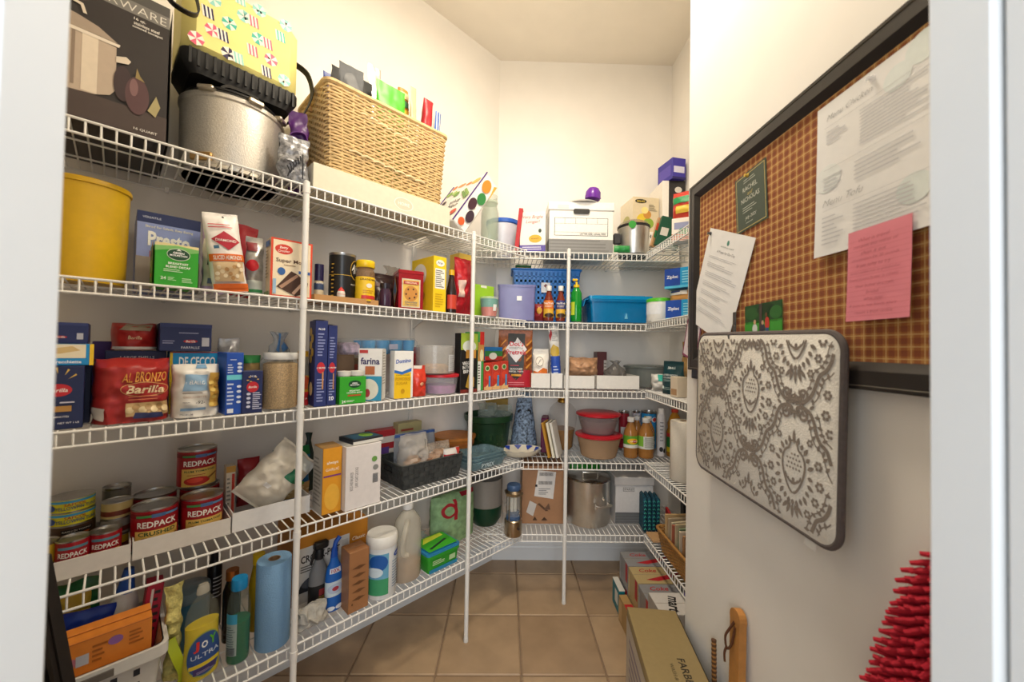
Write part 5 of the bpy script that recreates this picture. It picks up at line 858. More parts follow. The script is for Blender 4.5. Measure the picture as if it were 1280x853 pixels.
bg = pouch('bread_bag', 'clear bag of bagels lying at the right of the charcoal basket', 'bag', 'L', 4, 530, 568, 556, .07, .09, GL('#d9c8b4', .5, .1), style='pillow', seed=112, z=z+.01, crumple=.011)
for q in range(3): MB().lathe([(.008, 0), (.026, .002), (.032, .012), (.026, .024), (.008, .026)], 16, cx=-.03+.03*q, cy=.004*(q-1), cap=False).build('bagel', M('#b9773a', .6, 0, .25, 40, .3), bg).location.z = .05+.012*q
pouch('freezer_bag', 'clear zip bag with blue seal behind the bread bags', 'bag', 'L', 4, 494, 545, 540, .19, .03, GL('#a8adb5', .75, .15), [('r', 'F', 0, .9, 1, .97, '#3a5a9a')], style='pillow', seed=113, z=z+.01, crumple=.008)
pouch('biscuit_bag', 'red and white biscuit packet in the charcoal basket', 'bag', 'L', 4, 558, 577, 562, .045, .05, '#d8d2cc', [('r', 'F', 0, .3, .6, .8, '#b52a34'), ('r', 'F', .75, 0, 1, 1, '#c23a30')], style='pillow', seed=114, z=z+.01)
carton('waffle_box', 'red and white patterned carton at the wall behind charcoal basket', 'box', 'L', 4, 462, 500, 538, .30, .06, '#b8323a', [('r', 'F', .05, .1, .95, .25, '#e9e0d8'), ('r', 'F', .05, .4, .95, .55, '#e9e0d8'), ('r', 'F', .05, .7, .95, .85, '#e9e0d8'), ('r', 'F', .3, .35, .6, .6, '#6a4a9a')])
carton('cracker_sleeve', 'pale yellow box standing behind the bread bags', 'box', 'L', 4, 497, 526, 528, .27, .05, '#b3a878', [('l', 'F', .1, .6, .9, .9, '#a04a3a', 3)])
# glass trays, round wooden basket, green basket
def dish(name, label, cat, loc, rz, w, d, h, mat, group=None, th=.004):
    t = thing(name, label, cat, loc, rz, group); o = rrect(w, d, .03, 5); N = len(o)
    vs = [(x*.88, y*.88, 0) for x, y in o]+[(x, y, h) for x, y in o]+[(x*1.05, y*1.06, h) for x, y in o]+[(x*1.05, y*1.06, h-.003) for x, y in o]+[(x*.97, y*.97, h-.003) for x, y in o]+[(x*.85, y*.85, th) for x, y in o]
    MB().add(vs, [tuple(reversed(range(N))), tuple(range(5*N, 6*N))]+[(j*N+k, j*N+(k+1) % N, (j+1)*N+(k+1) % N, (j+1)*N+k) for j in range(5) for k in range(N)]).build('dish', mat, t); return t
for i in range(3):
    dd = dish('glass_baking_dish', ['lowest clear glass baking dish beside the charcoal basket', 'middle clear glass baking dish of the nested stack', 'topmost clear glass baking dish of the nested stack'][i], 'dish', fp('L', -.205, .105, b4+.001+.014*i), ANG['L'], .24-.012*i, .17-.008*i, .04, M('#7b98a0', .1, 0, .1, 20, alpha=.55), 'nested glass baking dishes')
    if i == 0:
        deco(dd, lambda f, u, v, o: ((u-.5)*.2, -.088-o-.004*v, v*.04), lambda f: (.2, .04), [('t', 'F', 'PYREX', .4, .5, .4, '#c9d8dc', None, 1)])
wo = rnd('chip_wood_basket', 'round orange-brown chip wood basket behind the glass dishes', 'basket', 'L', 4, 546, 588, 540, .275, [('bowl', [(0, 0), (.85, 0), (1, .9), (.96, .9), (.82, .04), (0, .04)], M('#b8702c', .55, 0, .15, 30)), ('rim_hoop', [(1, .82), (1.04, .83), (1.05, 1), (1.0, 1.0)], M('#c47a32', .5, 0, .12, 30)), ('lower_hoop', [(.94, .45), (.97, .46), (.98, .62), (.95, .63)], M('#a8622a', .5, 0, .12, 30))], z=b4+.045, n=36, h=.075)
rnd('jar_lid', 'dark round tin lying in the chip wood basket', 'tin', 'L', 4, 557, 577, 0, .275, [('tin', [(0, 0), (1, 0), (1, 1), (0, 1)], P('#2a2220', .3))], z=b4+.05, h=.035)
gk = rnd('green_basket', 'dark green plastic basket full of clear packaging', 'basket', 'B', 4, 580, 640, 517, .17, [('tub', [(.0, 0), (.78, 0), (.8, .06), (.95, .84)], M('#1a3d22', .35, alpha=.82)), ('rim', [(.95, .82), (1.03, .85), (1.05, 1), (.99, 1), (.93, .84)], P('#1b4024', .35))], n=36)
for a in range(-70, 71, 20):
    aa = math.radians(a); R_ = .096
    for zz_ in (.03, .075): o = MB().lathe([(.0, -.016), (.006, -.012), (.006, .012), (0, .016)], 8, sy=.3).build('slot', P('#9a9a6a'), gk); o.location = (R_*(1+zz_)*math.sin(aa), -R_*(1+zz_)*math.cos(aa), zz_+.02); o.rotation_euler.z = aa
zb4 = b4+.06
for i, (xl, xr, yt, tt) in enumerate(((596, 620, 505, .1), (617, 640, 508, .14))):
    pouch('clear_packaging', ['crumpled clear packaging at the left of the green basket', 'crumpled clear packaging at the right of the green basket'][i], 'packaging', 'B', 4, xl, xr, yt, tt, .08, GL('#a8b5aa', .5, .1), style='pillow', seed=121+i, z=zb4, crumple=.016)
carton('pasta_carton', 'yellow carton leaning at the wall above the green basket', 'box', 'B', 4, 606, 634, 499, .31, .045, '#b08a1e', [('r', 'F', .1, .6, .4, .85, '#5a3a1a')])
# blue and white damask bag, painted platters, folders
db = pouch('gift_bag', 'blue and white damask print bag with black piping and tie', 'bag', 'B', 4, 637, 673, 492, .175, .09, M('#77899f', .55, 0, .9, 85), [], style='stand', seed=131, wtop=.45, crumple=.004)
strap(db, [(.012, -.05, .02), (.016, -.046, .12), (.004, -.02, .2), (-.004, 0, .215)], .004, .003, P('#15161a'), 'piping', (1, 0, 0))
for sg in (-1, 1): strap(db, [(0, -.012, .2), (sg*.025, -.03, .225), (sg*.04, -.02, .2), (sg*.03, -.02, .185)], .01, .003, P('#121316'), 'black_tie', (0, .3, 1))
pls = thing('serving_platter', 'stack-like oval platter with blue scalloped rim at the shelf corner', 'plate', (.088, 1.985+.062, b4+.001), .1); pls.scale = (1.08, 1.05, 1.15)
MB().lathe([(0, .006), (.05, .004), (.085, .018), (.105, .034), (.108, .036), (.1, .028), (.08, .01), (.045, 0), (0, 0)], 40, 1, .72).build('plate', P('#e3dac6', .25), pls)
b_ = MB()
for q in range(10):
    a = math.tau*q/10
    vs = [((.072+.031*r)*math.sin(a+da), -.72*(.072+.031*r)*math.cos(a+da), .0135+.022*r+.001) for r, da in ((.15, 0), (.9, -.2), (1, 0), (.9, .2))]
    MB().add(vs, [(0, 1, 2, 3)]).build('blue_rim_mark', P('#2440a0', .3), pls)
pf = thing('purple_folder', 'plum coloured gift bag beside the damask bag', 'bag', fp('B', .235, .2, b4+.001), -.15); MB().box(-.02, .02, -.06, .06, 0, .19, .006).build('body', P('#6a1f4a'), pf)
for i, (x, c, lab) in enumerate(((.262, '#b8862e', 'mustard yellow paper folder leaning beside the decanter'), (.286, '#e0dbc8', 'off-white paper folder leaning beside the decanter'), (.306, '#d8d4cc', 'white magazine leaning against the glass decanter'))):
    carton_at('paper_folder', lab, 'folder', fp('B', x-.004, .075, b4+.006), -.35, .012, .11, .185, c, [('r', 'L', .1, .1, .3, .9, '#3a4a3a' if i == 1 else '#8a3a2a'), ('r', 'T', .1, 0, .6, 1, '#2a2622')], ry=-.22, flaps=False, body='sheets', group='leaning paper folders')
dc = rnd('glass_decanter', 'large round glass decanter with gold neck and amber liquid', 'decanter', 'B', 4, 684, 721, 497, .245, [('glass', [(0, 0), (.6, 0), (.75, .05), (.82, .3), (.95, .5), (1, .62), (.9, .78), (.6, .88), (.32, .92), (.3, .95)], GL('#b8b0a8', .22)), ('amber_liquid', [(0, .01), (.58, .01), (.72, .06), (.78, .3), (.85, .4), (0, .4)], M('#a8721a', .1, 0, .1, 20, alpha=.92)), ('gold_neck', [(.33, .9), (.36, .91), (.36, .95), (.28, .96), (.36, .98), (.34, 1), (0, 1)], M('#c9a04a', .25, .9))], n=36, lab=0)
# red-lidded bowls
lw = rnd('food_bowl', 'plastic bowl of oats with red lid below another bowl', 'container', 'B', 4, 719, 777, 541, .115, [('oats', [(0, .0), (.72, 0), (.76, .03), (.95, .9), (0, .9)], M('#b08c68', .6, 0, .2, 300, .3)), ('bowl', [(.0, -.0), (.73, 0), (.77, .03), (.97, .9)], GL('#c9b39a', .25)), ('lid', [(.97, .86), (1.03, .89), (1.03, .96), (.9, 1.0), (0, .98)], P('#b51a28', .3))], n=40)
zl = TOPZ['plastic bowl of oats with red lid below another bowl']
rnd('food_bowl', 'clear plastic bowl with red lid stacked on the oat bowl', 'container', 'B', 4, 720, 775, 515, .115, [('bowl', [(.0, 0), (.7, 0), (.74, .04), (.96, .9), (.93, .9), (.71, .07), (0, .05)], GL('#a89898', .6, .15)), ('lid', [(.96, .84), (1.03, .88), (1.03, .96), (.9, 1.0), (0, .98)], P('#b51a28', .3)), ('bag_inside', [(0, .06), (.6, .06), (.8, .6), (.4, .7), (0, .5)], P('#b08f80', .5))], z=zl+.001, n=40)
# bottles at the end of the back shelf
TEAP = [(0, 0), (.9, 0), (1, .04), (.92, .12), (1, .2), (1, .55), (.9, .66), (.5, .82), (.38, .88), (.38, .9)]
for i, (xl, xr, yt, tc, lab) in enumerate(((779, 797, 522, .09, 'iced tea bottle with green and yellow lemon label'), (797, 817, 523, .09, 'iced tea bottle with the nutrition label turned to the front'), (788, 803, 520, .16, 'iced tea bottle behind the lemon label bottle'), (803, 818, 521, .18, 'iced tea bottle in front of the blue can'))):
    pr = [('r', 'F', .0, .26, 1, .56, '#5a9a2a'), ('r', 'F', 0, .26, 1, .34, '#dcdcd4'), ('o', 'F', .5, .43, .25, .07, '#e3b421'), ('o', 'F', .58, .43, .1, .04, '#c2402a'), ('t', 'F', 'LIPTON', .55, .43, .3, '#fff')] if i != 1 else [('r', 'F', 0, .24, 1, .56, '#cfd0c8'), ('r', 'F', 0, .3, .3, .56, '#7ab03a'), ('l', 'F', .35, .28, .95, .54, '#7a7a76', 8)]
    bottle('tea_bottle', lab, 'bottle', 'B', 4, xl, xr, yt, tc, TEAP, M('#a8733a', .12, 0, .1, 15, alpha=.85), [(.45, .89), (.48, .9), (.48, 1), (0, 1)], P('#e9e8e4', .35), pr, group='iced tea bottles')
for xl, xr, yt, tc, col, lab, h in ((773, 786, 514, .25, '#9c2430', 'red labelled can behind the tea bottles', .165), (790, 800, 514, .27, '#c9c9d4', 'pale lilac can behind the tea bottles', .17), (801, 820, 514, .26, '#2a8ac8', 'bright blue can with yellow and red marks behind the tea bottles', .175)):
    rnd('tall_can', lab, 'can', 'B', 4, xl, xr, yt, tc, can_parts(P(col, .3)), [('r', 'F', .2, .75, .4, .88, '#e3c42a'), ('o', 'F', .65, .8, .15, .07, '#d8dde6'), ('o', 'F', .65, .8, .1, .05, '#c23a3a')] if 'blue' in lab else [('r', 'F', .2, .3, .8, .6, '#d8d4cc')])
rnd('spray_can', 'white aerosol can with grey print beside the oil bottle', 'can', 'B', 4, 821, 831, 511, .12, [('can_body', [(0, 0), (.97, 0), (1, .02), (1, .8), (.8, .88), (.6, .9)], P('#d9d7da', .35)), ('cap', [(.75, .86), (.75, 1), (0, 1)], P('#e6e4e4', .4))], [('l', 'F', .3, .3, .6, .75, '#8a8a90', 6), ('o', 'F', .4, .15, .15, .05, '#2a2a2e'), ('o', 'F', .7, .12, .15, .05, '#2a2a2e')])
rnd('oil_bottle', 'cooking oil bottle with red and green label on the recess shelf', 'bottle', 'B', 4, 833, 853, 512, .12, [('bottle_body', [(0, 0), (.95, 0), (1, .04), (1, .5), (.85, .6), (.9, .7), (.6, .85), (.35, .92), (.35, .95)], M('#b07a22', .12, alpha=.9)), ('cap', [(.42, .94), (.42, 1), (0, 1)], P('#c23a2a'))], [('r', 'F', 0, .1, 1, .5, '#d8c22a'), ('r', 'F', 0, .2, 1, .42, '#2f7a3a'), ('r', 'F', 0, .42, 1, .5, '#c2322a'), ('t', 'F', 'Mazola', .5, .31, .6, '#fff', None, 2)])
rr = rnd('paper_towel_roll', 'white paper towel roll standing on the fourth recess shelf', 'paper roll', 'R', 4, 838, 872, 520, .075, [('roll', [(.28, 0), (.97, 0), (1, .01), (1, .985), (.97, 1), (.28, 1), (.28, .6), (.28, 0)], M('#e3dccf', .85, 0, .04, 200, .2)), ('core', [(.28, .0), (.28, 1.0), (.25, 1.0), (.25, 0)], P('#a88a66'))], R=.055, h=.262)
# ================================================================== LOWEST SHELF
b5 = HZ[5]
# white bin of cleaning refills
bp = on_Z(207, 812, b5+.165); O_, a_, n_, _ = FR['L']; ub = (Vector((bp.x, bp.y))-O_).dot(a_); tb_ = (Vector((bp.x, bp.y))-O_).dot(n_); tb_ = max(tb_, .01)
bw = .30
def perforated_bin():
    t = thing('storage_bin', 'white perforated plastic bin of cleaning supplies', 'bin', fp('L', ub-bw/2, tb_+.125, b5+.001), ANG['L']); mt = P('#d5d4cf', .35); W2, D2, H2 = bw/2, .125, .165; s = .88
    o = rrect(bw, .25, .02, 4); N = len(o)
    vs = [(x*s, y*s, 0) for x, y in o]+[(x, y, H2) for x, y in o]+[(x*.98, y*.98, H2) for x, y in o]+[(x*s*.98, y*s*.98, .004) for x, y in o]
    MB().add(vs, [tuple(reversed(range(N))), tuple(range(3*N, 4*N))]+[(j*N+k, j*N+(k+1) % N, (j+1)*N+(k+1) % N, (j+1)*N+k) for j in range(3) for k in range(N)]).build('tub', mt, t)
    vs = [(x*k, y*k, z) for k, z in ((1.0, H2-.03), (1.06, H2-.028), (1.06, H2), (.98, H2)) for x, y in o]
    MB().add(vs, [(j*N+k, j*N+(k+1) % N, (j+1)*N+(k+1) % N, (j+1)*N+k) for j in range(3) for k in range(N)]).build('rim', mt, t)
    for i in range(6):
        for j in range(3): MB().box(-.1+.04*i-.006, -.1+.04*i+.006, -D2*(s+(1-s)*(.25+.22*j))-.001, -D2*(s+(1-s)*(.25+.22*j))+.001, H2*(.25+.2*j), H2*(.25+.2*j)+.016).build('slot', P('#1f2430'), t, False)
    MB().box(-.08, .06, -D2*1.06-.003, -D2*1.06, H2-.026, H2-.008, .001).build('grey_handle', P('#6a645e'), t, False)
    return t
wbn = perforated_bin(); zb5 = b5+.01
def inbin(du, dt): return fp('L', ub-bw/2+du, tb_+.125+dt, zb5)
for i, (dt, lab) in enumerate(((-.075, 'orange refill carton with printed icons at the front of the white bin'), (-.03, 'orange refill carton behind another one in the white bin'))):
    carton_at('refill_box', lab, 'box', inbin(-.004, dt)+Vector((0, 0, .01)), ANG['L'], .262, .035, .208-.002*i, '#f0923a', [('t', 'F', '1+2', .2, .62, .12, '#8a8c98', None, 3), ('o', 'F', .45, .78, .06, .06, '#c9788a'), ('r', 'F', .5, .72, .58, .84, '#c9cdd6'), ('o', 'F', .75, .88, .05, .05, '#9a6ab0'), ('l', 'F', .6, .7, .7, .92, '#b5641e', 4), ('l', 'F', .84, .75, .95, .93, '#b5641e', 4), ('r', 'F', .25, .3, .4, .5, '#c9d84a'), ('r', 'F', 0, .99, 1, 1, '#c8702a')], group='orange refill cartons', flaps=False)
pouch_at('wipes_pack', 'blue foil wipes pack at the left of the white bin', 'bag', inbin(-.1, .02), ANG['L'], .09, .24, .05, M('#1c3f9c', .3), [('r', 'F', .2, .3, .7, .6, '#5ab0c8')], style='pillow', seed=141)
pouch_at('wipes_pack', 'blue foil wipes pack with barcode in the middle of the white bin', 'bag', inbin(-.02, .03), ANG['L'], .11, .235, .04, M('#1a3aa0', .3), [('c', 'F', .4, .6, .85, .75, '#d8dce6')], style='pillow', seed=142, ry=.12)
rnd_t = round_at('cleaner_bottle', 'white bottle with blue angled neck sticking out of the white bin', 'bottle', inbin(.055, .055), ANG['L'], .036, .30, [('bottle_body', [(0, 0), (.95, 0), (1, .03), (1, .6), (.75, .75), (.5, .8)], P('#d9d8d4', .35)), ('blue_neck', [(.5, .78), (.55, .8), (.42, .9), (.3, 1), (0, 1)], P('#1f5ab8', .3))], rx=.0, ry=.1)
pouch_at('sponge_pack', 'green and yellow mesh sponge pack at the back of the white bin', 'bag', inbin(-.06, .09), ANG['L'], .18, .29, .04, M('#1f6a34', .3, 0, .3, 60), [('r', 'F', .5, .7, .9, .9, '#d8b43a'), ('r', 'F', .35, .78, .5, .95, '#b52a4a')], style='pillow', seed=143, crumple=.01)
rnd_b = carton_at('brush_box', 'red striped packet at the right end of the white bin', 'box', inbin(.112, .02), ANG['L'], .035, .05, .26, '#a81c3a', [('r', 'F', .3, .4, .45, .95, '#d8d4d0'), ('l', 'F', .5, .5, .9, .95, '#2a2226', 6)], flaps=False, ry=.1)
# duster, jug, dish soap, bottles, blue roll
du = pouch('duster_refill', 'cream fluffy duster in clear wrap with lime handle', 'duster', 'L', 5, 204, 227, 735, .085, .045, M('#cfc57a', .8, 0, .2, 120, .8), style='stand', seed=144, crumple=.014)
strap(du, [(-.01, -.04, .13), (.005, -.05, .08), (.02, -.045, .03), (.018, -.04, .0)], .022, .006, P('#b5c41c', .35), 'lime_handle', (1, 0, 0))
rnd('detergent_tub', 'large translucent blue tub behind the yellow dish soap', 'tub', 'L', 5, 205, 262, 730, .24, [('tub', [(0, 0), (.9, 0), (.93, .03), (1, .8), (0, .8)], P('#3f7390', .3)), ('cover', [(1.0, .78), (1.06, .82), (1.0, .95), (.3, 1), (0, 1)], GL('#8fa5b0', .75, .2))], n=32)
jy = rnd('dish_soap', 'clear dish soap bottle of yellow liquid with blue label', 'bottle', 'L', 5, 224, 276, 730, .065, [('bottle_body', [(0, 0), (.92, 0), (1, .04), (.98, .2), (.9, .45), (.92, .6), (.8, .75), (.5, .84), (.3, .88), (.3, .92)], GL('#cfd2c4', .13)), ('yellow_liquid', [(0, .01), (.9, .01), (.97, .05), (.95, .2), (.87, .45), (.88, .58), (0, .58)], M('#dcc400', .1, 0, .06, 15)), ('cap', [(.34, .9), (.36, .91), (.34, .96), (.25, 1), (0, 1)], GL('#d8d4c4', .7))], [('o', 'F', .5, .28, .36, .235, '#9aa84a'), ('o', 'F', .5, .28, .34, .22, '#2e4f8e'), ('r', 'F', .21, .155, .79, .195, '#d8c232'), ('r', 'F', .3, .085, .7, .15, '#3a2f6a'), ('t', 'F', 'J', .34, .38, .1, '#d8322e', .11, 3), ('t', 'F', 'O', .48, .385, .11, '#e9eef2', .075, 3), ('t', 'F', 'Y', .63, .4, .14, '#5aae2a', .1, 3), ('t', 'F', 'ULTRA', .5, .28, .5, '#c9d6e8', .045, 1), ('l', 'F', .36, .09, .64, .12, '#b5aad0', 2)], sy=.6, rot=14, n=36)
rnd('mouthwash_bottle', 'clear bottle of green cleaner with bright blue cap', 'bottle', 'L', 5, 281, 312, 722, .06, [('bottle_body', [(0, 0), (.92, 0), (1, .03), (1, .62), (.85, .78), (.62, .86), (.62, .89)], GL('#8a9a92', .2)), ('green_liquid', [(0, .01), (.9, .01), (.97, .04), (.97, .5), (0, .5)], M('#0a6a45', .1, 0, .06, 15)), ('cap', [(.68, .87), (.7, .88), (.7, .98), (.66, 1), (0, 1)], P('#2090cc', .3))], [('r', 'F', .05, .12, .4, .62, '#9fb0ac'), ('r', 'F', .05, .5, .4, .62, '#3a9ac0'), ('l', 'F', .08, .2, .36, .48, '#55666a', 10), ('c', 'F', .1, .13, .36, .22, '#3a3a4a')])
rnd('blue_shop_towel', 'tall roll of light blue shop towels beside the white pole', 'paper roll', 'L', 5, 317, 362, 698, .062, [('roll', [(.3, 0), (.97, 0), (1, .008), (1, .985), (.97, 1), (.33, 1), (.33, .9)], M('#7da6cc', .9, 0, .05, 250, .35)), ('core', [(.33, .88), (.36, 1.001), (.31, 1.001), (.31, .88)], P('#8a6a4c'))], n=40)
rnd('wine_bottle', 'dark brown bottle with copper cap behind the green cleaner', 'bottle', 'L', 5, 276, 300, 712, .17, [('bottle_body', [(0, 0), (.95, 0), (1, .03), (1, .7), (.6, .85), (.6, .88)], P('#17110f', .15)), ('cap', [(.72, .87), (.72, 1), (0, 1)], M('#b5713a', .3, .8))])
rnd('yellow_bottle', 'yellow cleaning bottle behind the roll of blue towels', 'bottle', 'L', 5, 309, 333, 692, .17, [('bottle_body', [(0, 0), (.95, 0), (1, .03), (1, .6), (.6, .85), (.6, .88)], P('#a8901c', .25)), ('cap', [(.65, .87), (.65, 1), (0, 1)], P('#e3c01c', .3))])
bottle('black_bottle', 'tall black bottle with white print standing behind the dish soap', 'bottle', 'L', 5, 256, 276, 690, .28, [(0, 0), (.95, 0), (1, .03), (1, .8), (.6, .9)], P('#131316', .3), [(.6, .9), (.6, 1), (0, 1)], P('#1d1d20'), [('l', 'F', .4, .4, .9, .7, '#c9c9cc', 6)])
carton('slow_cooker_box', 'orange and white slow cooker carton behind the cleaning sprays', 'box', 'L', 5, 368, 458, 659, .15, .22, '#c9842a', [('r', 'F', 0, 0, .72, .84, '#dcd8d2'), ('t', 'F', 'CROCK-POT', .32, .68, .52, '#2a2220', .1, 2), ('r', 'F', .76, .05, .99, .8, '#c07a24'), ('t', 'F', 'Classic', .86, .74, .2, '#f3ead8', None, 1, 0, .2), ('o', 'F', .87, .5, .085, .14, '#2a2622'), ('o', 'F', .87, .46, .06, .08, '#8aa05a'), ('l', 'F', .06, .5, .28, .6, '#6a645c', 3), ('o', 'F', .24, .26, .2, .17, '#2a2c30'), ('o', 'F', .24, .34, .17, .07, '#55585e'), ('r', 'F', .05, .1, .4, .24, '#b8b4ae'), ('r', 'F', .6, .5, .7, .78, '#c9c5c0')])
sb = rnd('spray_cleaner', 'black and grey granite cleaner spray bottle', 'bottle', 'L', 5, 384, 410, 697, .12, [('bottle_body', [(0, 0), (.95, 0), (1, .03), (1, .5), (.9, .75), (.45, .95), (.4, 1)], P('#77787a', .3)), ('label_wrap', [(1.01, .02), (1.01, .5), (.93, .58)], P('#1c1b1d', .4))], [('r', 'F', .45, .32, .8, .44, '#8a2a2e'), ('l', 'F', .45, .2, .8, .31, '#c9a24a', 4), ('r', 'F', .45, .12, .8, .18, '#c8772a')], sy=.65)
hz_ = TOPZ['black and grey granite cleaner spray bottle']-b5
MB().lathe([(.014, hz_-.004), (.015, hz_+.02), (.011, hz_+.03), (.0, hz_+.03)], 14).build('collar', P('#18181a'), sb); MB().box(-.02, .03, -.012, .012, hz_+.028, hz_+.056, .006).build('spray_head', P('#17171a', .3), sb); MB().prism([(-.018, hz_+.03), (-.012, hz_+.03), (-.026, hz_-.02), (-.03, hz_-.015)], -.005, .005).build('trigger', P('#17171a'), sb, False); MB().lathe([(.018, hz_-.03), (.024, hz_-.045), (.026, hz_-.06), (.02, hz_-.028)], 14, sy=.65).build('yellow_shoulder', P('#d9cf2a'), sb)
tc_ = rnd('toilet_cleaner', 'blue and white angled-neck toilet cleaner bottle', 'bottle', 'L', 5, 405, 427, 694, .085, [('bottle_body', [(0, 0), (.94, 0), (1, .03), (1, .62), (.85, .78), (.5, .9), (.4, 1)], P('#1d63bc', .3)), ('white_label', [(1.01, .28), (1.01, .55)], P('#cfe0ea', .35)), ('cap', [(.42, .95), (.44, 1.0), (.38, 1.05), (.3, 1.14), (0, 1.15)], P('#1a4fae', .3))], [('r', 'F', .25, .7, .75, .79, '#d8e2ee'), ('t', 'F', '10X', .5, .745, .35, '#b03040', None, 2), ('o', 'F', .5, .42, .3, .09, '#b8c8e0'), ('o', 'F', .5, .42, .12, .04, '#b03a4a'), ('o', 'F', .35, .07, .14, .04, '#e6ecf4'), ('o', 'F', .65, .07, .14, .04, '#e6ecf4')], sy=.62)
o = MB().tube([(0, 0, .0), (.004, 0, .02), (.018, 0, .035)], .008, 8).build('angled_spout', P('#1a4fae', .3), tc_); o.location.z = (TOPZ['blue and white angled-neck toilet cleaner bottle']-b5)*1.13
kb = carton('light_bulb_box', 'brown cardboard carton with leaf-shaped cut-outs', 'box', 'L', 5, 435, 460, 688, .014, .07, '#a06f48', [('r', 'L', 0, 0, 1, 1, '#a87850')]+[('p', 'F', [(.15, .2+.13*i), (.5, .235+.13*i), (.85, .21+.13*i), (.5, .175+.13*i)], '#6a452a') for i in range(5)]+[('o', 'F', .18, .14, .04, .02, '#6a452a')])
rnd('wipes_canister', 'white cleaning wipes canister with blue and green label', 'canister', 'L', 5, 458, 493, 665, .055, [('tub', [(0, 0), (.96, 0), (1, .02), (1, .84), (0, .84)], P('#e3e6e6', .35)), ('lid', [(1.03, .82), (1.05, .83), (1.05, .96), (.98, 1), (0, 1)], P('#e9e7e0', .35))], [('r', 'F', .0, .08, .5, .74, '#6aa8c8'), ('r', 'F', .0, .08, .5, .34, '#3f9a6a'), ('o', 'F', .28, .6, .2, .13, '#1f5aa8'), ('o', 'F', .2, .45, .18, .08, '#cfe0ea'), ('o', 'F', .76, .68, .14, .05, '#2a4a9a'), ('t', 'F', 'CLOROX', .76, .68, .2, '#f4f6f8'), ('l', 'F', .58, .15, .92, .6, '#7a94b0', 10)], n=32)
jg = thing('vinegar_jug', 'translucent white gallon jug with handle and little brown liquid', 'jug', fp('L', find_u('L', 508, .075, b5), .075, b5+.001), ANG['L']+.1)
JM = GL('#d9d3c2', .62, .25); sx_, sy_ = .056, .05
MB().lathe([(0, 0), (.92*.06, 0), (.06, .012), (.06, .15), (.058, .20), (.05, .235), (.03, .262), (.017, .272), (.017, .28)], 28, 1, .85).build('jug_body', JM, jg)
MB().lathe([(0, .002), (.055, .002), (.0585, .014), (.0585, .06), (0, .06)], 28, 1, .85).build('brown_liquid', P('#a8763f', .2), jg)
MB().lathe([(.02, .276), (.021, .278), (.021, .302), (0, .303)], 16).build('cap', P('#e9e9e6', .35), jg)
MB().tube(smooth_path([(-.026, -.035, .245), (-.05, -.056, .225), (-.06, -.055, .18), (-.055, -.047, .13), (-.035, -.05, .115)]), .011, 8).build('handle', JM, jg)
rnd('orange_slice_jar', 'small jar with orange fruit peeking behind the jug', 'jar', 'L', 5, 487, 499, 700, .17, [('jar', [(0, 0), (1, 0), (1, .9), (0, 1)], P('#d98a1e', .3))])
um, w, h, z = spot('L', 5, 535, 574, 688, .012)
sw = bin_('pad_tub', 'green and blue plastic tub of mopping pads', 'tub', fp('L', um, .012+.065, z), ANG['L'], w, .13, h*.95, P('#2f9a2c', .35), taper=.9, lid=(P('#2e86b8', .3), .01))
deco(sw, lambda f, u, v, o: ((u-.5)*w*.9, -.065*(.9+.1*v)-.001-o, v*h*.95) if f == 'F' else ((u-.5)*w*.9, (v-.5)*.12, h*.95+.0165+o), lambda f: (w, h) if f == 'F' else (w, .13), [('r', 'T', 0, 0, 1, 1, '#3fae2a'), ('p', 'T', [(.1, .6), (.9, .75), (.9, .95), (.3, .95)], '#c9d83a'), ('p', 'T', [(.1, .2), (.8, .5), (.85, .42), (.15, .12)], '#1f3a2a'), ('r', 'F', 0, 0, 1, .22, '#2a86b0'), ('l', 'F', .1, .4, .6, .7, '#cfe6b8', 3), ('r', 'F', .68, .35, .9, .65, '#b8d8a0')])
gb2 = pouch('shopping_bag', 'pale green leafy reusable shopping bag with red emblem', 'bag', 'L', 5, 546, 598, 620, .15, .11, M('#8fb07f', .7, 0, .22, 40), [('o', 'F', .28, .72, .16, .16, '#a8202c'), ('o', 'F', .28, .72, .1, .1, '#8fb07f'), ('r', 'F', .38, .5, .45, .92, '#a8202c'), ('r', 'F', .6, .93, 1, 1.0, '#9c2030')]+[('p', 'F', [(.55+.05*i, .1+.1*i), (.75, .18+.1*i), (.7, .12+.1*i)], '#6f9464') for i in range(7)], style='block', seed=151, crumple=.004)
rg_ = pouch('cloth_rag', 'crumpled grey cleaning rag in front of the slow cooker carton', 'rag', 'L', 5, 372, 412, 745, .01, .08, M('#a8a49c', .9, 0, .12, 90, .6), style='pillow', seed=152, crumple=.022, h=.07)
pouch('plastic_wrap_bag', 'small crumpled white plastic bag beside the mop pad tub', 'bag', 'L', 5, 519, 540, 668, .19, .05, M('#b8bdb4', .35, 0, .2, 40), style='sack', seed=153, crumple=.01)
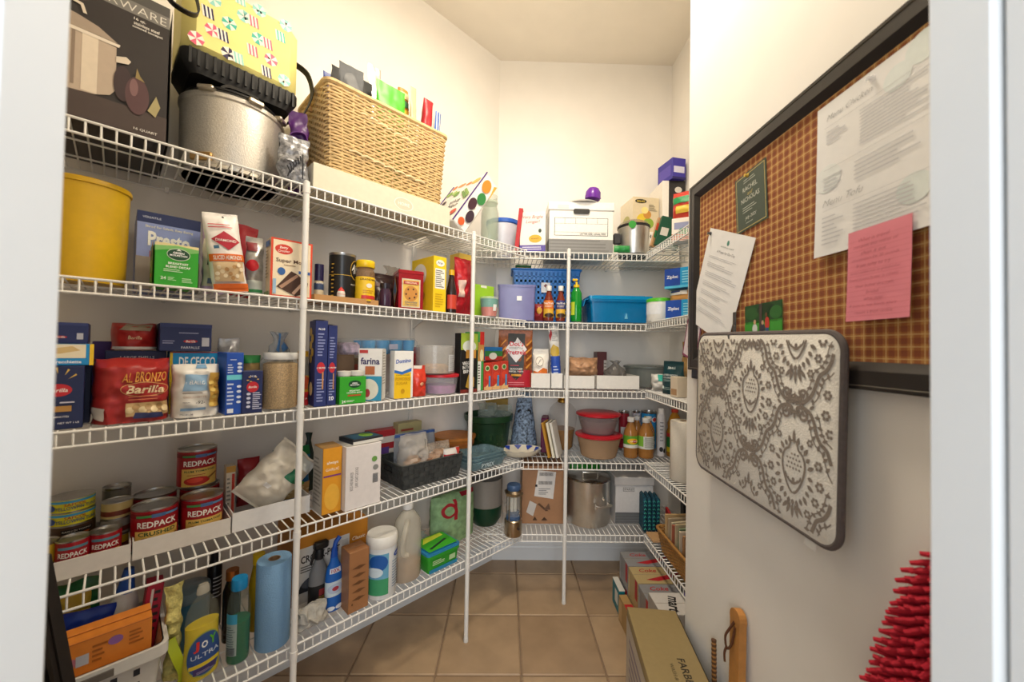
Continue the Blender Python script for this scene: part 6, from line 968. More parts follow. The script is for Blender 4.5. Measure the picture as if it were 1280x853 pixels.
# back wall, lowest shelf
rnd('green_pot', 'dark green pot with pale steamer top behind the shopping bag', 'pot', 'B', 5, 585, 628, 596, .12, [('green_base', [(0, 0), (.7, 0), (.95, .15), (1, .42), (0, .42)], P('#0f3d28', .3)), ('grey_top', [(1.0, .42), (1.02, .44), (.98, .5), (1.0, 1), (.95, 1), (.9, .5)], P('#8a837b', .4))], n=36)
ln = thing('camping_lantern', 'brushed steel and blue camping lantern at the shelf corner', 'lantern', (.058, 1.955, b5+.001), .2)
LS = M('#b0a08a', .28, 1); LB = P('#3c5478', .35)
h0 = .235
MB().lathe([(0, 0), (.042, 0), (.045, .005), (.045, .075), (.04, .08), (0, .08)], 28).build('steel_base', LS, ln)
MB().lathe([(.038, .08), (.038, .095), (.03, .1), (.03, .115), (0, .115)], 24).build('blue_collar', LB, ln)
MB().lathe([(.037, .1), (.037, .2)], 24, cap=False).build('clear_globe', GL('#cfd0cc', .25), ln)
for x in (-.009, .009): MB().lathe([(.008, .115), (.008, .185), (0, .187)], 12, cx=x).build('light_tube', P('#e6e0d0', .3), ln)
MB().lathe([(.046, .2), (.05, .205), (.05, .215), (.03, .23), (0, .23)], 6).build('top_plate', LS, ln)
MB().lathe([(.034, .225), (.036, .23), (.036, .245), (.032, .252), (0, .253)], 24).build('blue_knob', LB, ln)
for a in (45, 135, 225, 315):
    q = math.radians(a); MB().tube([(.041*math.sin(q), -.041*math.cos(q), .075), (.041*math.sin(q), -.041*math.cos(q), .205)], .0025, 6).build('guard_rod', LS, ln)
o = MB().lathe([(0, 0), (.007, 0), (.007, .004), (0, .004)], 12).build('power_button', P('#3a2a26'), ln); o.location = (.016, -.043, .045); o.rotation_euler.x = math.pi/2
carton('shipping_carton', 'brown cardboard shipping carton with white address label', 'box', 'B', 5, 652, 706, 583, .10, .25, '#a97e5c', [('t', 'F', 'ANCHOR HOCKING', .62, .945, .6, '#5a3d2a', .04, 1), ('p', 'F', [(.28, .48), (.36, .93), (.78, .9), (.72, .43)], '#dcd8d4'), ('c', 'F', .4, .83, .72, .89, '#3a3a3c'), ('c', 'F', .38, .68, .7, .74, '#4a4a4c'), ('l', 'F', .38, .5, .66, .62, '#8a8a8c', 4), ('r', 'F', .3, .64, .35, .68, '#1d1d1f'), ('p', 'F', [(.1, .2), (.18, .4), (.34, .34), (.26, .13)], '#cfcac4'), ('p', 'F', [(.4, .36), (.62, .22), (.55, .22), (.36, .34)], '#5f4330'), ('p', 'F', [(.5, .24), (.62, .36), (.66, .25)], '#6f5240'), ('p', 'F', [(.25, .06), (.3, .13), (.36, .06)], '#4a3526'), ('p', 'F', [(.45, .06), (.52, .12), (.6, .06)], '#4a3526')])
sp_ = rnd('stockpot', 'large stainless steel stockpot with lid and wire handles', 'pot', 'B', 5, 707, 762, 596, .165, [('pot_body', [(0, 0), (.97, 0), (1, .02), (1, .97), (1.02, 1), (.98, 1), (.96, .95), (.94, .04), (0, .04)], STEEL()), ('lid', [(1.03, 1.0), (1.03, 1.02), (.95, 1.04), (.3, 1.07), (0, 1.07)], M('#c4c2bd', .2, 1))], n=48)
hs = TOPZ['large stainless steel stockpot with lid and wire handles']-b5
R_ = max(v.co.x for v in [c_ for c_ in sp_.children if c_.name.startswith('pot_body')][0].data.vertices)
MB().tube([(-.04, -.05, hs*1.05), (-.04, -.052, hs*1.17), (.04, -.052, hs*1.17), (.04, -.05, hs*1.05)], .0055, 8).build('lid_handle', STEEL(), sp_)
a = math.radians(25); pts = [(x, -R_-y, zz_) for x, y, zz_ in ((-.04, .0, hs*.5), (-.04, .03, hs*.52), (.04, .03, hs*.52), (.04, 0, hs*.5))]
o = MB().tube(pts, .0058, 8).build('side_handle', STEEL(), sp_); o.rotation_euler.z = a
for x in (-.04, .04):
    o = MB().box(x-.008, x+.008, -R_-.004, -R_+.002, hs*.43, hs*.56, .002).build('rivet_plate', STEEL(), sp_, False); o.rotation_euler.z = a
pouch('green_packet', 'bright green packet showing behind the stockpot lid', 'bag', 'B', 5, 712, 750, 582, .34, .04, '#2f9a2a', style='block', seed=161)
fb2 = carton('file_box', 'white lidded file box with grey base on the lowest shelf', 'box', 'B', 5, 769, 816, 606, .115, .27, '#d9d7d6', [('r', 'F', 0, 0, 1, .28, '#77797b'), ('l', 'F', 0, 0, 1, .28, '#6a6c6e', 4), ('r', 'F', .2, .82, .5, .92, '#55555a'), ('r', 'F', .21, .828, .49, .912, '#d9d7d6'), ('t', 'F', 'STAPLES', .35, .87, .24, '#33333a', None, 1)])
w, d, h = fb2['_w'], fb2['_d'], fb2['_h']; MB().box(-w/2-.006, w/2+.006, -d/2-.006, d/2+.006, h-.004, h+.04, .003).build('lid', P('#c9c6c4'), fb2, False)
for i in range(4):
    z_ = b5+.001; t = thing('potholder', 'teal and navy patterned cloth square '+('next to the lowest file box', 'second from the lowest file box', 'third from the lowest file box', 'next to the red folder')[i], 'cloth', fp('B', .745+.023*i, .05, z_), -.12, 'teal patterned cloth squares')
    MB().box(-.0095, .0095, -.05, .05, 0, .185-.006*(i == 3), .008).build('cloth', M('#174a5e', .8, 0, .7, 110, .4), t)
    for q in range(8): MB().tube([(-.006, -.0515, .02+.02*q), (0, -.053, .028+.02*q), (.006, -.0515, .02+.02*q)], .0022, 5).build('stitched_chevron', P('#3fae9c'), t)
carton_at('red_folder', 'thin red folder standing beside the teal cloth squares', 'folder', fp('R', .03, .115, b5+.001), -.2, .012, .1, .13, '#b52a2c', [], flaps=False, body='cover')
carton_at('black_binder', 'black binder standing on the lowest recess shelf', 'binder', fp('R', .05, .19, b5+.001), -.35, .03, .16, .22, '#17171a', [('r', 'F', .2, .1, .8, .3, '#3a3a3c')], flaps=False, body='cover')
for i in range(2): carton_at('green_binder', ('dark green glossy binder beside the black binder', 'dark green glossy binder behind the magazine basket')[i], 'binder', fp('R', .13+.075*i, .215, b5+.001), -.45, .035, .18, .24, '#15301f', [('r', 'F', .2, .2, .4, .9, '#33503c')], flaps=False, body='cover', group='dark green binders')
carton_at('wood_board', 'small pale wooden board lying at the end of the recess shelf', 'board', fp('R', .05, .055, b5+.001), 0, .09, .09, .012, '#c99f72', [], flaps=False, body='board')
# magazine basket
mb_ = thing('magazine_basket', 'small wicker basket stuffed with magazines on the lowest recess shelf', 'basket', fp('R', .30, .075, b5+.001), ANG['R']); woven(mb_, .34, .13, .10, 14, .0038, M('#a8793f', .6, 0, .25, 60, .3), .8, 90, .025)
for i in range(9):
    c_ = ['#c9a878', '#b5a184', '#d8c9a8', '#a8624a', '#cbb894', '#8a9a78', '#d9c8b0', '#b58a62', '#c2b59a'][i]
    carton_at('magazine', ['tan', 'beige', 'cream', 'rust', 'sand', 'sage', 'ivory', 'brown', 'stone'][i]+' coloured magazine standing in the small wicker basket', 'magazine', fp('R', .20+.024*i, .078, b5+.008), ANG['R']+math.pi/2+.1*(i % 3-1), .10, .009, .19-.006*(i % 4), c_, [('r', 'F', .1, .6, .9, .85, '#8a4a3a'), ('l', 'F', .1, .1, .9, .5, '#77695a', 5)], flaps=False, body='pages', group='magazines in the small basket', ry=-.05, rx=.12)
# ================================================================== CORKBOARD WALL
RW = ANG['R']
def plaid():
    mt = bpy.data.materials.new('plaid_fabric'); mt.use_nodes = True; nt = mt.node_tree; N, L = nt.nodes, nt.links; b = N['Principled BSDF']; b.inputs['Roughness'].default_value = .9
    tc = N.new('ShaderNodeTexCoord'); sx = N.new('ShaderNodeSeparateXYZ'); L.new(tc.outputs['Object'], sx.inputs[0])
    def math_(op, a, v, v2=None):
        n = N.new('ShaderNodeMath'); n.operation = op; L.new(a, n.inputs[0])
        if hasattr(v, 'node'): L.new(v, n.inputs[1])
        else: n.inputs[1].default_value = v
        return n.outputs[0]
    def frac(a, per, off=0): return math_('FRACT', math_('ADD', math_('DIVIDE', a, per), off+100), 0)
    x, z = sx.outputs['X'], sx.outputs['Z']; per = .0182
    bx_ = math_('LESS_THAN', frac(x, per), .5); bz = math_('LESS_THAN', frac(z, per), .5)
    fx = math_('LESS_THAN', frac(x, per/5), .4); fz = math_('LESS_THAN', frac(z, per/5), .4)
    lx = math_('LESS_THAN', frac(x, per, .25), .08); lz = math_('LESS_THAN', frac(z, per, .25), .07)
    band = math_('MULTIPLY', math_('ADD', bx_, bz), .5); fine = math_('MULTIPLY', math_('ADD', fx, fz), .12)
    f = math_('ADD', band, fine); rp = N.new('ShaderNodeValToRGB'); e = rp.color_ramp.elements
    e[0].color = lin('#b58044')+(1,); e[1].color = lin('#84472a')+(1,); e.new(.5).color = lin('#9c6032')+(1,); L.new(f, rp.inputs['Fac'])
    mx = N.new('ShaderNodeMix'); mx.data_type = 'RGBA'; L.new(math_('MULTIPLY', math_('MAXIMUM', lx, lz), .75), mx.inputs['Factor']); L.new(rp.outputs['Color'], mx.inputs[6]); mx.inputs[7].default_value = lin('#d8b878')+(1,)
    L.new(mx.outputs[2], b.inputs['Base Color']); return mt
FRM = M('#262220', .35, 0, .1, 30)
fw_, fh_ = .866, .57; yc = 1.188-fw_/2; z0c = 1.235
cb_ = thing('cork_board', 'plaid fabric pinboard in a wide dark frame on the wall', 'pinboard', (XP-.0005, yc, z0c), RW)
MB().box(-fw_/2+.02, fw_/2-.02, -.014, 0, .02, fh_-.02).build('fabric_panel', plaid(), cb_, False)
def mitre(pts_out, pts_in, nm):
    (ax, az), (bx2, bz2) = pts_out; (cx_, cz_), (dx_, dz_) = pts_in
    vs = [(ax, 0, az), (bx2, 0, bz2), (bx2, -.026, bz2), (ax, -.026, az), (cx_, -.012, cz_), (dx_, -.012, dz_), (dx_+(bx2-dx_)*.35, -.026, dz_+(bz2-dz_)*.35), (cx_+(ax-cx_)*.35, -.026, cz_+(az-cz_)*.35)]
    MB().add(vs, [(0, 1, 2, 3), (3, 2, 6, 7), (7, 6, 5, 4), (0, 3, 7, 4), (1, 5, 6, 2), (0, 4, 5, 1)]).build(nm, FRM, cb_, False)
W2, fi = fw_/2, .047
o4 = [(-W2, 0), (W2, 0), (W2, fh_), (-W2, fh_)]; i4 = [(-W2+fi, fi), (W2-fi, fi), (W2-fi, fh_-fi), (-W2+fi, fh_-fi)]
for k in range(4): mitre((o4[k], o4[(k+1) % 4]), (i4[k], i4[(k+1) % 4]), 'frame_rail')
for k in range(4):
    a_, b_ = [Vector((x, -.0265, z)) for x, z in (o4[k], o4[(k+1) % 4])]; ctr = Vector((0, -.0265, fh_/2)); MB().tube([a_.lerp(ctr, .022), b_.lerp(ctr, .022)], .0011, 5).build('frame_bead', M('#5d574e', .4), cb_)
def sheet(name, label, cat, y, z, w, h, rot, off, mat, prints, curl=0, group=None, pin=None):
    """paper pinned to the board; y,z = its centre on the wall"""
    t = thing(name, label, cat, (XP-.016-off, y, z), RW, group, 0, 0); t.rotation_euler = (0, -rot, RW)
    def sf(f, u, v, o): return ((u-.5)*w, -o-curl*((2*u-1)**2*.5*(1-v)+.6*(1-v)**2), (v-.5)*h)
    b = MB(); b.grid(lambda u, v: sf('F', u, v, .0004), 10, 10); b.grid(lambda u, v: sf('F', 1-u, v, -.0001), 10, 10); so = b.build('sheet', mat, t)
    deco(so, sf, lambda f: (w, h), prints, True, .0007, .00013)
    if pin:
        u, v, c_ = pin; p = sf('F', u, v, 0); q = MB().lathe([(0, 0), (.0045, 0), (.005, .002), (.003, .005), (.003, .008), (.0045, .009), (0, .01)], 12).build('push_pin', c_, t); q.location = p; q.rotation_euler.x = math.pi/2
    return t
PAPER = M('#e9e8e6', .7, 0, .02, 30)
sheet('invitation_card', 'dark green invitation card with gold border pinned to plaid board', 'card', .902, 1.662, .116, .142, .06, 0, P('#3c4a3e', .6), [('r', 'F', .04, .03, .96, .97, '#c9b46a'), ('r', 'F', .055, .042, .945, .958, '#3c4a3e'), ('l', 'F', .3, .82, .75, .9, '#b8bdb0', 2), ('t', 'F', 'RACHEL', .5, .72, .46, '#d5d6c9', .08, 0), ('t', 'F', 'and', .5, .62, .16, '#c9b46a', None, 0, 0, .3), ('t', 'F', 'NICHOLAS', .5, .53, .58, '#d5d6c9', .08, 0), ('l', 'F', .25, .3, .75, .42, '#b8bdb0', 3), ('t', 'F', 'July 2021', .5, .2, .36, '#d5d6c9', None, 0, 0, .3), ('l', 'F', .35, .1, .68, .13, '#b8bdb0', 1)], pin=(.45, .93, P('#c9a23a', .2)))
LN = '#c6c6c8'
c, s = math.cos(-.41), math.sin(-.41)
sheet('printed_letter', 'white typed letter with green emblem hanging tilted from one pin', 'paper', 1.033, 1.475, .216, .279, -.41, .002, PAPER, [('o', 'F', .5, .9, .025, .025, '#4a8a78'), ('t', 'F', 'CHESTERBROOK ACADEMY', .5, .855, .3, '#7a8a84', None, 0), ('t', 'F', 'A Prayer for Our Day', .5, .8, .42, '#8a8a8c', None, 0, 0, .3), ('l', 'F', .12, .72, .85, .75, LN, 2)]+[('l', 'F', .12, .63-.095*i, .88, .685-.095*i, LN, 3) for i in range(6)], curl=.003, pin=(.04, .95, P('#3a3a38', .3)))
sheet('postcard', 'pink and white postcard tucked under the typed letter', 'card', 1.185, 1.325, .09, .12, -.3, .0005, P('#dcd0d4', .5), [('r', 'F', .0, .0, 1, .06, '#8a3a5a'), ('r', 'F', 0, 0, .05, 1, '#8a3a5a'), ('r', 'F', .95, 0, 1, 1, '#8a3a5a'), ('r', 'F', 0, .94, 1, 1, '#8a3a5a'), ('p', 'F', [(.3, .3), (.7, .8), (.75, .7), (.4, .25)], '#c2405a'), ('p', 'F', [(.25, .7), (.7, .35), (.75, .45), (.35, .8)], '#d86a8a'), ('o', 'F', .5, .55, .1, .1, '#8a6a3a')])
ph = sheet('family_photo', 'glossy photo of people sitting on green grass under trees', 'photo', .855, 1.355, .125, .098, .02, .001, M('#2f7a2c', .25, 0, .35, 60), [('r', 'F', 0, .6, 1, 1, '#1f4a24'), ('o', 'F', .2, .8, .2, .15, '#2a5a2a'), ('o', 'F', .6, .85, .25, .13, '#183a1c'), ('o', 'F', .85, .75, .15, .15, '#2f6a2f'), ('r', 'F', .0, .2, 1, .55, '#3f9a34'), ('r', 'F', .42, .35, .5, 1, '#4a4038'), ('o', 'F', .3, .42, .07, .12, '#d8dcd8'), ('o', 'F', .3, .58, .035, .06, '#c9a082'), ('o', 'F', .52, .4, .06, .12, '#3a3a4a'), ('o', 'F', .52, .55, .03, .05, '#c9a082'), ('o', 'F', .64, .52, .06, .15, '#c23a30'), ('r', 'F', .6, .2, .68, .42, '#3a5a8a'), ('o', 'F', .62, .72, .03, .05, '#6a4a32')])
sheet('recipe_sheet', 'large white recipe page with pale leaf watermark pinned to plaid board', 'paper', .594, 1.609, .216, .279, .0, .002, PAPER, [('o', 'F', .85, .93, .12, .08, '#dde5e2'), ('o', 'F', .68, .86, .1, .07, '#dfe6e4'), ('o', 'F', .12, .5, .12, .09, '#e2e6e4'), ('o', 'F', .8, .22, .12, .08, '#dde5e2'), ('t', 'F', 'Menu Chicken', .3, .9, .4, '#9a9a9a', None, -1, 0, .4), ('r', 'F', .08, .84, .95, .842, '#b5b5b5'), ('l', 'F', .1, .72, .3, .82, LN, 4), ('l', 'F', .4, .6, .95, .82, LN, 11), ('r', 'F', .08, .56, .95, .562, '#b5b5b5'), ('l', 'F', .08, .42, .28, .52, LN, 4), ('l', 'F', .36, .4, .95, .53, LN, 5), ('t', 'F', 'Menu Tofu', .26, .34, .36, '#9a9a9a', None, -1, 0, .4), ('r', 'F', .08, .29, .95, .292, '#b5b5b5'), ('l', 'F', .08, .06, .28, .26, LN, 7), ('l', 'F', .36, .08, .95, .27, LN, 8)], curl=.006, pin=(.5, .95, GL('#e6e6ea', .6)))
hw = [('t', 'F', tx, .46+.02*(i % 2), .88-.072*i, w_, '#a8505e', None, -1, 0, .25) for i, (tx, w_) in enumerate((('What is travel', .5), ('compost that makes oil', .7), ('clean it out', .4), ('counterpart for 30 seconds', .75), ('from salty to try', .55), ('Send a cookie note to grandmother', .8), ('friend peanut butter in cabinet', .78), ('their butter in cream', .6), ('bread', .2), ('what next', .3), ('A yeast or new friends where', .75), ('recent a fresh cookie', .6)))]
sheet('pink_note', 'pink lined note card with handwriting over the recipe page', 'note', .578, 1.42, .101, .148, .0, .010, M('#e68a98', .65, 0, .03, 30), [('r', 'F', 0, .055*i+.05, 1, .055*i+.053, '#d0707f') for i in range(16)]+hw, curl=.004)
# ---- drying mat with damask print
mw, mh, my, mz = .470, .372, .868, .962
mt_ = thing('drying_mat', 'cream drying mat with grey damask print hanging over the pinboard frame', 'mat', (XP-.030, my, mz), RW); mt_.rotation_euler = (0, .025, RW)
TERRY = M('#dcd7cd', .95, 0, .05, 260, .5); GREY = M('#857a70', .95, 0, .08, 260, .3)
o = rrect(mw, mh, .034, 7); N = len(o); o = [(x, y+mh/2) for x, y in o]
b = MB().add([(x*.985, -.0115, mh/2+(z-mh/2)*.985) for x, z in o]+[(x, -.009, z) for x, z in o]+[(x, -.001, z) for x, z in o], [tuple(range(N)), tuple(reversed(range(2*N, 3*N)))]+[(j*N+k, j*N+(k+1) % N, (j+1)*N+(k+1) % N, (j+1)*N+k) for j in range(2) for k in range(N)]); b.build('terry_pad', TERRY, mt_)
MB().tube([(x, -.006, z) for x, z in o], .0062, 8, True).build('bound_edge', M('#5a5250', .8, 0, .1, 120), mt_)
D = MB()
_ly = [0]
def LY():
    _ly[0] += 1; return -.0122-(_ly[0] % 60)*1.4e-5
def inside(x, z): return abs(x) < mw/2-.009 and .009 < z < mh-.009 and not (abs(x) > mw/2-.03 and (z < .03 or z > mh-.03) and math.hypot(abs(x)-(mw/2-.034), (.034-z) if z < .1 else z-(mh-.034)) > .026)
def ribbon(pts, wd):
    n = len(pts); L_ = []
    for i, (x, z) in enumerate(pts):
        x0, z0 = pts[max(0, i-1)]; x1, z1 = pts[min(n-1, i+1)]; l = math.hypot(x1-x0, z1-z0) or 1; nx, nz = -(z1-z0)/l, (x1-x0)/l
        k = wd*(1 if isinstance(wd, float) else 1)/2*(1 if 0 < i < n-1 else .5); L_.append(((x+nx*k, z+nz*k), (x-nx*k, z-nz*k)))
    yl = LY()
    for (a, b), (c, d) in zip(L_, L_[1:]):
        if all(inside(*q) for q in (a, b, c, d)): D.add([(q[0], yl, q[1]) for q in (a, b, d, c)], [(0, 1, 2, 3)])
def leaf(x, z, a, l, wd):
    ca, sa = math.cos(a), math.sin(a); pts = [(0, 0), (.35*l, wd/2), (.7*l, wd*.4), (l, 0), (.7*l, -wd*.4), (.35*l, -wd/2)]
    P_ = [(x+p*ca-q*sa, z+p*sa+q*ca) for p, q in pts]
    if all(inside(*q) for q in P_): yl = LY(); D.add([(q[0], yl, q[1]) for q in P_], [tuple(range(6))])
def dot(x, z, r, n=8):
    P_ = [(x+r*math.cos(math.tau*k/n), z+r*math.sin(math.tau*k/n)) for k in range(n)]
    if all(inside(*q) for q in P_): yl = LY(); D.add([(q[0], yl, q[1]) for q in P_], [tuple(range(n))])
def spiral(x, z, r0, a0, turns, sg, wd):
    n = 22; ribbon([(x+r0*(1-.85*k/n)*math.cos(a0+sg*math.tau*turns*k/n), z+r0*(1-.85*k/n)*math.sin(a0+sg*math.tau*turns*k/n)) for k in range(n+1)], wd)
def medallion(cx, cz, k=1.28):
    ribbon([(cx+k*.021*math.sin(t)*(1-.35*math.cos(t)), cz+k*(.002-.034*math.cos(t)+(.010 if abs(t-math.pi) < .3 else 0))) for t in [math.tau*q/36 for q in range(37)]], .0048)
    for r in range(4):
        for q in range(-2+(r > 2), 3-(r > 2)): dot(cx+k*(q*.006+(.003 if r % 2 else 0)), cz+k*(.005+.007*r), .0025, 6)
    ribbon([(cx+k*.015*math.cos(t), cz-k*(.004+.012*math.sin(t))) for t in [math.pi*q/12 for q in range(13)]], .004); ribbon([(cx+k*.009*math.cos(t), cz-k*(.010+.008*math.sin(t))) for t in [math.pi*q/10 for q in range(11)]], .0035); dot(cx, cz-k*.012, .004)
    for q in range(24):
        a = math.tau*q/24+math.pi/2; l = .018 if q % 2 else .013
        if q == 0: l = .03
        leaf(cx+k*.027*math.cos(a), cz+k*.041*math.sin(a), a+.25*math.cos(a)*(1 if math.sin(a) > 0 else -1), l, .0085)
    for sg in (-1, 1):
        for dx, dz, r in ((.046, .022, .0062), (.048, -.006, .0066), (.041, -.030, .006), (.028, -.052, .0055), (.03, .05, .005)):
            for q in range(6): dot(cx+k*sg*dx+r*math.cos(q*math.tau/6), cz+k*dz+r*math.sin(q*math.tau/6), r*.56, 6)
    for q in range(-2, 3): leaf(cx+q*.005, cz-k*.047, -math.pi/2+q*.38, .03-.003*abs(q), .008)
def ogee(cx, cz):          # S-scrolls from the node above a medallion down to the nodes beside it
    S = [(.004, .121), (.018, .126), (.036, .120), (.047, .104), (.052, .086), (.062, .070), (.076, .060), (.084, .042), (.092, .024), (.110, .008), (.124, .014), (.131, .004)]
    for sg in (-1, 1):
        pth = [(p.x, p.y) for p in smooth_path([(cx+sg*x, cz+z, 0) for x, z in S], 5)]
        ribbon(pth, .0075); ribbon([(x-sg*.011, z-.007) for x, z in pth[8:-12]], .0025); ribbon([(x+sg*.010, z+.007) for x, z in pth[12:-6]], .0025)
        spiral(cx+sg*.020, cz+.111, .0125, math.pi/2, 1.3, -sg, .0055)
        spiral(cx+sg*.113, cz+.021, .0125, -math.pi/2, 1.3, -sg, .0055)
        for q in range(5, len(pth)-6, 4):
            x, z = pth[q]; x1, z1 = pth[q+1]; a = math.atan2(z1-z, x1-x)
            for e in (1, -1): leaf(x+e*.004*-math.sin(a), z+e*.004*math.cos(a), a+e*1.15, .014, .0065)
    for q in range(-2, 3): leaf(cx+q*.004, cz+.129, math.pi/2+q*-.45, .026-.003*abs(q), .008); leaf(cx+q*.003, cz+.122, -math.pi/2+q*.4, .022-.004*abs(q), .0075)
for i in range(-2, 3):
    for j in range(-1, 3):
        cx = .004+.133*i; cz = 1.198-mz-.001+.258*j+(.129 if i % 2 else 0)
        medallion(cx, cz); ogee(cx, cz)
d_ = D.build('damask_print', GREY, mt_, False); d_['kind'] = 'stuff'
strap(mt_, [(-.078, -.004, mh), (-.076, -.004, mh+.022), (-.072, -.004, mh)], .006, .002, P('#57504c'), 'hanging_loop', (0, 1, 0))
MB().box(.16, .185, -.006, -.004, -.022, -.004).build('care_tag', P('#dcd9d2'), mt_, False)
hk = thing('wall_hook', 'small dark hook holding the drying mat loop', 'hook', (XP-.028, my+.076, mz+mh-.012), RW); MB().tube(smooth_path([(0, 0, .045), (0, 0, .01), (0, -.012, .004), (0, -.014, .014)]), .0028, 8).build('hook_wire', P('#4a4440', .3), hk); MB().box(-.006, .006, -.001, .002, .02, .07, .001).build('hook_plate', P('#4a4440', .3), hk)
lk = thing('dark_card', 'dark navy card hanging behind the left edge of the drying mat', 'card', (XP-.004, 1.178, 1.262), RW); MB().box(-.02, .02, -.003, 0, 0, .0, 0) ; MB().box(-.024, .02, -.004, 0, -.055, .0, .001).build('card', P('#1d2230'), lk, False); MB().box(-.018, .014, -.0046, -.004, -.048, -.007).build('card_border', P('#2f3648'), lk, False)
# red chenille duster hanging near the door
rd = thing('chenille_duster', 'red noodle-fringed microfibre duster hanging near the door jamb', 'duster', (XP-.012, .513, .80), RW); rd.rotation_euler = (0, .29, RW)
MB().prism([(x, z) for x, z in [(-.055, -.2), (.055, -.2)]+[(.055*math.cos(t), .16+.10*math.sin(t)) for t in [math.pi*k/10 for k in range(11)]]], -.008, 0).build('backing', P('#8f1626'), rd, False)
b = MB(); rg = random.Random(9)
for r in range(46):
    z = -.2+.0096*r; half = .056 if z < .16 else .056*math.sqrt(max(0, 1-((z-.16)/.1)**2))
    nq = max(1, int(half*2/.0105))
    for q in range(nq+1):
        x = -half+2*half*q/max(1, nq)+(.004 if r % 2 else 0); ex = x*1.35+rg.uniform(-.003, .003); ez = z-.008+rg.uniform(-.004, .004); e = max(0, abs(x)-.04)*.25
        b.tube([(x, -.005, z), (x+(ex-x)*.6, -.017, z-.002), (ex, -.026+e, ez)], [.0042, .0046, .0032], 6)
o_ = b.build('noodle_fringe', M('#b5142c', .75, 0, .1, 120), rd); o_['kind'] = 'stuff'
# ================================================================== ON THE FLOOR
SIL, GLD = '#8e8e90', '#b7a273'
for i, (yy, c_, lab) in enumerate(((1.918, SIL, 'silver soda carton nearest the back wall'), (1.782, GLD, 'gold soda carton between the two silver ones'), (1.646, SIL, 'silver soda carton beside the white and purple carton'))):
    for lev in range(2):
        carton_at('soda_carton', (lab+(' on top of its pair' if lev else ' at the bottom of its pair')), 'box', (.612+.20, yy, .001+.126*lev), 0, .40, .13, .124, c_, [('p', 'T', [(.12, .2), (.62, .72), (.4, .25), (.25, .12)], '#b5202c'), ('t', 'T', 'Coke', .2, .75, .2, '#b5202c', None, 1, 0, .3), ('p', 'F', [(.0, .55), (.12, .9), (.14, .6), (.05, .2)], '#b5202c'), ('r', 'L', .06, .0, .2, .8, '#a9a9ab' if c_ == SIL else '#c9b78a'), ('r', 'L', .75, .3, .98, 1, '#b5202c'), ('t', 'F', 'Diet Coke', .4, .5, .4, '#c9c9cb' if c_ == SIL else '#b5202c', None, 1, 0, .3)], group='soda cartons on the floor')
carton_at('snack_carton', 'white and purple lettered carton beside the silver soda cartons', 'box', (.785, 1.508, .001), 0, .36, .13, .30, '#cdc9c5', [('r', 'T', .38, 0, .56, 1, '#7a6aa0'), ('t', 'T', 'mart', .2, .45, .26, '#1d1b1c', .3, 2, -math.pi/2-.35), ('r', 'L', 0, 0, 1, 1, '#a8a5a2')])
tp = thing('teal_packet', 'teal and white flat packet standing against the soda cartons', 'packet', (.590, 1.925, .001), 0)
MB().box(-.014, .014, -.058, .058, 0, .118, .003).build('packet', P('#157a88'), tp, False); MB().box(-.0148, -.0138, -.035, .012, .035, .095).build('white_window', P('#dcdad2'), tp, False); MB().box(-.014, .014, -.058, .058, .118, .121).build('white_edge', P('#dcdad2'), tp, False)
carton_at('tan_carton', 'small tan and red carton beside the teal packet', 'box', (.588, 1.79, .001), .03, .038, .11, .118, '#b08f5c', [('r', 'T', 0, 0, 1, .35, '#b5202c'), ('r', 'L', .0, .1, .4, .9, '#c9a878'), ('r', 'F', .2, .6, .8, .95, '#a8242c')])
fbx = carton_at('cookware_box', 'long olive gold cookware carton standing on the floor by the wall', 'box', (.482, 1.075, .001), -.12, .158, .45, .419, '#8d7a52', [('t', 'T', 'FARBERWARE', .68, .33, 1.2, '#29231a', .046, 1, -math.pi/2), ('t', 'T', 'WASH & DRY SPINNER', .48, .33, .95, '#5a4e34', .022, 0, -math.pi/2), ('r', 'L', .0, .0, 1, .93, '#b7ad9f'), ('l', 'L', .1, .2, .9, .85, '#7f7488', 9), ('r', 'R', 0, 0, 1, 1, '#2a251c'), ('r', 'F', 0, 0, 1, .93, '#b7ad9f')], flaps=False)
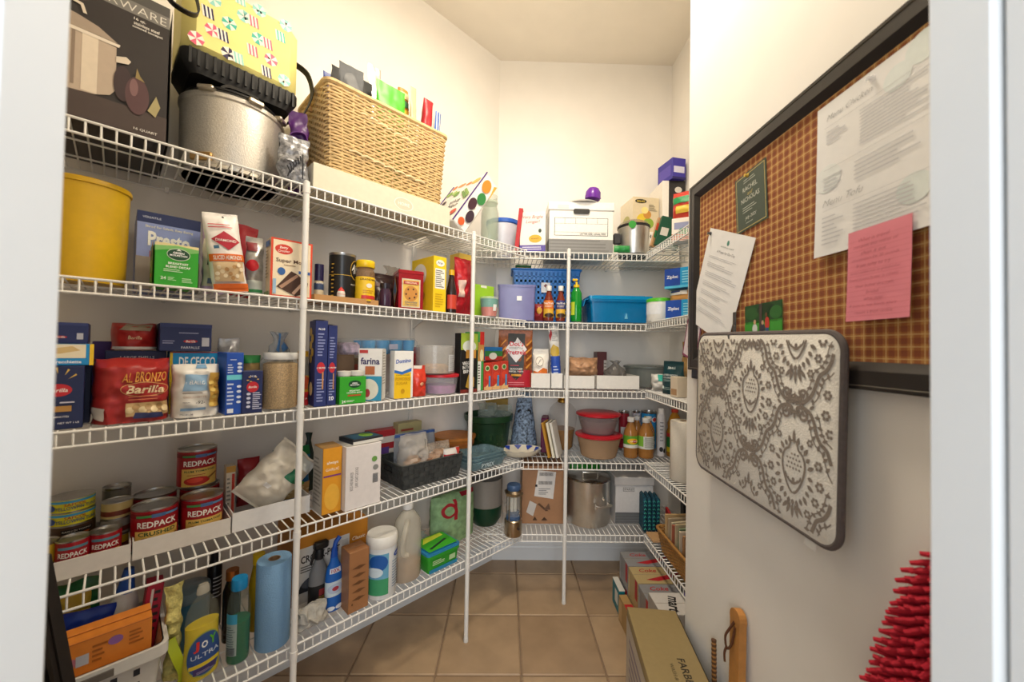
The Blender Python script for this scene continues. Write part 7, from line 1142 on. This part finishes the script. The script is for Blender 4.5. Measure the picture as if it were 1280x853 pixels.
# wooden paddle board leaning on the wall
pd = thing('paddle_board', 'honey wooden paddle board with leather loop leaning on the wall', 'board', (XP-.034, .91, .004), RW); pd.rotation_euler = (-.045, -.05, RW)
WOOD = M('#b27a3e', .45, 0, .25, 18, .05)
pts = [(-.085, 0), (.085, 0), (.095, .05), (.095, .22), (.07, .29), (.026, .34), (.019, .40), (.019, .62)]+[(.021*math.cos(t), .635+.021*math.sin(t)) for t in [math.pi*k/8 for k in range(9)]]+[(-.019, .62), (-.019, .40), (-.026, .34), (-.07, .29), (-.095, .22), (-.095, .05)]
MB().prism(pts, -.018, 0).build('board', WOOD, pd, False)
strap(pd, [(.0, -.0185, .625), (-.012, -.024, .60), (-.024, -.026, .575), (-.02, -.024, .55), (-.004, -.022, .57), (.004, -.019, .615)], .005, .003, P('#5a3420'), 'leather_loop', (1, 0, 0)); strap(pd, [(-.02, -.024, .555), (-.026, -.026, .535), (-.024, -.026, .515)], .005, .003, P('#5a3420'), 'leather_tail', (1, 0, 0))
st = thing('striped_brush', 'brown and cream striped wooden handle between carton and wall', 'brush', (XP-.03, 1.0, .003), 0); 
hq = .505
MB().tube([(-.002, 0, 0), (-.002, 0, hq)], .006, 10).build('handle', M('#a8763f', .5), st)
for q in range(20): MB().lathe([(.0064, hq-.011*q-.004), (.0068, hq-.011*q-.002), (.0064, hq-.011*q+.002)], 10, cx=-.002).build('dark_band', P('#5a3a22'), st)
st.rotation_euler = (-.09, .03, 0)
# dark ribbed panel standing between the jamb and the shelves
A, B = on_Y(61, 700, .78), on_Y(90, 853, .78)
rp_ = thing('folded_stool', 'black ribbed folding stool standing between the jamb and white bin', 'stool', (A.x-.038, .78, .001), .0)
top = A.z; dx = (B.x-A.x)/(A.z-B.z); BK = M('#1c1613', .5, 0, .15, 40)
xb = dx*top
MB().prism([(.02, top), (.02+xb, 0), (-.12+xb, 0), (-.12, top)], .0, .02).build('panel', BK, rp_, False)
for q in range(7):
    x = .016-.019*q; MB().prism([(x, top-.004), (x+xb, .004), (x-.010+xb, .004), (x-.010, top-.004)], -.008, .0).build('rib', BK, rp_, False)
